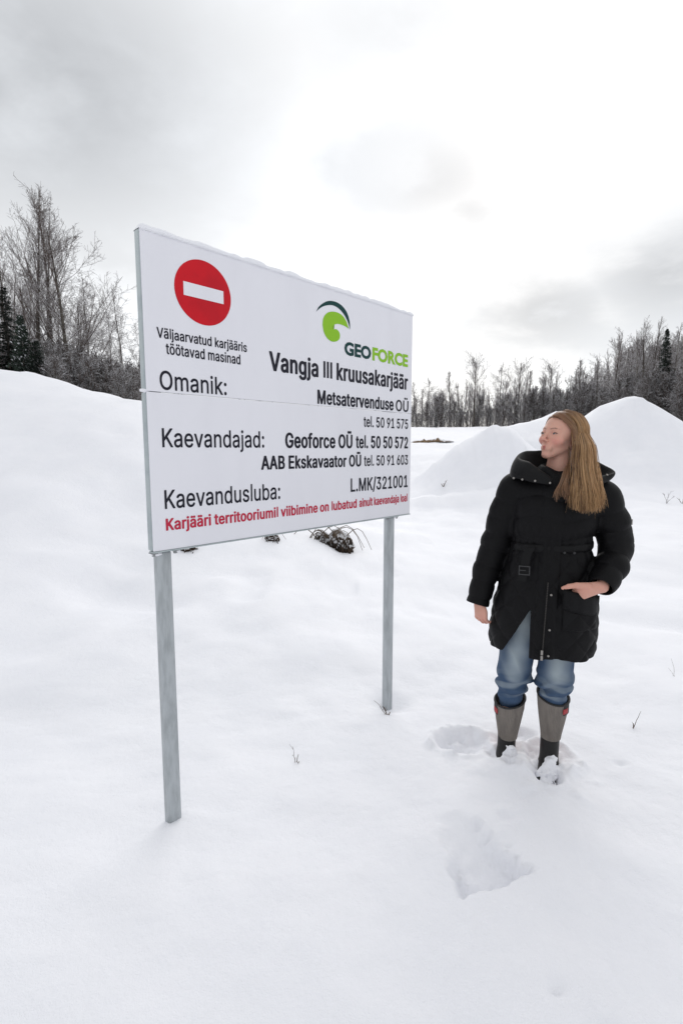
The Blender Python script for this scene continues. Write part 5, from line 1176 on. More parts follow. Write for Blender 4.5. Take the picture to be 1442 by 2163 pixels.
    ('far_round', 45.88, 73.5, 11.95, 3.03, 'bare grey tree massed in the wood beyond the snow heaps', 'wood beyond the snow heaps', 'tree', None, 0.8),
    ('far_birch', 36.12, 57.6, 8.35, 2.66, 'bare grey tree massed in the wood beyond the snow heaps', 'wood beyond the snow heaps', 'tree', None, 1.1),
    ('far_pair', 43.71, 69.1, 12.32, 3.32, 'bare grey tree massed in the wood beyond the snow heaps', 'wood beyond the snow heaps', 'tree', None, 1.1),
    ('far_birch', 43.89, 69.2, 11.77, 5.29, 'bare grey tree massed in the wood beyond the snow heaps', 'wood beyond the snow heaps', 'tree', None, 0.8),
    ('far_birch', 44.28, 69.1, 12.14, 1.34, 'bare grey tree massed in the wood beyond the snow heaps', 'wood beyond the snow heaps', 'tree', None, 0.8),
    ('far_round', 38.46, 59.9, 10.8, 0.48, 'bare grey tree massed in the wood beyond the snow heaps', 'wood beyond the snow heaps', 'tree', None, 0.8),
    ('far_slim', 37.66, 58.1, 9.44, 5.21, 'bare grey tree massed in the wood beyond the snow heaps', 'wood beyond the snow heaps', 'tree', None, 1.1),
    ('far_pair', 45.73, 70.0, 12.51, 3.32, 'bare grey tree massed in the wood beyond the snow heaps', 'wood beyond the snow heaps', 'tree', None, 1),
    ('far_birch', 39.89, 60.7, 11.05, 1.18, 'bare grey tree massed in the wood beyond the snow heaps', 'wood beyond the snow heaps', 'tree', None, 1),
    ('far_round', 37.24, 56.5, 9.33, 1.15, 'bare grey tree massed in the wood beyond the snow heaps', 'wood beyond the snow heaps', 'tree', None, 1.1),
    ('far_birch', 44.59, 67.1, 10.67, 5.98, 'bare grey tree massed in the wood beyond the snow heaps', 'wood beyond the snow heaps', 'tree', None, 0.8),
    ('far_slim', 43.63, 65.4, 11.5, 4.05, 'bare grey tree massed in the wood beyond the snow heaps', 'wood beyond the snow heaps', 'tree', None, 1),
    ('far_round', 39.91, 59.0, 9.1, 5.27, 'bare grey tree massed in the wood beyond the snow heaps', 'wood beyond the snow heaps', 'tree', None, 1),
    ('far_slim', 46.39, 68.8, 12.81, 2.31, 'bare grey tree massed in the wood beyond the snow heaps', 'wood beyond the snow heaps', 'tree', None, 0.8),
    ('thicket', 9.8, 72.6, 3.46, 2.03, 'snow-dusted low thicket along the foot of the far wood', 'thickets along the far wood', 'bush', 'thicket', 1.1),
    ('thicket', 9.99, 69.3, 2.24, 3.45, 'snow-dusted low thicket along the foot of the far wood', 'thickets along the far wood', 'bush', 'thicket', 1.1),
    ('thicket', 11.28, 74.6, 2.68, 2.29, 'snow-dusted low thicket along the foot of the far wood', 'thickets along the far wood', 'bush', 'thicket', 1.1),
    ('thicket', 11.16, 69.0, 3.75, 1.09, 'snow-dusted low thicket along the foot of the far wood', 'thickets along the far wood', 'bush', 'thicket', 1.1),
    ('thicket', 12.87, 75.1, 3.1, 1.54, 'snow-dusted low thicket along the foot of the far wood', 'thickets along the far wood', 'bush', 'thicket', 1.1),
    ('thicket', 12.75, 70.8, 4.73, 6.16, 'snow-dusted low thicket along the foot of the far wood', 'thickets along the far wood', 'bush', 'thicket', 1.1),
    ('thicket', 12.83, 67.9, 4.49, 2.39, 'snow-dusted low thicket along the foot of the far wood', 'thickets along the far wood', 'bush', 'thicket', 1.1),
    ('thicket', 14.01, 72.7, 3.76, 5.89, 'snow-dusted low thicket along the foot of the far wood', 'thickets along the far wood', 'bush', 'thicket', 1.1),
    ('thicket', 13.67, 66.7, 2.56, 6.27, 'snow-dusted low thicket along the foot of the far wood', 'thickets along the far wood', 'bush', 'thicket', 1.1),
    ('thicket', 14.51, 67.9, 3.82, 0.89, 'snow-dusted low thicket along the foot of the far wood', 'thickets along the far wood', 'bush', 'thicket', 1.1),
    ('thicket', 15.98, 71.3, 3.14, 0.56, 'snow-dusted low thicket along the foot of the far wood', 'thickets along the far wood', 'bush', 'thicket', 1.1),
    ('thicket', 15.69, 69.4, 2.58, 0.4, 'snow-dusted low thicket along the foot of the far wood', 'thickets along the far wood', 'bush', 'thicket', 1.1),
    ('thicket', 16.1, 67.7, 2.43, 1.7, 'snow-dusted low thicket along the foot of the far wood', 'thickets along the far wood', 'bush', 'thicket', 1.1),
    ('thicket', 16.64, 66.8, 2.49, 3.48, 'snow-dusted low thicket along the foot of the far wood', 'thickets along the far wood', 'bush', 'thicket', 1.1),
    ('thicket', 17.1, 67.0, 2.82, 5.37, 'snow-dusted low thicket along the foot of the far wood', 'thickets along the far wood', 'bush', 'thicket', 1.1),
    ('thicket', 18.04, 69.0, 4.67, 0.53, 'snow-dusted low thicket along the foot of the far wood', 'thickets along the far wood', 'bush', 'thicket', 1.1),
    ('thicket', 18.27, 66.2, 2.94, 0.13, 'snow-dusted low thicket along the foot of the far wood', 'thickets along the far wood', 'bush', 'thicket', 1.1),
    ('thicket', 20.52, 72.6, 3.3, 0.49, 'snow-dusted low thicket along the foot of the far wood', 'thickets along the far wood', 'bush', 'thicket', 1.1),
    ('thicket', 19.55, 66.3, 3.14, 0.08, 'snow-dusted low thicket along the foot of the far wood', 'thickets along the far wood', 'bush', 'thicket', 1.1),
    ('thicket', 21.65, 72.3, 4.07, 5.27, 'snow-dusted low thicket along the foot of the far wood', 'thickets along the far wood', 'bush', 'thicket', 1.1),
    ('thicket', 19.84, 64.6, 4.5, 4.84, 'snow-dusted low thicket along the foot of the far wood', 'thickets along the far wood', 'bush', 'thicket', 1.1),
    ('thicket', 22.58, 71.2, 3.22, 4.15, 'snow-dusted low thicket along the foot of the far wood', 'thickets along the far wood', 'bush', 'thicket', 1.1),
    ('thicket', 22.42, 68.8, 4.85, 2.65, 'snow-dusted low thicket along the foot of the far wood', 'thickets along the far wood', 'bush', 'thicket', 1.1),
    ('thicket', 23.69, 70.4, 3.52, 2.72, 'snow-dusted low thicket along the foot of the far wood', 'thickets along the far wood', 'bush', 'thicket', 1.1),
    ('thicket', 22.12, 63.8, 3.11, 1.05, 'snow-dusted low thicket along the foot of the far wood', 'thickets along the far wood', 'bush', 'thicket', 1.1),
    ('thicket', 23.08, 66.0, 4.78, 5.24, 'snow-dusted low thicket along the foot of the far wood', 'thickets along the far wood', 'bush', 'thicket', 1.1),
    ('thicket', 23.66, 66.4, 4.37, 1.2, 'snow-dusted low thicket along the foot of the far wood', 'thickets along the far wood', 'bush', 'thicket', 1.1),
    ('thicket', 24.17, 66.2, 5.26, 3.98, 'snow-dusted low thicket along the foot of the far wood', 'thickets along the far wood', 'bush', 'thicket', 1.1),
    ('thicket', 26.21, 69.1, 5.5, 4.32, 'snow-dusted low thicket along the foot of the far wood', 'thickets along the far wood', 'bush', 'thicket', 1.1),
    ('thicket', 25.28, 66.2, 5.04, 4.07, 'snow-dusted low thicket along the foot of the far wood', 'thickets along the far wood', 'bush', 'thicket', 1.1),
    ('thicket', 26.44, 66.6, 4.76, 2.88, 'snow-dusted low thicket along the foot of the far wood', 'thickets along the far wood', 'bush', 'thicket', 1.1),
    ('thicket', 25.45, 63.1, 4.39, 3.89, 'snow-dusted low thicket along the foot of the far wood', 'thickets along the far wood', 'bush', 'thicket', 1.1),
    ('thicket', 28.09, 68.9, 5.63, 0.82, 'snow-dusted low thicket along the foot of the far wood', 'thickets along the far wood', 'bush', 'thicket', 1.1),
    ('thicket', 27.35, 64.8, 4.95, 1.84, 'snow-dusted low thicket along the foot of the far wood', 'thickets along the far wood', 'bush', 'thicket', 1.1),
    ('thicket', 29.79, 68.7, 4.67, 1.78, 'snow-dusted low thicket along the foot of the far wood', 'thickets along the far wood', 'bush', 'thicket', 1.1),
    ('thicket', 28.09, 64.6, 4.88, 5.69, 'snow-dusted low thicket along the foot of the far wood', 'thickets along the far wood', 'bush', 'thicket', 1.1),
    ('thicket', 28.61, 63.8, 3.74, 6.06, 'snow-dusted low thicket along the foot of the far wood', 'thickets along the far wood', 'bush', 'thicket', 1.1),
    ('thicket', 27.12, 60.0, 5.29, 2.42, 'snow-dusted low thicket along the foot of the far wood', 'thickets along the far wood', 'bush', 'thicket', 1.1),
    ('thicket', 29.67, 64.3, 5.83, 0.1, 'snow-dusted low thicket along the foot of the far wood', 'thickets along the far wood', 'bush', 'thicket', 1.1),
    ('thicket', 28.32, 60.1, 4.07, 1.48, 'snow-dusted low thicket along the foot of the far wood', 'thickets along the far wood', 'bush', 'thicket', 1.1),
    ('thicket', 30.6, 63.8, 5.62, 4.35, 'snow-dusted low thicket along the foot of the far wood', 'thickets along the far wood', 'bush', 'thicket', 1.1),
    ('thicket', 30.77, 62.3, 4.95, 2.76, 'snow-dusted low thicket along the foot of the far wood', 'thickets along the far wood', 'bush', 'thicket', 1.1),
    ('thicket', 28.25, 56.9, 3.85, 3.57, 'snow-dusted low thicket along the foot of the far wood', 'thickets along the far wood', 'bush', 'thicket', 1.1),
    ('thicket', 30.21, 59.7, 4.77, 2.45, 'snow-dusted low thicket along the foot of the far wood', 'thickets along the far wood', 'bush', 'thicket', 1.1),
    ('thicket', 31.39, 60.9, 5.01, 4.29, 'snow-dusted low thicket along the foot of the far wood', 'thickets along the far wood', 'bush', 'thicket', 1.1),
    ('thicket', 28.22, 53.7, 5.4, 3.89, 'snow-dusted low thicket along the foot of the far wood', 'thickets along the far wood', 'bush', 'thicket', 1.1),
    ('thicket', 30.31, 57.1, 4.46, 2.34, 'snow-dusted low thicket along the foot of the far wood', 'thickets along the far wood', 'bush', 'thicket', 1.1),
    ('thicket', 30.1, 55.7, 5.99, 0.02, 'snow-dusted low thicket along the foot of the far wood', 'thickets along the far wood', 'bush', 'thicket', 1.1),
    ('thicket', 30.7, 55.8, 6.18, 4.66, 'snow-dusted low thicket along the foot of the far wood', 'thickets along the far wood', 'bush', 'thicket', 1.1),
    ('thicket', 32.23, 58.0, 5.8, 2.14, 'snow-dusted low thicket along the foot of the far wood', 'thickets along the far wood', 'bush', 'thicket', 1.1),
    ('thicket', 30.54, 53.6, 6.07, 0.78, 'snow-dusted low thicket along the foot of the far wood', 'thickets along the far wood', 'bush', 'thicket', 1.1),
    ('thicket', 28.46, 49.6, 5.52, 1.04, 'snow-dusted low thicket along the foot of the far wood', 'thickets along the far wood', 'bush', 'thicket', 1.1),
    ('thicket', 31.74, 54.0, 5.51, 5.5, 'snow-dusted low thicket along the foot of the far wood', 'thickets along the far wood', 'bush', 'thicket', 1.1),
    ('thicket', 32.44, 54.3, 5.67, 3.55, 'snow-dusted low thicket along the foot of the far wood', 'thickets along the far wood', 'bush', 'thicket', 1.1),
    ('thicket', 30.06, 49.7, 6.1, 2.86, 'snow-dusted low thicket along the foot of the far wood', 'thickets along the far wood', 'bush', 'thicket', 1.1),
    ('thicket', 31.38, 51.2, 5.38, 4.08, 'snow-dusted low thicket along the foot of the far wood', 'thickets along the far wood', 'bush', 'thicket', 1.1),
    ('thicket', 30.39, 49.4, 5.73, 3.34, 'snow-dusted low thicket along the foot of the far wood', 'thickets along the far wood', 'bush', 'thicket', 1.1),
    ('thicket', 31.25, 49.8, 5.67, 4.37, 'snow-dusted low thicket along the foot of the far wood', 'thickets along the far wood', 'bush', 'thicket', 1.1),
    ('thicket', 31.93, 50.0, 5.73, 0.27, 'snow-dusted low thicket along the foot of the far wood', 'thickets along the far wood', 'bush', 'thicket', 1.1),
    ('thicket', 30.02, 46.4, 5.56, 3.4, 'snow-dusted low thicket along the foot of the far wood', 'thickets along the far wood', 'bush', 'thicket', 1.1),
    ('thicket', 33.98, 51.7, 5.74, 1.72, 'snow-dusted low thicket along the foot of the far wood', 'thickets along the far wood', 'bush', 'thicket', 1.1),
    ('thicket', 30.7, 46.4, 5.67, 1.88, 'snow-dusted low thicket along the foot of the far wood', 'thickets along the far wood', 'bush', 'thicket', 1.1),
    ('thicket', 31.45, 46.6, 5.36, 3.13, 'snow-dusted low thicket along the foot of the far wood', 'thickets along the far wood', 'bush', 'thicket', 1.1),
    ('thicket', 33.47, 49.2, 5.11, 1.98, 'snow-dusted low thicket along the foot of the far wood', 'thickets along the far wood', 'bush', 'thicket', 1.1),
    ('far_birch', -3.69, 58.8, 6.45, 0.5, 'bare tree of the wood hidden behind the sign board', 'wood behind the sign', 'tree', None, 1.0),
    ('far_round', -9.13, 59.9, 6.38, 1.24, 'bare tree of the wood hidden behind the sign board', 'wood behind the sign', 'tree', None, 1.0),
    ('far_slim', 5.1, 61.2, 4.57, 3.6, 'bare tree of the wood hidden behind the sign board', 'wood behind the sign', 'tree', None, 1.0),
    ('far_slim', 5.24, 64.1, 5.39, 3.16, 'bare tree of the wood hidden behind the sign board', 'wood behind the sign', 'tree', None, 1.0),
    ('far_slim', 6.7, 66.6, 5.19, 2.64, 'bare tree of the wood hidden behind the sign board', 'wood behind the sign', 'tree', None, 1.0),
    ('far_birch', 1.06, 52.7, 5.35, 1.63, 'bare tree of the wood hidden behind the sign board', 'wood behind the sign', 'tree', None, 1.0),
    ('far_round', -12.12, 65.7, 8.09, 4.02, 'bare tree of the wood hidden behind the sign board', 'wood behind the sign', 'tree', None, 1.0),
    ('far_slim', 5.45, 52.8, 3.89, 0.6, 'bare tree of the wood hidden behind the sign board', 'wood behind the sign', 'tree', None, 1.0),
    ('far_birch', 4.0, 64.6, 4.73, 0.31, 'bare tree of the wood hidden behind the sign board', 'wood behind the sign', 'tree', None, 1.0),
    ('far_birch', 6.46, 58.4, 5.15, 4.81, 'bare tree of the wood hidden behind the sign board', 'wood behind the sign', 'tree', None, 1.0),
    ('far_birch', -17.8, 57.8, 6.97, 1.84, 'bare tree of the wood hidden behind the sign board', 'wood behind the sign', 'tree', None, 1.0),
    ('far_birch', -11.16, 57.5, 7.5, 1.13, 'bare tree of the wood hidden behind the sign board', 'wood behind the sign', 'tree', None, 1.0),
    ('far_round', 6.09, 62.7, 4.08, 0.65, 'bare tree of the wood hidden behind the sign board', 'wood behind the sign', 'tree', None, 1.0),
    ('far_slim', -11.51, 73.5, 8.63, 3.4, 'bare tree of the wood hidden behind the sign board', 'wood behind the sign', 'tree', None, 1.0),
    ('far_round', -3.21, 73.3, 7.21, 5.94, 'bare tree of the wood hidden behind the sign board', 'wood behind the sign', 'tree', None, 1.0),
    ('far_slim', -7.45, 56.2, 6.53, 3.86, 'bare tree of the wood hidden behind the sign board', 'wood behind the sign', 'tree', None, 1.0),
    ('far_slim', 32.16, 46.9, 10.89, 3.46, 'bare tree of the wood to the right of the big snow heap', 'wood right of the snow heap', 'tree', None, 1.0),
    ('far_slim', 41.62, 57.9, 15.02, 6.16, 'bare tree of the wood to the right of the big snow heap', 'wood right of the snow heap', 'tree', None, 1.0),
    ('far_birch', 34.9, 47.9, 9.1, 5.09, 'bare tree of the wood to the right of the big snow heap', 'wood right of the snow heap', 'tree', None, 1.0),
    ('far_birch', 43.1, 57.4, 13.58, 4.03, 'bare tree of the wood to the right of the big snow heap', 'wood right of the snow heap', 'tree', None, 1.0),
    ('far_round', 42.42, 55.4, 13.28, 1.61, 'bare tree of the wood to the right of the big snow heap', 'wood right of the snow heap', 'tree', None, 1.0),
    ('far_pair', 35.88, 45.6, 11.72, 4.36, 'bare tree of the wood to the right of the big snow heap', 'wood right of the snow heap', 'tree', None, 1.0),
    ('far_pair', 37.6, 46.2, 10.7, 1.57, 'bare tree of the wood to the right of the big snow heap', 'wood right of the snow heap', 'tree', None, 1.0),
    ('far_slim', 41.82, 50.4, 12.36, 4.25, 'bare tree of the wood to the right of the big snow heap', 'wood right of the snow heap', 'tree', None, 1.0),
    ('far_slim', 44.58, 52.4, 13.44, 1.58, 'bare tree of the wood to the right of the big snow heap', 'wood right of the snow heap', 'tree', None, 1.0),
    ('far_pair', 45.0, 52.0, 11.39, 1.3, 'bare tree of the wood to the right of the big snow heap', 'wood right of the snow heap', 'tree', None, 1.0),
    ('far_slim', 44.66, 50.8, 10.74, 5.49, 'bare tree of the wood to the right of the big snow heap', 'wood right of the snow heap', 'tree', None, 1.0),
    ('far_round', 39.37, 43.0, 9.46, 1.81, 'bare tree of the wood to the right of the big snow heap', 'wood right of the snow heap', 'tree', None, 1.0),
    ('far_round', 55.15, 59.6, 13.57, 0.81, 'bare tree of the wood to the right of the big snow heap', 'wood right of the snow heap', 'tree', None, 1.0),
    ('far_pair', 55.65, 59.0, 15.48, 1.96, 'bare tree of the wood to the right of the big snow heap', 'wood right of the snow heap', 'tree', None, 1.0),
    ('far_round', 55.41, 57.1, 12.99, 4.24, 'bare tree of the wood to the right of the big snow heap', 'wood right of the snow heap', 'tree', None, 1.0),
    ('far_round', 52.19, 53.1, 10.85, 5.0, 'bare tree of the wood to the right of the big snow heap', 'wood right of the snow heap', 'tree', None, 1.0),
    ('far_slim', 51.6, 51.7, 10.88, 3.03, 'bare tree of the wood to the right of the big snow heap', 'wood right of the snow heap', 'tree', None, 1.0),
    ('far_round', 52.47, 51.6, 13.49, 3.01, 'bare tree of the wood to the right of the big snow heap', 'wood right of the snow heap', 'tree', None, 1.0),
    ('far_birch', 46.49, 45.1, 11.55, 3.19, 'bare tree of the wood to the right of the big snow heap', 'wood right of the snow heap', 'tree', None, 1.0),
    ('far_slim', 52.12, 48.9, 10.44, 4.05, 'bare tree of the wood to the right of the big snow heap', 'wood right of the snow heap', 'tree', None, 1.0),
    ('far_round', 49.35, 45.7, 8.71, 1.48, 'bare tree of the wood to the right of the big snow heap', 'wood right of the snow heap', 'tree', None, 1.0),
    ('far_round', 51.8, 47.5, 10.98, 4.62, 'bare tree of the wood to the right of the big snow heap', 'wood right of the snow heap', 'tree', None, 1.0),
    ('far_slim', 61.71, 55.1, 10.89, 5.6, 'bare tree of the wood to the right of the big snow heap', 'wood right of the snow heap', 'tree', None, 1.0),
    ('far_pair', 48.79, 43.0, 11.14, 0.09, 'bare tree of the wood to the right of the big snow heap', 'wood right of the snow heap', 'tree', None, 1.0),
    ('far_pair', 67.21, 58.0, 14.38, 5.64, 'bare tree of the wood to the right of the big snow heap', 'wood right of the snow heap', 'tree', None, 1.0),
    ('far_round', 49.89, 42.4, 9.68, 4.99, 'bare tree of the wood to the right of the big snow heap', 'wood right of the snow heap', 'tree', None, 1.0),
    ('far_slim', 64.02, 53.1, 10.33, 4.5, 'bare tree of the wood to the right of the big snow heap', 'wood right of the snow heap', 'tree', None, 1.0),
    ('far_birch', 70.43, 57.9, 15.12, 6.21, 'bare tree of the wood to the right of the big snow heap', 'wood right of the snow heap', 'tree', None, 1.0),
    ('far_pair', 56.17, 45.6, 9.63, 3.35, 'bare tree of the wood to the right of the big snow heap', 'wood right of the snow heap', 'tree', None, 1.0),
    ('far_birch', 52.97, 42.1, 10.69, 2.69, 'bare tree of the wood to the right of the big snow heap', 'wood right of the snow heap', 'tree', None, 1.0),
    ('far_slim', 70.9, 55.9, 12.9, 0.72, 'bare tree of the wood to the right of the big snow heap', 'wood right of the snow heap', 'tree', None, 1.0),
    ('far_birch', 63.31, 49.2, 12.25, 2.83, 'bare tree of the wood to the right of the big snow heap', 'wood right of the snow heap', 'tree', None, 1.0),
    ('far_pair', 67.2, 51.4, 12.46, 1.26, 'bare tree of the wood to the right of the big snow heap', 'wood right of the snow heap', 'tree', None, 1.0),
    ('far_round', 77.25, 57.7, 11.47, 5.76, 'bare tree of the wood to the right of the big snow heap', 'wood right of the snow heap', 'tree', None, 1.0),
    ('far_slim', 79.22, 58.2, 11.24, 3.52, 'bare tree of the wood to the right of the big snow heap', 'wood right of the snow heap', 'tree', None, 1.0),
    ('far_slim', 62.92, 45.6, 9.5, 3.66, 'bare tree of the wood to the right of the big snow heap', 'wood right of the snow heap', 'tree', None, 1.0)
]
for row in TREES:
    plant(*row)


# ------------------------------------------------------------------ signed-distance modelling
import openvdb


def nrm(v):
    v = np.asarray(v, float)
    return v / np.linalg.norm(v)


def smin(a, b, k):
    h = np.clip(0.5 + 0.5 * (b - a) / k, 0, 1)
    return b + (a - b) * h - k * h * (1 - h)


def smax(a, b, k):
    return -smin(-a, -b, k)


def ell(P, c, r):
    q = P - np.asarray(c, float)
    r = np.asarray(r, float)
    k0 = np.sqrt(((q / r) ** 2).sum(1))
    k1 = np.sqrt(((q / (r * r)) ** 2).sum(1)) + 1e-9
    return k0 * (k0 - 1) / k1


def cap(P, a, b, ra, rb=None, flat=None):
    """tapered capsule; flat=(axis, factor) squeezes it along an axis"""
    a = np.asarray(a, float); b = np.asarray(b, float)
    rb = ra if rb is None else rb
    pa = P - a; ba = b - a
    h = np.clip((pa @ ba) / (ba @ ba), 0, 1)
    q = pa - h[:, None] * ba
    if flat is not None:
        ax = nrm(flat[0])
        q = q + np.outer((q @ ax) * (1 / flat[1] - 1), ax)
        return (np.sqrt((q * q).sum(1)) - (ra + (rb - ra) * h)) * min(1, flat[1] ** 0.5)
    return np.sqrt((q * q).sum(1)) - (ra + (rb - ra) * h)


def chain(P, pts, rs, k=0.0, flat=None):
    d = None
    for i in range(len(pts) - 1):
        e = cap(P, pts[i], pts[i + 1], rs[i], rs[i + 1], flat)
        d = e if d is None else (smin(d, e, k) if k else np.minimum(d, e))
    return d


def sdf_mesh(name, fn, lo, hi, vox, shift=(0, 0, 0)):
    """sample fn only near its surface, turn the level set into quads"""
    lo = np.asarray(lo, float); hi = np.asarray(hi, float)
    B = 8
    n = np.ceil((hi - lo) / (vox * B)).astype(int)
    gi = np.stack(np.meshgrid(*[np.arange(k) for k in n], indexing='ij'), -1).reshape(-1, 3)
    cen = lo + (gi + 0.5) * B * vox
    dc = fn(cen)
    arr = np.empty(tuple(n * B), dtype=np.float32)
    blocks = arr.reshape(n[0], B, n[1], B, n[2], B)
    sign = np.where(dc > 0, 1.0, -1.0) * vox * 3
    blocks[:] = sign.reshape(n[0], 1, n[1], 1, n[2], 1)
    near = np.abs(dc) < B * vox * 0.87 * 1.35 + vox * 3
    off = np.stack(np.meshgrid(*[np.arange(B)] * 3, indexing='ij'), -1).reshape(-1, 3)
    idx = gi[near]
    for s in range(0, len(idx), 1500):
        sub = idx[s:s + 1500]
        P = (lo + (sub[:, None, :] * B + off[None, :, :] + 0.0) * vox).reshape(-1, 3)
        d = np.clip(fn(P), -vox * 3, vox * 3).astype(np.float32).reshape(-1, B, B, B)
        blocks[sub[:, 0], :, sub[:, 1], :, sub[:, 2], :] = d
    g = openvdb.FloatGrid(background=float(vox * 3))
    g.copyFromArray(arr)
    g.transform = openvdb.createLinearTransform(voxelSize=1.0)
    v, q = g.convertToQuads(isovalue=0.0)
    v = np.asarray(v, float) * vox + lo + np.asarray(shift)
    q = np.asarray(q)[:, ::-1]
    return np_mesh(name, v, q), v - np.asarray(shift)


def paint(me, col, name='Col'):
    at = me.color_attributes.new(name, 'FLOAT_COLOR', 'POINT')
    c = np.ones((len(me.vertices), 4), dtype=np.float32)
    c[:, :3] = col
    at.data.foreach_set('color', c.ravel())


def painted(name, rough=0.6, spec=0.4, sss=0.0, bump=None, sheen=0.0):
    m = bpy.data.materials.new(name)
    m.use_nodes = True
    t = NT(m.node_tree)
    out = t.n('ShaderNodeOutputMaterial')
    p = t.n('ShaderNodeBsdfPrincipled')
    a = t.n('ShaderNodeVertexColor', layer_name='Col')
    t.put(p.inputs['Base Color'], a.outputs[0])
    p.inputs['Roughness'].default_value = rough
    p.inputs['Specular IOR Level'].default_value = spec
    p.inputs['Sheen Weight'].default_value = sheen
    if sss:
        p.inputs['Subsurface Weight'].default_value = sss
        p.inputs['Subsurface Radius'].default_value = (0.012, 0.004, 0.002)
        p.inputs['Subsurface Scale'].default_value = 1.0
    if bump:
        tc = t.n('ShaderNodeTexCoord')
        b = t.n('ShaderNodeBump')
        b.inputs['Distance'].default_value = 1.0
        vec = tc.outputs['Object']
        if len(bump) > 2:
            vec = t.vmath('MULTIPLY', vec, bump[2])
        t.put(b.inputs['Height'], t.math('MULTIPLY', t.noise(vec, bump[0], 4, 0.6), bump[1]))
        t.put(p.inputs['Normal'], b.outputs[0])
    t.t.links.new(p.outputs[0], out.inputs[0])
    return m


# ------------------------------------------------------------------ the person
# local frame: x to the viewer's right, y away from the viewer, z up from the snow surface
P_LOC = (0.97, 2.40, -0.115)
P_RZ = math.atan2(-0.37471853, 0.92713862)
SH = (0, 0, 0.115)            # meshes hang from an empty at the soles

YAW, NOD = math.radians(41), math.radians(7)
HG = np.array([-math.sin(YAW) * math.cos(NOD), -math.cos(YAW) * math.cos(NOD), math.sin(NOD)])   # face direction
HS = np.array([math.cos(YAW), -math.sin(YAW), 0.0])                                               # her left
HU = np.cross(HG, HS); HU = HU if HU[2] > 0 else -HU
ROLL = math.radians(-3)
HS, HU = HS * math.cos(ROLL) + HU * math.sin(ROLL), HU * math.cos(ROLL) - HS * math.sin(ROLL)
HC = np.array([0.032, 0.004, 1.566])
HSC = 0.00100                 # head modelled in millimetres


def to_head(P):
    q = (P - HC) / HSC
    return np.stack([q @ HS, q @ HG, q @ HU], axis=1)


def from_head(x, y, z):
    return HC + (HS * x + HG * y + HU * z) * HSC


def head_sdf(Q):
    A = np.abs(Q[:, 0])
    S = np.stack([A, Q[:, 1], Q[:, 2]], axis=1)         # mirrored
    d = ell(Q, (0, -16, 34), (73, 92, 76))
    d = smin(d, ell(Q, (0, 32, -18), (59, 56, 74)), 26)
    d = smin(d, cap(S, (50, -2, -50), (8, 66, -97), 13, 15), 24)        # jaw
    d = smin(d, ell(Q, (0, 73, -96), (19, 17, 14)), 14)                 # chin
    d = smin(d, cap(S, (6, 80, 20), (36, 68, 19), 7, 6), 16)            # brow
    d = smin(d, ell(S, (41, 58, -30), (22, 20, 18)), 20)                # cheek
    d = smax(d, -ell(S, (33, 99, 0), (17, 19, 13)), 14)                 # socket
    d = smin(d, ell(S, (31, 73.0, -1), (15.5, 13.5, 12.0)), 6)          # lids
    d = smax(d, -ell(S, (31, 90, -2.5), (14.5, 8.5, 5.6)), 1.4)         # eye opening
    d = smin(d, cap(S, (17, 86.5, 4.6), (42, 80, 3.6), 2.2, 1.6), 2.5)  # upper lid fold
    d = smin(d, cap(Q, (0, 85, 8), (0, 104, -26), 6.0, 6.5), 9)         # nose bridge
    d = smin(d, ell(Q, (0, 106, -31), (8.0, 10.0, 7.2)), 6)              # tip
    d = smin(d, ell(S, (10.0, 94, -36), (6.0, 9.0, 5.6)), 6)            # wings
    d = smax(d, -ell(S, (6.5, 101, -43), (3.2, 5.5, 3.2)), 2)           # nostrils
    d = smin(d, ell(Q, (0, 80, -66), (28, 14, 19)), 16)                 # mouth swell
    d = smin(d, cap(S, (4, 91.0, -60.5), (24, 81, -65), 3.8, 1.8), 5)   # upper lip
    d = smin(d, cap(S, (0, 89.5, -70.5), (20, 81, -67), 4.6, 2.2), 5) # lower lip
    d = smax(d, -cap(S, (0, 95, -65.6), (25, 83, -66.2), 1.4, 0.9), 1.8)
    d = smax(d, -ell(Q, (0, 96, -83), (17, 8, 6)), 8)                  # under the lip
    d = smax(d, -cap(Q, (0, 99, -48), (0, 97, -55), 2.0), 3)           # philtrum
    d = smin(d, ell(S, (72, -12, -6), (7, 16, 29)), 5)                  # ear
    return d


def neck_sdf(P):
    a = from_head(0, -12, -60)
    return chain(P, [a, (0.035, 0.020, 1.42), (0.03, 0.03, 1.33)], [0.050, 0.053, 0.075], 0.03)


def fingers_hang(P):
    """her right hand hanging out of the cuff, fingers loosely curled"""
    w = np.array([-0.308, -0.040, 0.775])
    palm = cap(P, w, (-0.292, -0.052, 0.713), 0.027, 0.036, ((0.55, 0.82, 0), 0.50))
    d = palm
    ax = nrm((0.80, -0.58, 0.05))             # across the knuckles
    kn = np.array([-0.290, -0.055, 0.705])
    for i, (o, L, r) in enumerate(((-0.030, 0.050, 0.0074), (-0.010, 0.061, 0.0080), (0.010, 0.057, 0.0078), (0.029, 0.049, 0.0076))):
        k0 = kn + ax * o
        c = nrm((0.42, 0.40, -0.75))
        p1 = k0 + np.array([0.004, -0.006, -0.55]) * L * 0.8
        p2 = p1 + np.array([0.30, 0.28, -0.36]) * L * 0.9
        p3 = p2 + np.array([0.45, 0.35, -0.02]) * L * 0.6
        d = smin(d, chain(P, [k0, p1, p2, p3], [r * 1.10, r * 1.02, r, r * 0.82]), 0.002)
    t0 = w + np.array([0.022, -0.018, -0.022])
    t1 = t0 + np.array([0.016, -0.012, -0.034])
    t2 = t1 + np.array([0.004, 0.006, -0.027])
    d = smin(d, chain(P, [t0, t1, t2], [0.014, 0.0105, 0.0085], 0.004), 0.010)
    return d


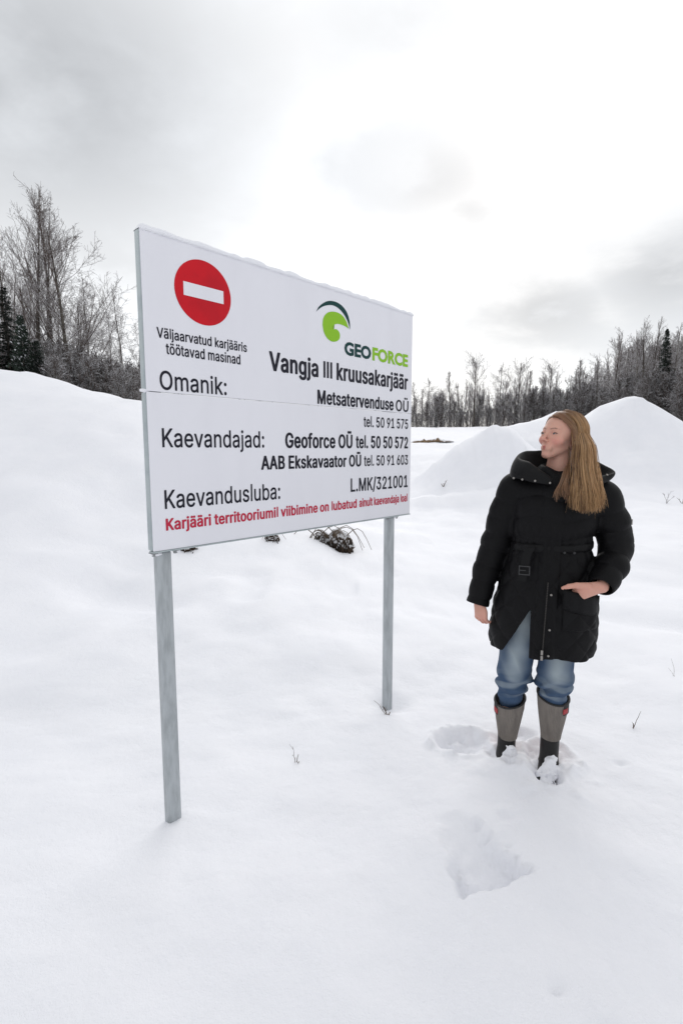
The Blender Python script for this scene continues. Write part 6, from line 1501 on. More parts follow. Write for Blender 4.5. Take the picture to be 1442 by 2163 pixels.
def fingers_pocket(P):
    """her left hand: knuckles on the pocket edge, fingers inside, thumb along the outside"""
    w = np.array([0.222, -0.135, 0.912])
    m = np.array([0.150, -0.170, 0.893])
    d = cap(P, w, m, 0.027, 0.036, ((0.25, 0.85, 0.25), 0.52))
    ax = nrm((-0.35, 0.02, 0.60))
    for i, (o, L, r) in enumerate(((-0.024, 0.055, 0.0080), (-0.008, 0.062, 0.0084), (0.008, 0.066, 0.0086), (0.024, 0.060, 0.0084))):
        k0 = m + ax * o + np.array([-0.010, 0.0, -0.002])
        p1 = k0 + np.array([-0.25, 0.50, -0.45]) * L * 0.6
        p2 = p1 + np.array([-0.15, 0.75, -0.45]) * L * 0.5
        p3 = p2 + np.array([-0.05, 0.70, -0.30]) * L * 0.4
        d = smin(d, chain(P, [k0, p1, p2, p3], [r * 1.15, r * 1.05, r, r * 0.85]), 0.005)
    t0 = np.array([0.165, -0.178, 0.916])
    d = smin(d, chain(P, [t0, (0.122, -0.190, 0.921), (0.090, -0.192, 0.914), (0.068, -0.186, 0.903)], [0.016, 0.0125, 0.0105, 0.0080], 0.004), 0.012)
    return d


LEGS = {
    -1: [(-0.075, 0.01, 0.86), (-0.112, 0.00, 0.60), (-0.128, -0.012, 0.42), (-0.142, 0.0, 0.30), (-0.152, 0.02, 0.14), (-0.155, 0.03, -0.06)],
    1: [(0.075, 0.01, 0.86), (0.062, 0.00, 0.60), (0.055, -0.012, 0.42), (0.053, 0.0, 0.30), (0.048, 0.02, 0.14), (0.046, 0.03, -0.06)],
}
ARM_R = [(-0.160, 0.01, 1.315), (-0.205, 0.015, 1.18), (-0.238, 0.02, 1.045), (-0.275, 0.0, 0.92), (-0.306, -0.035, 0.785)]
ARM_L = [(0.222, 0.01, 1.285), (0.262, 0.03, 1.17), (0.288, 0.045, 1.065), (0.266, -0.035, 0.985), (0.222, -0.135, 0.912)]


def body_sdf(P):
    d = np.full(len(P), 9.0)

    def part(lo, hi, f, k=0.02):
        lo = np.array(lo) - 0.05; hi = np.array(hi) + 0.05
        m = np.all((P > lo) & (P < hi), axis=1)
        if m.any():
            e = f(P[m])
            d[m] = smin(d[m], e, k)
    # torso
    far = cap(P, (0.02, 0.02, 1.30), (0.0, 0.02, 0.90), 0.095, 0.105)
    d = np.minimum(d, far)
    d = smin(d, cap(P, (-0.11, 0.02, 1.33), (0.17, 0.02, 1.30), 0.06), 0.05)
    for s in (-1, 1):
        d = smin(d, chain(P, LEGS[s], [0.085, 0.068, 0.054, 0.048, 0.040, 0.038]), 0.03)
    d = smin(d, chain(P, ARM_R, [0.050, 0.042, 0.036, 0.032, 0.026]), 0.03)
    d = smin(d, chain(P, ARM_L, [0.050, 0.042, 0.036, 0.032, 0.026]), 0.03)
    part((-0.10, -0.10, 1.28), (0.15, 0.15, 1.50), neck_sdf, 0.03)
    part((-0.12, -0.15, 1.44), (0.18, 0.16, 1.72), lambda p: head_sdf(to_head(p)) * HSC, 0.012)
    part((-0.36, -0.12, 0.64), (-0.22, 0.04, 0.80), fingers_hang, 0.008)
    part((0.03, -0.24, 0.80), (0.25, -0.08, 0.97), fingers_pocket, 0.008)
    return d


def gauss(Q, c, r):
    q = (Q - np.array(c, float)) / np.array(r, float)
    return np.exp(-(q * q).sum(1))


def build_body(root):
    me, v = sdf_mesh('body', body_sdf, (-0.42, -0.26, -0.12), (0.40, 0.18, 1.70), 0.0026, SH)
    Q = to_head(v)
    S = np.stack([np.abs(Q[:, 0]), Q[:, 1], Q[:, 2]], axis=1)
    col = np.tile(np.array([0.62, 0.345, 0.265]), (len(v), 1))
    n = vnoise(v[:, 0] * 60, v[:, 1] * 60, v[:, 2] * 60, 3)[:, None]
    col = col * (1 + 0.03 * n)

    def blend(w, c):
        nonlocal col
        w = np.clip(w, 0, 1)[:, None]
        col = col * (1 - w) + np.array(c) * w
    blend(0.75 * gauss(S, (43, 72, -34), (26, 30, 20)), (0.66, 0.27, 0.22))       # cheeks red with cold
    blend(0.60 * gauss(Q, (0, 106, -31), (14, 16, 13)), (0.64, 0.28, 0.23))
    blend(0.35 * gauss(Q, (0, 80, -96), (22, 20, 12)), (0.66, 0.30, 0.25))
    head = (v[:, 2] > 1.44)
    lip = np.minimum(cap(S, (3, 92, -61.0), (24, 82, -65.3), 4.0, 1.4), cap(S, (0, 91.5, -70.5), (20, 82.5, -67), 4.9, 1.6))
    blend(sstep(1.6, -0.6, lip) * 0.85 * head, (0.50, 0.12, 0.11))
    gap = cap(S, (0, 94.5, -65.6), (24, 83.5, -66.0), 1.4, 0.8)
    blend(sstep(1.2, -0.4, gap) * 0.75 * head, (0.18, 0.04, 0.04))
    brow = chain(S, [(14, 90, 17.5), (29, 84, 22.5), (45, 68, 18.5)], [2.6, 2.4, 1.2])
    blend(sstep(2.2, -1.0, brow) * 0.88 * head, (0.15, 0.08, 0.055))
    lash = chain(S, [(17, 92, -0.5), (30, 90, 3.8), (46, 79, -1.0)], [2.2, 3.0, 2.4])
    blend(sstep(1.6, -0.5, lash) * 0.9 * head, (0.05, 0.03, 0.03))
    low = chain(S, [(19, 92, -4.5), (31, 90, -7.5), (43, 81, -4.0)], [1.0, 1.0, 1.0])
    blend(sstep(1.6, -0.5, low) * 0.35 * head, (0.20, 0.09, 0.07))
    blend(0.30 * gauss(S, (27, 84, 8), (14, 18, 7)), (0.46, 0.22, 0.18))  # eye socket shade painted into the skin colour
    hands = (v[:, 2] < 1.0) & (v[:, 2] > 0.6)
    kn = 0.35 * gauss(v, (-0.28, -0.06, 0.69), (0.03, 0.04, 0.02)) + 0.35 * gauss(v, (0.13, -0.19, 0.90), (0.05, 0.04, 0.02))
    blend(kn * hands, (0.64, 0.26, 0.20))
    blend(0.45 * hands, (0.62, 0.31, 0.245))
    paint(me, col)
    b = link('body', me, painted('skin', 0.48, 0.35, 0.12), root)
    # eyes, turned towards the board
    gaze = nrm(HG + 0.06 * np.array([-1, 0.3, 0.0]))
    for sx in (-1, 1):
        c = from_head(31 * sx, 72.5, -2)
        bm = bmesh.new()
        bmesh.ops.create_uvsphere(bm, u_segments=40, v_segments=28, radius=0.0118)
        e = bpy.data.meshes.new('eye')
        for q in bm.verts:
            q.co = q.co + Vector(c) + Vector(SH)
        bm.to_mesh(e); bm.free()
        co = np.array([q.co[:] for q in e.vertices]) - np.asarray(SH) - c
        dot = co @ gaze / 0.0118
        cc = np.tile(np.array([0.40, 0.37, 0.35]), (len(co), 1))
        cc[dot > 0.82] = (0.10, 0.13, 0.14)
        cc[dot > 0.965] = (0.01, 0.01, 0.01)
        paint(e, cc)
        link('eye', e, M_EYE, root)
    return b


M_EYE = painted('eye_gloss', 0.15, 0.5)

# coat outline tables by height
ZT = [0.50, 0.56, 0.62, 0.77, 0.90, 1.00, 1.06, 1.12, 1.20, 1.27, 1.33, 1.37, 1.41, 1.46]
WT = [0.232, 0.236, 0.240, 0.232, 0.205, 0.184, 0.172, 0.180, 0.188, 0.190, 0.178, 0.145, 0.105, 0.06]
DT = [0.165, 0.165, 0.166, 0.165, 0.150, 0.138, 0.126, 0.134, 0.142, 0.136, 0.122, 0.105, 0.085, 0.05]
CT = [-0.014, -0.014, -0.012, -0.002, 0.004, 0.010, 0.012, 0.014, 0.020, 0.026, 0.030, 0.032, 0.034, 0.036]
_zf = np.linspace(0.45, 1.5, 400)


def _smooth_tab(t):
    y = np.interp(_zf, ZT, t)
    k = np.ones(13) / 13
    return np.convolve(np.pad(y, 6, mode='edge'), k, 'valid')


_W, _D, _C = _smooth_tab(WT), _smooth_tab(DT), _smooth_tab(CT)


def trunk_shape(P, grow_=0.0):
    z = P[:, 2]
    w = np.interp(z, _zf, _W) + grow_; dd = np.interp(z, _zf, _D) + grow_; cx = np.interp(z, _zf, _C)
    x = (P[:, 0] - cx) / w; y = (P[:, 1] - 0.005) / dd
    r = (np.abs(x) ** 2.35 + np.abs(y) ** 2.35) ** (1 / 2.35)
    return (r - 1) * (0.6 * dd + 0.4 * w)


def seam(s, pitch, p=0.55):
    """0 in a stitch line, 1 on the puff"""
    return np.abs(np.sin(np.pi * s / pitch)) ** p


def coat_sdf(P):
    x, y, z = P[:, 0], P[:, 1], P[:, 2]
    d = trunk_shape(P)
    # stitched diamonds below the belt, level rows above it
    ang = np.arctan2(y, x - 0.01)
    u = ang * 0.19
    dia = np.minimum(seam(z + u * 1.1 + 0.02, 0.125, 0.6), seam(z - u * 1.1 + 0.05, 0.125, 0.6))
    lev = seam(z + 0.012 * np.sin(u * 20), 0.092, 0.6)
    k = sstep(1.02, 1.10, z)
    puff = dia * (1 - k) + lev * k
    wr = vnoise(x * 16, y * 16, z * 9, 5) * 0.6 + vnoise(x * 34, y * 34, z * 20, 6) * 0.3
    belt = np.exp(-((z - 1.062) / 0.030) ** 2)
    d = d - 0.0085 * (puff - 0.6) * (1 - belt) - 0.0065 * wr * (1 - 0.5 * belt) + 0.004 * belt
    gather = np.sin(ang * 26 + 2 * vnoise(x * 8, y * 8, z * 5, 8)) * np.exp(-(np.abs(z - 1.062) / 0.075) ** 2) * 0.0032
    d = d + gather
    front = sstep(-0.06, -0.10, y)
    # buttoned placket, its edge a small step
    px_ = x - (0.010 + 0.02 * (z - 0.7))
    d = d - 0.006 * front * sstep(-0.055, -0.049, px_) * sstep(0.040, 0.034, px_)
    # patch pocket low on her left hip, flap at its mouth
    pk = sstep(0.070, 0.076, x) * sstep(0.225, 0.215, x) * sstep(0.70, 0.706, z) * sstep(0.868, 0.862, z + 0.25 * (x - 0.14))
    d = d - 0.011 * front * pk
    fl = sstep(0.066, 0.072, x) * sstep(0.228, 0.222, x) * sstep(0.690, 0.694, z) * sstep(0.765, 0.755, z)
    d = d - 0.0
    # pocket mouth cut for the hand
    d = smax(d, -cap(P, (0.075, -0.168, 0.900), (0.19, -0.150, 0.872), 0.012, 0.018), 0.008)
    # open at the bottom, hollow inside
    inner = trunk_shape(P, -0.017)
    hem = 0.556 + 0.006 * np.sin(x * 30) - 0.028 * sstep(-0.05, 0.02, x) * 0 + 0.03 * sstep(0.05, 0.25, y) - 0.0
    d = smax(d, hem - z, 0.008)
    cav = np.maximum(inner, z - 0.80)
    d = smax(d, -cav, 0.006)
    # front vent: her right panel swings open
    t = (z - 0.556) / (0.765 - 0.556)
    lx = -0.181 + (-0.070 + 0.181) * np.clip(t, -0.3, 1.3)
    wedge = np.maximum(np.maximum(lx - x, x + 0.060), z - 0.775)
    wedge = np.maximum(wedge, y + 0.02)
    d = smax(d, -wedge, 0.004)
    # sleeves
    for A, R in ((ARM_R, [0.074, 0.071, 0.067, 0.060, 0.054]), (ARM_L, [0.076, 0.074, 0.070, 0.066, 0.056])):
        e = None
        pts = [np.array(q) for q in A]
        if A is ARM_R:
            pts[-1] = np.array((-0.310, -0.042, 0.752))
        s0 = 0.0
        best = np.full(len(P), 9.0); par = np.zeros(len(P))
        for i in range(len(pts) - 1):
            ba = pts[i + 1] - pts[i]; L = np.linalg.norm(ba)
            pa = P - pts[i]
            h = np.clip((pa @ ba) / (L * L), 0, 1)
            q = np.sqrt(((pa - h[:, None] * ba) ** 2).sum(1)) - (R[i] + (R[i + 1] - R[i]) * h)
            m = q < best
            par[m] = s0 + h[m] * L
            best = smin(best, q, 0.02)
            s0 += L
        e = best - 0.0085 * (seam(par + 0.02, 0.083, 0.6) - 0.55) * 0.75 - 0.005 * wr
        end = pts[-1]; dirn = nrm(pts[-1] - pts[-2])
        e = smax(e, (P - end) @ dirn - 0.004, 0.006)
        e = smax(e, -(cap(P, end - dirn * 0.03, end + dirn * 0.05, R[-1] - 0.014)), 0.004)
        d = smin(d, e, 0.022)
    # shoulders
    d = smin(d, cap(P, (-0.115, 0.012, 1.335), (0.175, 0.012, 1.312), 0.060), 0.05)
    d = smin(d, ell(P, (0.04, 0.10, 1.36), (0.13, 0.055, 0.085)), 0.04)       # hood lying on the back
    # neck hole
    d = smax(d, -cap(P, (0.035, 0.015, 1.395), (0.03, -0.02, 1.52), 0.062, 0.10), 0.02)
    d = smax(d, -cap(P, (0.030, -0.110, 1.44), (0.014, -0.155, 1.368), 0.055, 0.020), 0.012)
    return d


def catmull(pts, n):
    return spline(pts, n, False)


def build_coat(root):
    me, v = sdf_mesh('coat', coat_sdf, (-0.42, -0.26, 0.50), (0.42, 0.24, 1.50), 0.0036, SH)
    coat = link('coat', me, M_COAT, root)
    # collar with the hood's edge: neck edge -> rim -> outer lower edge
    rim = [(0.004, -0.128, 1.372), (-0.045, -0.135, 1.410), (-0.095, -0.110, 1.446), (-0.148, -0.045, 1.468), (-0.122, 0.04, 1.498), (-0.05, 0.10, 1.502), (0.04, 0.13, 1.500), (0.13, 0.11, 1.482), (0.19, 0.05, 1.448), (0.256, -0.03, 1.402), (0.180, -0.08, 1.388), (0.115, -0.115, 1.382), (0.050, -0.128, 1.365)]
    out = [(0.004, -0.152, 1.345), (-0.060, -0.162, 1.356), (-0.130, -0.138, 1.368), (-0.176, -0.070, 1.376), (-0.168, 0.04, 1.400), (-0.07, 0.15, 1.400), (0.04, 0.17, 1.390), (0.16, 0.145, 1.390), (0.215, 0.06, 1.385), (0.232, -0.03, 1.366), (0.185, -0.115, 1.356), (0.115, -0.152, 1.346), (0.052, -0.160, 1.335)]
    inn = [(0.012, -0.090, 1.345), (-0.015, -0.085, 1.355), (-0.045, -0.060, 1.362), (-0.060, -0.020, 1.37), (-0.055, 0.03, 1.38), (-0.02, 0.07, 1.39), (0.035, 0.09, 1.39), (0.085, 0.07, 1.39), (0.12, 0.03, 1.38), (0.13, -0.02, 1.37), (0.11, -0.06, 1.36), (0.075, -0.085, 1.352), (0.045, -0.095, 1.343)]
    R, O, I = catmull(rim, 6), catmull(out, 6), catmull(inn, 6)
    rows = []
    for a in np.linspace(0, 1, 7):
        q = I * (1 - a) + R * a
        q = q + np.array([0, 0, -0.014]) * math.sin(math.pi * a)
        rows.append(q)
    for a in np.linspace(0, 1, 7)[1:]:
        q = R * (1 - a) + O * a
        c = np.array([0.03, 0.0, 0.0])
        outw = q - c; outw[:, 2] = 0
        outw /= np.linalg.norm(outw, axis=1)[:, None]
        q = q + outw * 0.008 * math.sin(math.pi * a) + np.array([0, 0, 0.002]) * math.sin(math.pi * a)
        rows.append(q)
    G = np.stack(rows)
    nr, nc = G.shape[:2]
    X = G.reshape(-1, 3)
    nz = vnoise(X[:, 0] * 28, X[:, 1] * 28, X[:, 2] * 28, 9)
    X = X + 0.004 * nz[:, None] * np.array([0.5, -0.5, 1]) + np.asarray(SH)
    i = (np.arange(nr - 1)[:, None] * nc + np.arange(nc - 1)[None, :]).ravel()
    F = np.stack([i, i + 1, i + nc + 1, i + nc], 1)
    col = link('collar', np_mesh('collar', X, F), M_COAT2, coat)
    md = col.modifiers.new('s', 'SOLIDIFY'); md.thickness = 0.007; md.offset = 0
    md = col.modifiers.new('b', 'SUBSURF'); md.levels = md.render_levels = 1
    # snaps
    def stud(p, n, r, m=None, name='snap_button', par=coat):
        n = Vector(n).normalized()
        bm = bmesh.new()
        bmesh.ops.create_cone(bm, cap_ends=True, segments=20, radius1=r, radius2=r * 0.75, depth=0.004,
                              matrix=Matrix.Translation(Vector(p) + Vector(SH)) @ n.to_track_quat('Z', 'Y').to_matrix().to_4x4())
        return bm_obj(name, bm, m or M_STUD, par, True)
    for p in ((-0.158, -0.128, 1.374), (-0.120, -0.152, 1.370), (-0.066, -0.170, 1.366), (-0.005, -0.165, 1.358), (0.224, -0.062, 1.392)):
        stud(p, (p[0] * 0.8, -1, 0.15), 0.0052)
    for z in (0.865, 0.705, 0.585):
        stud((0.022, -0.182, z), (0, -1, 0), 0.0055)
    # zip: tape with its teeth and the pulls
    bm = bmesh.new()
    for k in range(46):
        z = 0.575 + k * 0.0075
        sx = -0.004 + 0.03 * (z - 0.56)
        yy = -0.178 + (0.016 * sstep(0.80, 0.95, np.array([z]))[0])
        bm_box(bm, (sx - 0.0022, yy - 0.002, z + 0.115 - 0.0022), (sx + 0.0022, yy + 0.004, z + 0.115 + 0.0022))
    zt = bm_obj('zip', bm, M_ZIP, coat)
    tag(zt, kind='stuff')
    for z in (0.60, 0.575):
        bm = bmesh.new()
        bm_box(bm, (-0.010, -0.190, z + 0.115 - 0.012), (0.0, -0.184, z + 0.115 + 0.010), 0.0015)
        bm_obj('zip_pull', bm, M_STUD, coat)
    # belt
    n = 96
    th = np.linspace(0, 2 * np.pi, n + 1)[:-1]
    V = []
    for q in th:
        c, s = math.cos(q), math.sin(q)
        z0 = 1.060 + 0.010 * c
        w, dd, cx = (np.interp(z0, _zf, t) for t in (_W, _D, _C))
        e = 2 / 2.35
        bx = abs(c) ** e * (1 if c > 0 else -1); by = abs(s) ** e * (1 if s > 0 else -1)
        wob = 0.002 * math.sin(q * 9) + 0.002 * math.sin(q * 17 + 1)
        for dz, off in ((-0.019, -0.006), (-0.017, 0.003), (-0.008, 0.0055), (0.008, 0.0055), (0.017, 0.003), (0.019, -0.006)):
            V.append((cx + bx * (w + off + wob), 0.005 + by * (dd + off + wob), z0 + dz + 0.115))
    F = []
    for i in range(n):
        for k in range(5):
            a = i * 6 + k; b = ((i + 1) % n) * 6 + k
            F.append((a, b, b + 1, a + 1))
    belt = link('belt', np_mesh('belt', V, np.array(F)), M_COAT2, coat)
    # the loose belt end with its buckle
    path = catmull([(-0.072, -0.142, 1.065), (-0.088, -0.158, 1.03), (-0.092, -0.170, 0.995), (-0.098, -0.178, 0.955), (-0.104, -0.180, 0.915)], 5)
    V = []
    for i, p in enumerate(path):
        for sx, sy in ((-0.019, 0), (0.019, 0), (0.019, 0.004), (-0.019, 0.004)):
            V.append((p[0] + sx, p[1] + sy, p[2] + 0.115))
    F = []
    for i in range(len(path) - 1):
        for k in range(4):
            a = i * 4 + k; b = i * 4 + (k + 1) % 4
            F.append((a, b, b + 4, a + 4))
    F.append((0, 3, 2, 1)); m_ = (len(path) - 1) * 4; F.append((m_, m_ + 1, m_ + 2, m_ + 3))
    link('belt_end', np_mesh('belt_end', V, np.array(F)), M_COAT2, coat, False)
    bk = (-0.094, -0.184, 0.966 + 0.115)
    bm = bmesh.new()
    for lo, hi in (((-0.024, 0, -0.021), (0.024, 0.004, -0.0165)), ((-0.024, 0, 0.0165), (0.024, 0.004, 0.021)), ((-0.024, 0, -0.0165), (-0.0195, 0.004, 0.0165)), ((0.0195, 0, -0.0165), (0.024, 0.004, 0.0165)), ((-0.0195, 0.0006, -0.002), (0.006, 0.0034, 0.002))):
        bm_box(bm, tuple(a + b for a, b in zip(lo, bk)), tuple(a + b for a, b in zip(hi, bk)))
    bm_obj('buckle', bm, M_BUCKLE, coat)
    for x in (0.068, 0.108):
        stud((x, -0.151 + (x - 0.068) * 0.30, 1.052), (0.2, -1, 0), 0.006, M_BUCKLE, 'eyelet')
    # flap over the pocket, stitched square below
    bm = bmesh.new()
    n = 12
    vs = []
    for j, (zz, off) in enumerate(((0.893, 0.052), (0.872, 0.050), (0.835, 0.030), (0.800, 0.016), (0.795, 0.010))):
        row = []
        for i in range(n + 1):
            x = 0.072 + 0.148 * i / n
            z = zz - 0.26 * (x - 0.10)
            w, dd, cx = (np.interp(z, _zf, t) for t in (_W, _D, _C))
            r = min(0.97, abs((x - cx) / w))
            y = 0.005 - dd * (1 - r ** 2.35) ** (1 / 2.35) - off - 0.006
            row.append(bm.verts.new((x, y + 0.0015 * math.sin(i * 1.7), z + 0.115)))
        vs.append(row)
    for j in range(4):
        for i in range(n):
            bm.faces.new((vs[j][i], vs[j + 1][i], vs[j + 1][i + 1], vs[j][i + 1]))
    fp = bm_obj('pocket_flap', bm, M_COAT, coat, True)
    md = fp.modifiers.new('s', 'SOLIDIFY'); md.thickness = 0.005
    # small metal pull on her left sleeve
    bm = bmesh.new()
    bm_box(bm, (0.333, -0.036, 1.175 + 0.115), (0.337, -0.030, 1.200 + 0.115), 0.001)
    bm_obj('sleeve_zip_pull', bm, M_STUD, coat)
    return coat


M_COAT = mat('black_quilted_nylon', (0.0030, 0.0029, 0.0036), 0.60, 0.0, 0.17, bump=(120, 0.0010))
M_COAT2 = mat('black_trim_cloth', (0.0036, 0.0036, 0.0042), 0.58, 0.0, 0.20, bump=(160, 0.0008))
M_STUD = mat('snap_steel', (0.32, 0.30, 0.28), 0.35, 0.8)
M_ZIP = mat('dark_zip_metal', (0.07, 0.065, 0.06), 0.4, 0.7)
M_BUCKLE = mat('buckle_steel', (0.035, 0.035, 0.037), 0.5, 0.3)


def jeans_sdf(P):
    x, y, z = P[:, 0], P[:, 1], P[:, 2]
    d = None
    for s in (-1, 1):
        pts = LEGS[s][:4] + [(LEGS[s][3][0] - 0.004, 0.014, 0.225)]
        e = chain(P, pts, [0.118, 0.086, 0.077, 0.055, 0.046], 0.015)
        b = np.exp(-((z - (0.355 if s < 0 else 0.385)) / 0.055) ** 2)
        sx = -s
        w = np.sin((z + 0.30 * (x - pts[3][0]) * sx + 0.10 * y) * 95 + 2.2 * vnoise(x * 14, y * 14, z * 10, 15 + s)) * 0.0105 * b
        w2 = vnoise(x * 20, y * 20, z * 26, 12 + s) * 0.0055 * (0.35 + b)
        e = e - w - w2 - 0.006 * b
        d = e if d is None else smin(d, e, 0.012)
    # long slack creases down the thighs
    d = d - 0.0045 * (0.5 - np.abs(vnoise(x * 17 + z * 7, y * 12, z * 6, 19))) * sstep(0.40, 0.50, z)
    d = smax(d, z - 0.86, 0.01)
    d = smax(d, 0.225 - z, 0.008)
    return d


def build_legs(root):
    me, v = sdf_mesh('jeans', jeans_sdf, (-0.26, -0.16, 0.18), (0.20, 0.16, 0.90), 0.0032, SH)
    x, y, z = v.T
    n1 = vnoise(x * 9, y * 9, z * 6, 31); n2 = vnoise(x * 28, y * 28, z * 22, 33)
    f = np.zeros(len(v))
    for s in (-1, 1):
        cx = np.interp(z, [0.2, 0.3, 0.42, 0.6, 0.86], [LEGS[s][3][0] - 0.004, LEGS[s][3][0], LEGS[s][2][0], LEGS[s][1][0], LEGS[s][0][0]])
        near = np.abs(x - cx) < 0.075
        f = np.maximum(f, np.exp(-((x - cx - 0.004) / 0.050) ** 2) * sstep(0.04, -0.05, y))
    n3 = vnoise(x * 17 + z * 7, y * 12, z * 6, 19)
    f = f * sstep(0.35, 0.47, z + 0.03 * n1) + 0.20 * n1 + 0.16 * n2 + 0.22 * (0.4 - np.abs(n3))
    fold = np.sin((z + 0.30 * np.abs(x)) * 95 + 2.0 * n1)
    f = f + 0.40 * sstep(-0.1, 0.9, fold) * 1.15 * np.exp(-((z - 0.365) / 0.06) ** 2)
    f = np.clip(f, 0, 1)[:, None]
    dark, light = np.array([0.050, 0.085, 0.150]), np.array([0.33, 0.385, 0.42])
    paint(me, dark + (light - dark) * f)
    j = link('jeans', me, painted('denim', 0.9, 0.2, bump=(260, 0.0012)), root)
    for s in (-1, 1):
        build_boot(root, s)
    return j


def rib_material():
    m = mat('ribbed_rubber', (0.175, 0.155, 0.138), 0.6)
    t = m.node_tree
    nt = NT.__new__(NT); nt.t = t
    p = next(n for n in t.nodes if n.type == 'BSDF_PRINCIPLED')
    return m


M_SHAFT = mat('boot_shaft_taupe', (0.195, 0.172, 0.152), 0.62, noise=(40, (0.150, 0.132, 0.118), 0.4, 0.7, (1, 1, 0.2)))
M_RUBBER = mat('boot_rubber_black', (0.008, 0.0075, 0.0075), 0.45, 0.0, 0.35, bump=(50, 0.0008))
M_TRIM = mat('boot_trim_black', (0.018, 0.017, 0.018), 0.7)
M_TAG = mat('boot_tag_red', (0.36, 0.03, 0.035), 0.55)


def build_boot(root, s):
    cx = LEGS[s][4][0]
    lean = LEGS[s][3][0] - LEGS[s][5][0]
    boot = empty('boot', (0, 0, 0)); boot.parent = root
    # shaft: a lofted tube with moulded ribs, slightly higher at the front
    n = 112
    hts = [0.050, 0.075, 0.11, 0.15, 0.19, 0.225, 0.250]
    low = 0.014 if s < 0 else 0.056
    rx = [0.045, 0.048, 0.054, 0.061, 0.067, 0.071, 0.074]
    V = []
    zt = 0.015 if s < 0 else 0.072
    th = np.linspace(0, 2 * np.pi, n + 1)[:-1]
    tops = []
    for h, r in zip(hts, rx):
        zz = h + zt * (h - 0.05) / 0.2 + low * (1 - (h - 0.05) / 0.2)
        c0 = cx + lean * 0.35 * (h - 0.05) / 0.2 + 0.004
        for i, q in enumerate(th):
            rib = 0.0011 * (1 if i % 2 else -1)
            rr_ = r + rib
            tilt = (h - 0.05) / 0.2 * (-0.016 * math.sin(q)) * -1 + (h - 0.05) / 0.2 * 0.012 * math.cos(q) * -s
            V.append((c0 + rr_ * math.cos(q), 0.012 + rr_ * 1.08 * math.sin(q), zz + tilt + 0.115))
    m = len(hts)
    base = len(V)
    for i, q in enumerate(th):           # inner lip
        a = V[(m - 1) * n + i]
        c0 = cx + lean * 0.35 + 0.004
        V.append((c0 + (a[0] - c0) * 0.93, 0.012 + (a[1] - 0.012) * 0.93, a[2] - 0.002))
    for i, q in enumerate(th):
        a = V[base + i]
        V.append((a[0], a[1], a[2] - 0.05))
    F = []
    for k in range(m + 1):
        for i in range(n):
            a = k * n + i; b = k * n + (i + 1) % n
            F.append((a, b, b + n, a + n))
    sh = link('shaft', np_mesh('shaft', V, np.array(F)), M_SHAFT, boot, False)
    # black binding round the top
    Vb, r = [], 0.0
    ring = np.array(V[(m - 1) * n:m * n])
    path = np.concatenate([ring, ring[:1]]) + np.array([0, 0, 0.001])
    tv, tf = tubes([(path[::2], np.full(len(path[::2]), 0.0048))], 8, False)
    link('binding', np_mesh('binding', tv, tf), M_TRIM, boot)
    # side strap with the red tag
    a0 = math.radians(205 if s < 0 else -32)
    c0 = cx + lean * 0.35 + 0.004
    for nm, dz, hh, wdt, mt, off in (('strap', -0.016, 0.030, 0.30, M_TRIM, 0.003), ('tag', -0.026, 0.012, 0.20, M_TAG, 0.0055)):
        V2 = []
        for j in range(8):
            q = a0 + (j / 7 - 0.5) * 2 * wdt + (0.16 * (1 if s < 0 else -1) if nm == 'tag' else 0)
            top = 0.250 + zt + 0.016 * math.sin(q) + 0.012 * math.cos(q) * -s
            rr_ = 0.0715 + off
            for zz in (top + dz + hh, top + dz - hh):
                V2.append((c0 + rr_ * math.cos(q), 0.012 + rr_ * 1.08 * math.sin(q), zz + 0.115 - 0.004))
        F2 = [(2 * j, 2 * j + 1, 2 * j + 3, 2 * j + 2) for j in range(7)]
        o = link(nm, np_mesh(nm, V2, np.array(F2)), mt, boot, True)
        md = o.modifiers.new('s', 'SOLIDIFY'); md.thickness = 0.003
    # rubber foot
    tx = -0.012 if s > 0 else 0.012
    heel = np.array([cx + 0.002, 0.050, -0.062]); ball = np.array([cx + tx, -0.100, -0.068]); toe = np.array([cx + tx * 1.2, -0.165, -0.066])

    def f(P):
        d = chain(P, [heel, ball, toe], [0.040, 0.045, 0.040], 0.02, ((0, 0, 1), 0.95))
        d = smin(d, cap(P, (cx + 0.002, 0.018, 0.14), (cx, 0.000, -0.03), 0.0445, 0.043), 0.035)
        d = smin(d, cap(P, (cx, -0.01, -0.03), ball + [0, 0, 0.0], 0.038, 0.036), 0.03)
        d = smax(d, P[:, 2] - (0.095 if s < 0 else 0.140), 0.006)
        d = smax(d, -0.113 - P[:, 2], 0.006)
        sole = cap(P, heel * [1, 1, 0] + [0, 0, -0.103], ball * [1, 1, 0] + [0, -0.01, -0.103], 0.046, 0.051)
        sole = np.minimum(sole, cap(P, ball * [1, 1, 0] + [0, 0, -0.103], toe * [1, 1, 0] + [0, 0, -0.103], 0.051, 0.044))
        sole = smax(sole, np.abs(P[:, 2] + 0.100) - 0.010, 0.003)
        return smin(d, sole, 0.004)
    me, v = sdf_mesh('rubber_foot', f, (cx - 0.09, -0.26, -0.14), (cx + 0.09, 0.13, 0.20), 0.0035, SH)
    link('rubber_foot', me, M_RUBBER, boot)

    # snow kicked over the toes
    def g(P):
        d = chain(P, [np.array([cx + (0.024 if s < 0 else 0.012), -0.034, 0.012]), ball + [0.006, 0, 0.020], toe + [0.004, 0.004, 0.012]], [0.030, 0.050, 0.040] if s < 0 else [0.024, 0.041, 0.031], 0.02)
        n = vnoise(P[:, 0] * 45, P[:, 1] * 45, P[:, 2] * 45, 61 + s) + 0.5 * vnoise(P[:, 0] * 100, P[:, 1] * 100, P[:, 2] * 100, 62)
        return d - 0.0110 * n
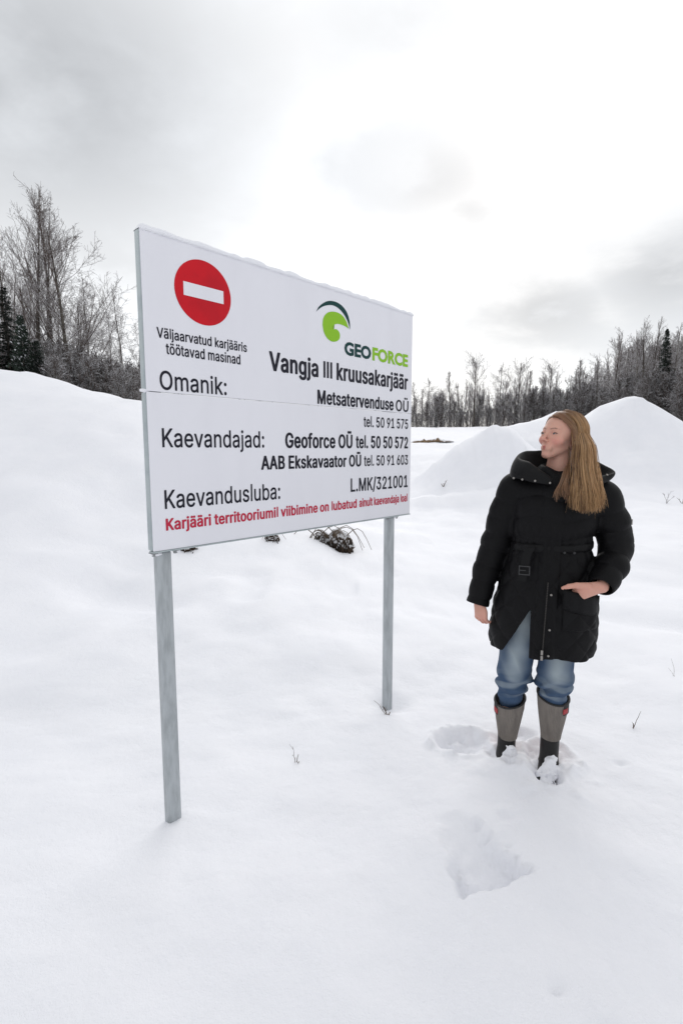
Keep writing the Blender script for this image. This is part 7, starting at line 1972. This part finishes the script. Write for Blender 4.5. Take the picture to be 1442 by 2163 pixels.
    me, v = sdf_mesh('snow_clump', g, (cx - 0.09, -0.25, -0.12), (cx + 0.09, 0.06, 0.08), 0.0035, SH)
    link('snow_clump', me, SNOW, boot)


# ------------------------------------------------------------------ hair
def build_hair(root):
    rs = np.random.RandomState(4)

    def capf(P):
        Q = to_head(P)
        d = ell(Q, (0, -18, 35), (78, 97, 80))
        d = smax(d, 0.75 * Q[:, 1] - 0.66 * Q[:, 2] - 2 + 3 * vnoise(P[:, 0] * 200, P[:, 1] * 200, P[:, 2] * 200, 5), 3)
        d = smin(d, ell(Q, (0, -72, -40), (66, 42, 80)), 20)
        d = smax(d, Q[:, 1] - 64, 4)
        return d * HSC - 0.001 * vnoise(P[:, 0] * 90, P[:, 1] * 90, P[:, 2] * 20, 71)
    me, v = sdf_mesh('hair', capf, (-0.10, -0.14, 1.40), (0.19, 0.18, 1.71), 0.0035, SH)
    Q = to_head(v)
    streak = vnoise(Q[:, 0] * 0.25, Q[:, 1] * 0.05, Q[:, 2] * 0.05, 73)[:, None]
    c = np.array([0.150, 0.066, 0.030]) * (1 + 0.30 * streak)
    paint(me, c)
    M_HAIR = painted('hair', 0.36, 0.55)
    hair = link('hair', me, M_HAIR, root)
    T = from_head
    part_f = T(3, 70, 66)      # front of the parting
    # guides from the parting to the tips, t = 0 at the face, 1 at the back of the head
    Gd = {
        0.0: [T(1, 66, 74), T(34, 44, 80), T(62, 22, 56), T(78, 10, 14), (0.094, -0.096, 1.520), (0.096, -0.104, 1.460), (0.100, -0.138, 1.400), (0.098, -0.172, 1.330), (0.104, -0.186, 1.240)],
        0.33: [T(1, 40, 96), T(40, 22, 92), T(72, 6, 58), T(84, 0, 14), (0.108, -0.092, 1.520), (0.112, -0.102, 1.460), (0.116, -0.140, 1.390), (0.118, -0.180, 1.320), (0.122, -0.196, 1.232)],
        0.66: [T(1, 5, 114), T(42, -12, 104), T(78, -28, 58), T(86, -34, 12), (0.138, -0.068, 1.520), (0.146, -0.080, 1.460), (0.152, -0.120, 1.390), (0.158, -0.165, 1.320), (0.168, -0.186, 1.228)],
        1.0: [T(0, -40, 114), T(36, -66, 100), T(62, -84, 56), T(66, -90, 10), (0.158, -0.022, 1.520), (0.167, -0.040, 1.460), (0.180, -0.085, 1.385), (0.194, -0.135, 1.310), (0.206, -0.155, 1.236)],
    }
    keys = sorted(Gd)
    arr = np.array([[np.array(p) for p in Gd[k]] for k in keys])

    def guide(t):
        t = min(max(t, 0), 1) * (len(keys) - 1)
        # keys are even enough to interpolate by index
        i = min(int(t), len(keys) - 2); f = t - i
        f = f * f * (3 - 2 * f) * 0.3 + f * 0.7
        return arr[i] * (1 - f) + arr[i + 1] * f

    paths, cols = [], []
    # inner blanket of broad locks, then finer ones on top
    for layer, (N, r0, depth, jit) in enumerate(((150, 0.0068, 0.012, 0.004), (480, 0.0026, 0.002, 0.006), (520, 0.0011, -0.003, 0.010), (45, 0.0007, -0.006, 0.017))):
        for k in range(N):
            t = (k + rs.rand()) / N
            g = guide(t).copy()
            clump = math.floor(t * 19 + 0.9 * math.sin(t * 40) + (rs.rand() - 0.5) * 0.7) + 40 * (layer == 2)
            cr = np.random.RandomState(int(clump) + 100)
            cj = cr.randn(3) * np.array([0.007, 0.008, 0.004])
            cph = cr.rand() * 6.28; cam_ = 0.004 + 0.007 * cr.rand()
            nodes = catmull(g, 4)
            m = len(nodes)
            s = np.linspace(0, 1, m)
            lenf = 1 - 0.06 * rs.rand() ** 2 - (0.06 * cr.rand() ** 2)
            keep = s <= lenf + 1e-6
            nodes, s = nodes[keep], s[keep]
            j = rs.randn(3) * jit * np.array([1.0, 0.6, 0.4])
            outw = nodes - np.array([0.045, 0.03, 0]); outw[:, 2] = 0
            outw /= np.linalg.norm(outw, axis=1)[:, None] + 1e-9
            wave = cam_ * np.sin(s * (11 + 5 * math.sin(cph)) + cph + rs.rand() * 0.9)[:, None] * np.array([1.0, 0.5, 0]) * (s ** 1.4)[:, None]
            w = (0.12 + s ** 1.1)[:, None]
            pts = nodes + (j + cj) * w - outw * depth + wave
            pts[:, 2] += rs.randn() * 0.004 * s
            rad = r0 * (0.65 + 0.5 * np.sin(np.pi * np.clip(s * 1.02, 0, 1)) ** 0.6) * (1 - 0.75 * sstep(0.86, 1.0, s / s[-1]))
            paths.append((pts + np.asarray(SH), rad))
            base = np.array([0.40, 0.235, 0.110]) if cr.rand() > 0.42 else np.array([0.175, 0.090, 0.038])
            if layer == 0: base = np.array([0.120, 0.062, 0.028])  # inner locks coloured darker, shade between the locks painted in
            base = base * (0.70 + 0.55 * rs.rand()) * (1.0 + 0.25 * (t - 0.4))
            root_c = np.array([0.165, 0.080, 0.032])
            edge = np.clip((0.10 - t) / 0.10, 0, 1) * 0.5
            f = sstep(0.05, 0.30, s)[:, None] * (1 - edge)
            cols.append(np.repeat(root_c * (1 - f) + base * f, 5, axis=0))
    # short sweep along the hairline, from the parting into the curtain
    hl = np.array([np.array(q) for q in [T(2, 71, 76), T(24, 66, 74), T(42, 56, 62), T(64, 40, 42), T(78, 20, 14), (0.094, -0.098, 1.500), (0.096, -0.104, 1.440)]])
    h0 = np.array([np.array(q) for q in [T(1, 50, 92), T(26, 48, 88), T(48, 34, 74), T(72, 18, 46), T(83, 2, 14), (0.104, -0.092, 1.500), (0.106, -0.100, 1.440)]])
    for k in range(330):
        t = rs.rand()
        nodes = catmull(hl * (1 - t) + h0 * t, 4)
        s = np.linspace(0, 1, len(nodes))
        ctr = np.array(T(0, -18, 35))
        outw = nodes - ctr
        outw /= np.linalg.norm(outw, axis=1)[:, None]
        pts = nodes + outw * (0.0045 + 0.002 * rs.rand()) + rs.randn(3) * 0.0020 * (0.3 + s[:, None]) + 0.0012 * np.sin(s * 9 + k)[:, None]
        paths.append((pts + np.asarray(SH), 0.0017 * (1 - 0.6 * s ** 4)))
        a = np.array([0.170, 0.075, 0.034]) * (0.75 + 0.5 * rs.rand())
        b = np.array([0.27, 0.160, 0.080]) * (0.65 + 0.6 * rs.rand())
        f = np.clip(sstep(0.1, 0.8, s) * (0.35 + 0.65 * t) + 0.5 * sstep(0.3, 1.0, np.full(len(s), t)) * (rs.rand() > 0.4), 0, 1)[:, None]
        cols.append(np.repeat(a * (1 - f) + b * f, 5, axis=0))
    # the lock that has slipped to the front of the throat
    for k in range(75):
        t = rs.rand()
        a = np.array([T(58, 10, -40), (0.070, -0.060, 1.455), (0.052 + 0.02 * t, -0.110, 1.41), (0.035 + 0.03 * t, -0.168, 1.365), (0.022 + 0.042 * t, -0.182, 1.325), (0.012 + 0.060 * t, -0.182, 1.285 - 0.012 * math.sin(t * 9))])
        nodes = catmull(a, 5)
        s = np.linspace(0, 1, len(nodes))
        pts = nodes + rs.randn(3) * 0.005 * s[:, None] + 0.005 * np.sin(s * 12 + t * 5)[:, None] * np.array([1, 0.3, 0]) * s[:, None]
        lenf = 1 - 0.2 * rs.rand()
        keep = s <= lenf
        pts, s2 = pts[keep], s[keep]
        paths.append((pts + np.asarray(SH), 0.0020 * (1 - 0.7 * s2 ** 3)))
        base = np.array([0.165, 0.085, 0.042]) * (0.7 + 0.6 * rs.rand())
        cols.append(np.repeat(np.tile(base, (len(pts), 1)), 5, axis=0))
    # her right side, seen only as a rim over the brow and behind the face
    for k in range(170):
        t = rs.rand()
        a = np.array([T(-1, 66 - 100 * t, 70 + 44 * math.sin(t * 2.2)), T(-36, 50 - 110 * t, 76 + 26 * t), T(-64, 34 - 110 * t, 48), T(-76, 20 - 100 * t, 10), T(-70, 0 - 70 * t, -50), T(-50, -30 - 50 * t, -110)])
        nodes = catmull(a, 4)
        s = np.linspace(0, 1, len(nodes))
        pts = nodes + rs.randn(3) * 0.003 * s[:, None]
        paths.append((pts + np.asarray(SH), 0.0026 * (1 - 0.6 * s ** 3)))
        base = np.array([0.17, 0.088, 0.038]) * (0.8 + 0.4 * rs.rand())
        cols.append(np.repeat(np.tile(base, (len(pts), 1)), 5, axis=0))
    tv, tf = tubes(paths, 5, False)
    me = np_mesh('strands', tv, tf)
    paint(me, np.concatenate(cols))
    st = link('strands', me, M_HAIR, hair)
    tag(st, kind='stuff')


def build_person():
    root = empty('person', P_LOC, P_RZ)
    tag(root, 'woman with long blond hair in black quilted coat, jeans and rubber boots, facing the board', 'person')
    build_body(root)
    build_coat(root)
    build_legs(root)
    build_hair(root)
    return root


build_person()


# ------------------------------------------------------------------ small things in the snow
M_STEM = bark_material('dry_stems', (0.16, 0.12, 0.085), (0.07, 0.05, 0.035), 0.45, 0.4, 0.9)
M_ROOT = bark_material('dark_roots', (0.070, 0.048, 0.034), (0.018, 0.013, 0.010), 0.75, 0.45, 0.8)
M_GRAVEL = bark_material('frozen_gravel', (0.24, 0.165, 0.105), (0.12, 0.08, 0.05), 0.85, 0.75, 1.0)


def twig(name, label, x, y, stems, seed, group=None, mt=None, cat='plant'):
    rs = random.Random(seed)
    z = gz(x, y)
    root = empty(name, (x, y, z))
    tag(root, label, cat, group)
    for h, lx, ly, r, br in stems:
        p = (rs.uniform(-0.004, 0.004), rs.uniform(-0.004, 0.004), -0.03)
        pts = [p]
        n = 7
        for i in range(1, n + 1):
            f = i / n
            pts.append((p[0] + lx * f ** 1.4 + rs.uniform(-1, 1) * 0.03 * h, p[1] + ly * f ** 1.4 + rs.uniform(-1, 1) * 0.03 * h, -0.03 + (h + 0.03) * (f - 0.18 * f * f * (abs(lx) + abs(ly)) / max(h, 0.01))))
        paths = [(np.array(pts), np.linspace(r, r * 0.4, n + 1))]
        for _ in range(br):
            k = rs.randint(2, n - 1)
            q = pts[k]
            d = (rs.uniform(-1, 1), rs.uniform(-1, 1), rs.uniform(0.4, 1.2))
            L = h * rs.uniform(0.10, 0.26)
            paths.append((np.array([q, tuple(q[j] + d[j] * L * 0.5 for j in range(3)), tuple(q[j] + d[j] * L for j in range(3))]), np.array([r * 0.5, r * 0.45, r * 0.3])))
        v, f = tubes(paths, 5)
        link('stem', np_mesh('stem', v, f), mt or M_STEM, root)
    return root


twig('dry_stalk', 'thin dry stalk with a few buds standing alone between the two posts', -0.222, 2.366, [(0.085, -0.012, 0.0, 0.0016, 5), (0.045, 0.010, 0.004, 0.0028, 5), (0.02, 0.012, -0.01, 0.004, 3)], 1)
twig('dry_stalk', 'short leaning stalk in the snow right of the person', 1.606, 2.705, [(0.105, 0.040, 0.0, 0.0022, 2), (0.03, 0.0, 0.0, 0.004, 3)], 2)
twig('dry_stalk', 'arched dry twig beside the foot of the right post', 0.262, 2.80, [(0.10, -0.075, 0.01, 0.0020, 3), (0.06, -0.03, 0.0, 0.0045, 5), (0.03, 0.015, -0.01, 0.005, 3)], 3)
twig('dry_stalk', 'fine curved grass blade near the right edge of the photo', 2.215, 3.295, [(0.13, -0.03, 0.0, 0.0011, 0), (0.07, -0.05, 0.0, 0.0010, 0)], 4)
twig('dry_stalk', 'small twig poking out at the foot of the near snow heap', 2.97, 15.1, [(0.22, 0.10, 0.0, 0.012, 4), (0.10, -0.08, 0.0, 0.014, 3)], 5)
twig('dry_stalk', 'pale frosted weeds at the foot of the big snow heap', 8.75, 13.9, [(0.36, 0.10, 0.0, 0.005, 8), (0.30, -0.12, 0.0, 0.005, 7), (0.22, 0.22, 0.0, 0.005, 7)], 6, mt=M_BRUSH)
twig('dry_stalk', 'dark weeds at the right edge below the big snow heap', 9.10, 13.8, [(0.24, 0.08, 0.0, 0.007, 8), (0.18, -0.15, 0.0, 0.007, 7), (0.14, 0.2, 0.0, 0.007, 6)], 7)


def clump(name, label, x, y, w, d, h, n, seed, arcs, cat='roots', stick=0.0):
    """torn bank edge: dark earth, hanging roots and arching twigs with snow caught in them"""
    rs = random.Random(seed)
    z = gz(x, y)
    root = empty(name, (x, y, z))
    tag(root, label, cat)
    V, F = [], []
    bm = bmesh.new()
    bmesh.ops.create_icosphere(bm, subdivisions=4, radius=1.0)
    co = np.array([v.co[:] for v in bm.verts])
    nz = vnoise(co[:, 0] * 3, co[:, 1] * 3, co[:, 2] * 3, seed) * 0.35 + vnoise(co[:, 0] * 8, co[:, 1] * 8, co[:, 2] * 8, seed + 1) * 0.25
    co = co * (1 + nz[:, None]) * np.array([w * 0.5, d * 0.5, h * 0.5]) + np.array([0, 0, stick])
    for v, c in zip(bm.verts, co):
        v.co = Vector(c)
    bm_obj('earth', bm, M_ROOT, root, True)
    paths = []
    for k in range(n):
        px = rs.uniform(-w / 2, w / 2)
        py = -d * 0.45 + rs.uniform(-0.03, 0.03)
        p = (px, py, stick + rs.uniform(-0.3, 0.5) * h)
        pts = [p]
        dx, dz = rs.uniform(-0.25, 0.25), -1
        L = h * rs.uniform(0.25, 0.7)
        for i in range(4):
            p = (p[0] + dx * L / 4 + rs.uniform(-0.012, 0.012), p[1] - rs.uniform(0, 0.02), p[2] + dz * L / 4)
            pts.append(p)
        r = rs.uniform(0.004, 0.012) * (h / 0.3) ** 0.5
        paths.append((np.array(pts), np.linspace(r, r * 0.5, 5)))
    v, f = tubes(paths, 5)
    tag(link('hanging_roots', np_mesh('hanging_roots', v, f), M_ROOT, root), kind='stuff')
    for k in range(arcs):
        px = rs.uniform(-w / 2, w / 2)
        L = h * rs.uniform(0.7, 1.5); sgn = rs.choice((-1, 1, 1))
        pts = []
        for i in range(7):
            f = i / 6
            pts.append((px + sgn * L * 0.8 * f, -d * 0.3 - 0.1 * L * f, stick + h * 0.25 + L * 0.55 * math.sin(f * math.pi * rs.uniform(0.85, 0.95)) - 0.35 * L * f))
        v, f = tubes([(np.array(pts), np.linspace(0.006, 0.0025, 7) * (h / 0.3) ** 0.5)], 5)
        link('twig', np_mesh('twig', v, f), M_STEM, root)
    return root


clump('root_clump', 'dark torn bank edge with hanging roots and snowy twigs left of the right post', -0.12, 6.90, 0.50, 0.36, 0.42, 60, 3, 12, stick=-0.01)
clump('root_clump', 'small dark tuft of roots under the middle of the board', -0.87, 6.42, 0.17, 0.14, 0.14, 12, 5, 3)
clump('root_clump', 'dark snowy twig tuft just right of the top of the left post', -1.75, 5.78, 0.22, 0.16, 0.12, 12, 7, 4)


def gravel_edge():
    n, m = 60, 7
    x0, x1, y = 4.0, 6.7, 31.6
    V = []
    for i in range(n):
        x = x0 + (x1 - x0) * i / (n - 1)
        f = math.sin(math.pi * i / (n - 1)) ** 0.6
        hh = (0.20 + 0.10 * float(noise2(np.array([x * 4]), np.array([0.5]), 3)[0])) * f
        yy = y + 0.25 * math.sin(x * 1.7)
        for k in range(m):
            a = math.pi * k / (m - 1)
            zz = gz(x, yy) - 0.02 + math.sin(a) * hh * (1 + 0.4 * float(noise2(np.array([x * 9]), np.array([k * 1.3]), 7)[0]))
            V.append((x - 5.5, yy - 31.6 - math.cos(a) * 0.30, zz - 1.9))
    F = [(i * m + k, (i + 1) * m + k, (i + 1) * m + k + 1, i * m + k + 1) for i in range(n - 1) for k in range(m - 1)]
    o = link('gravel_ridge', np_mesh('gravel_ridge', V, np.array(F)), M_GRAVEL)
    o.location = (5.5, 31.6, 1.9)
    tag(o, 'low bare reddish gravel ridge breaking the snow beside the right edge of the sign', 'gravel')


gravel_edge()
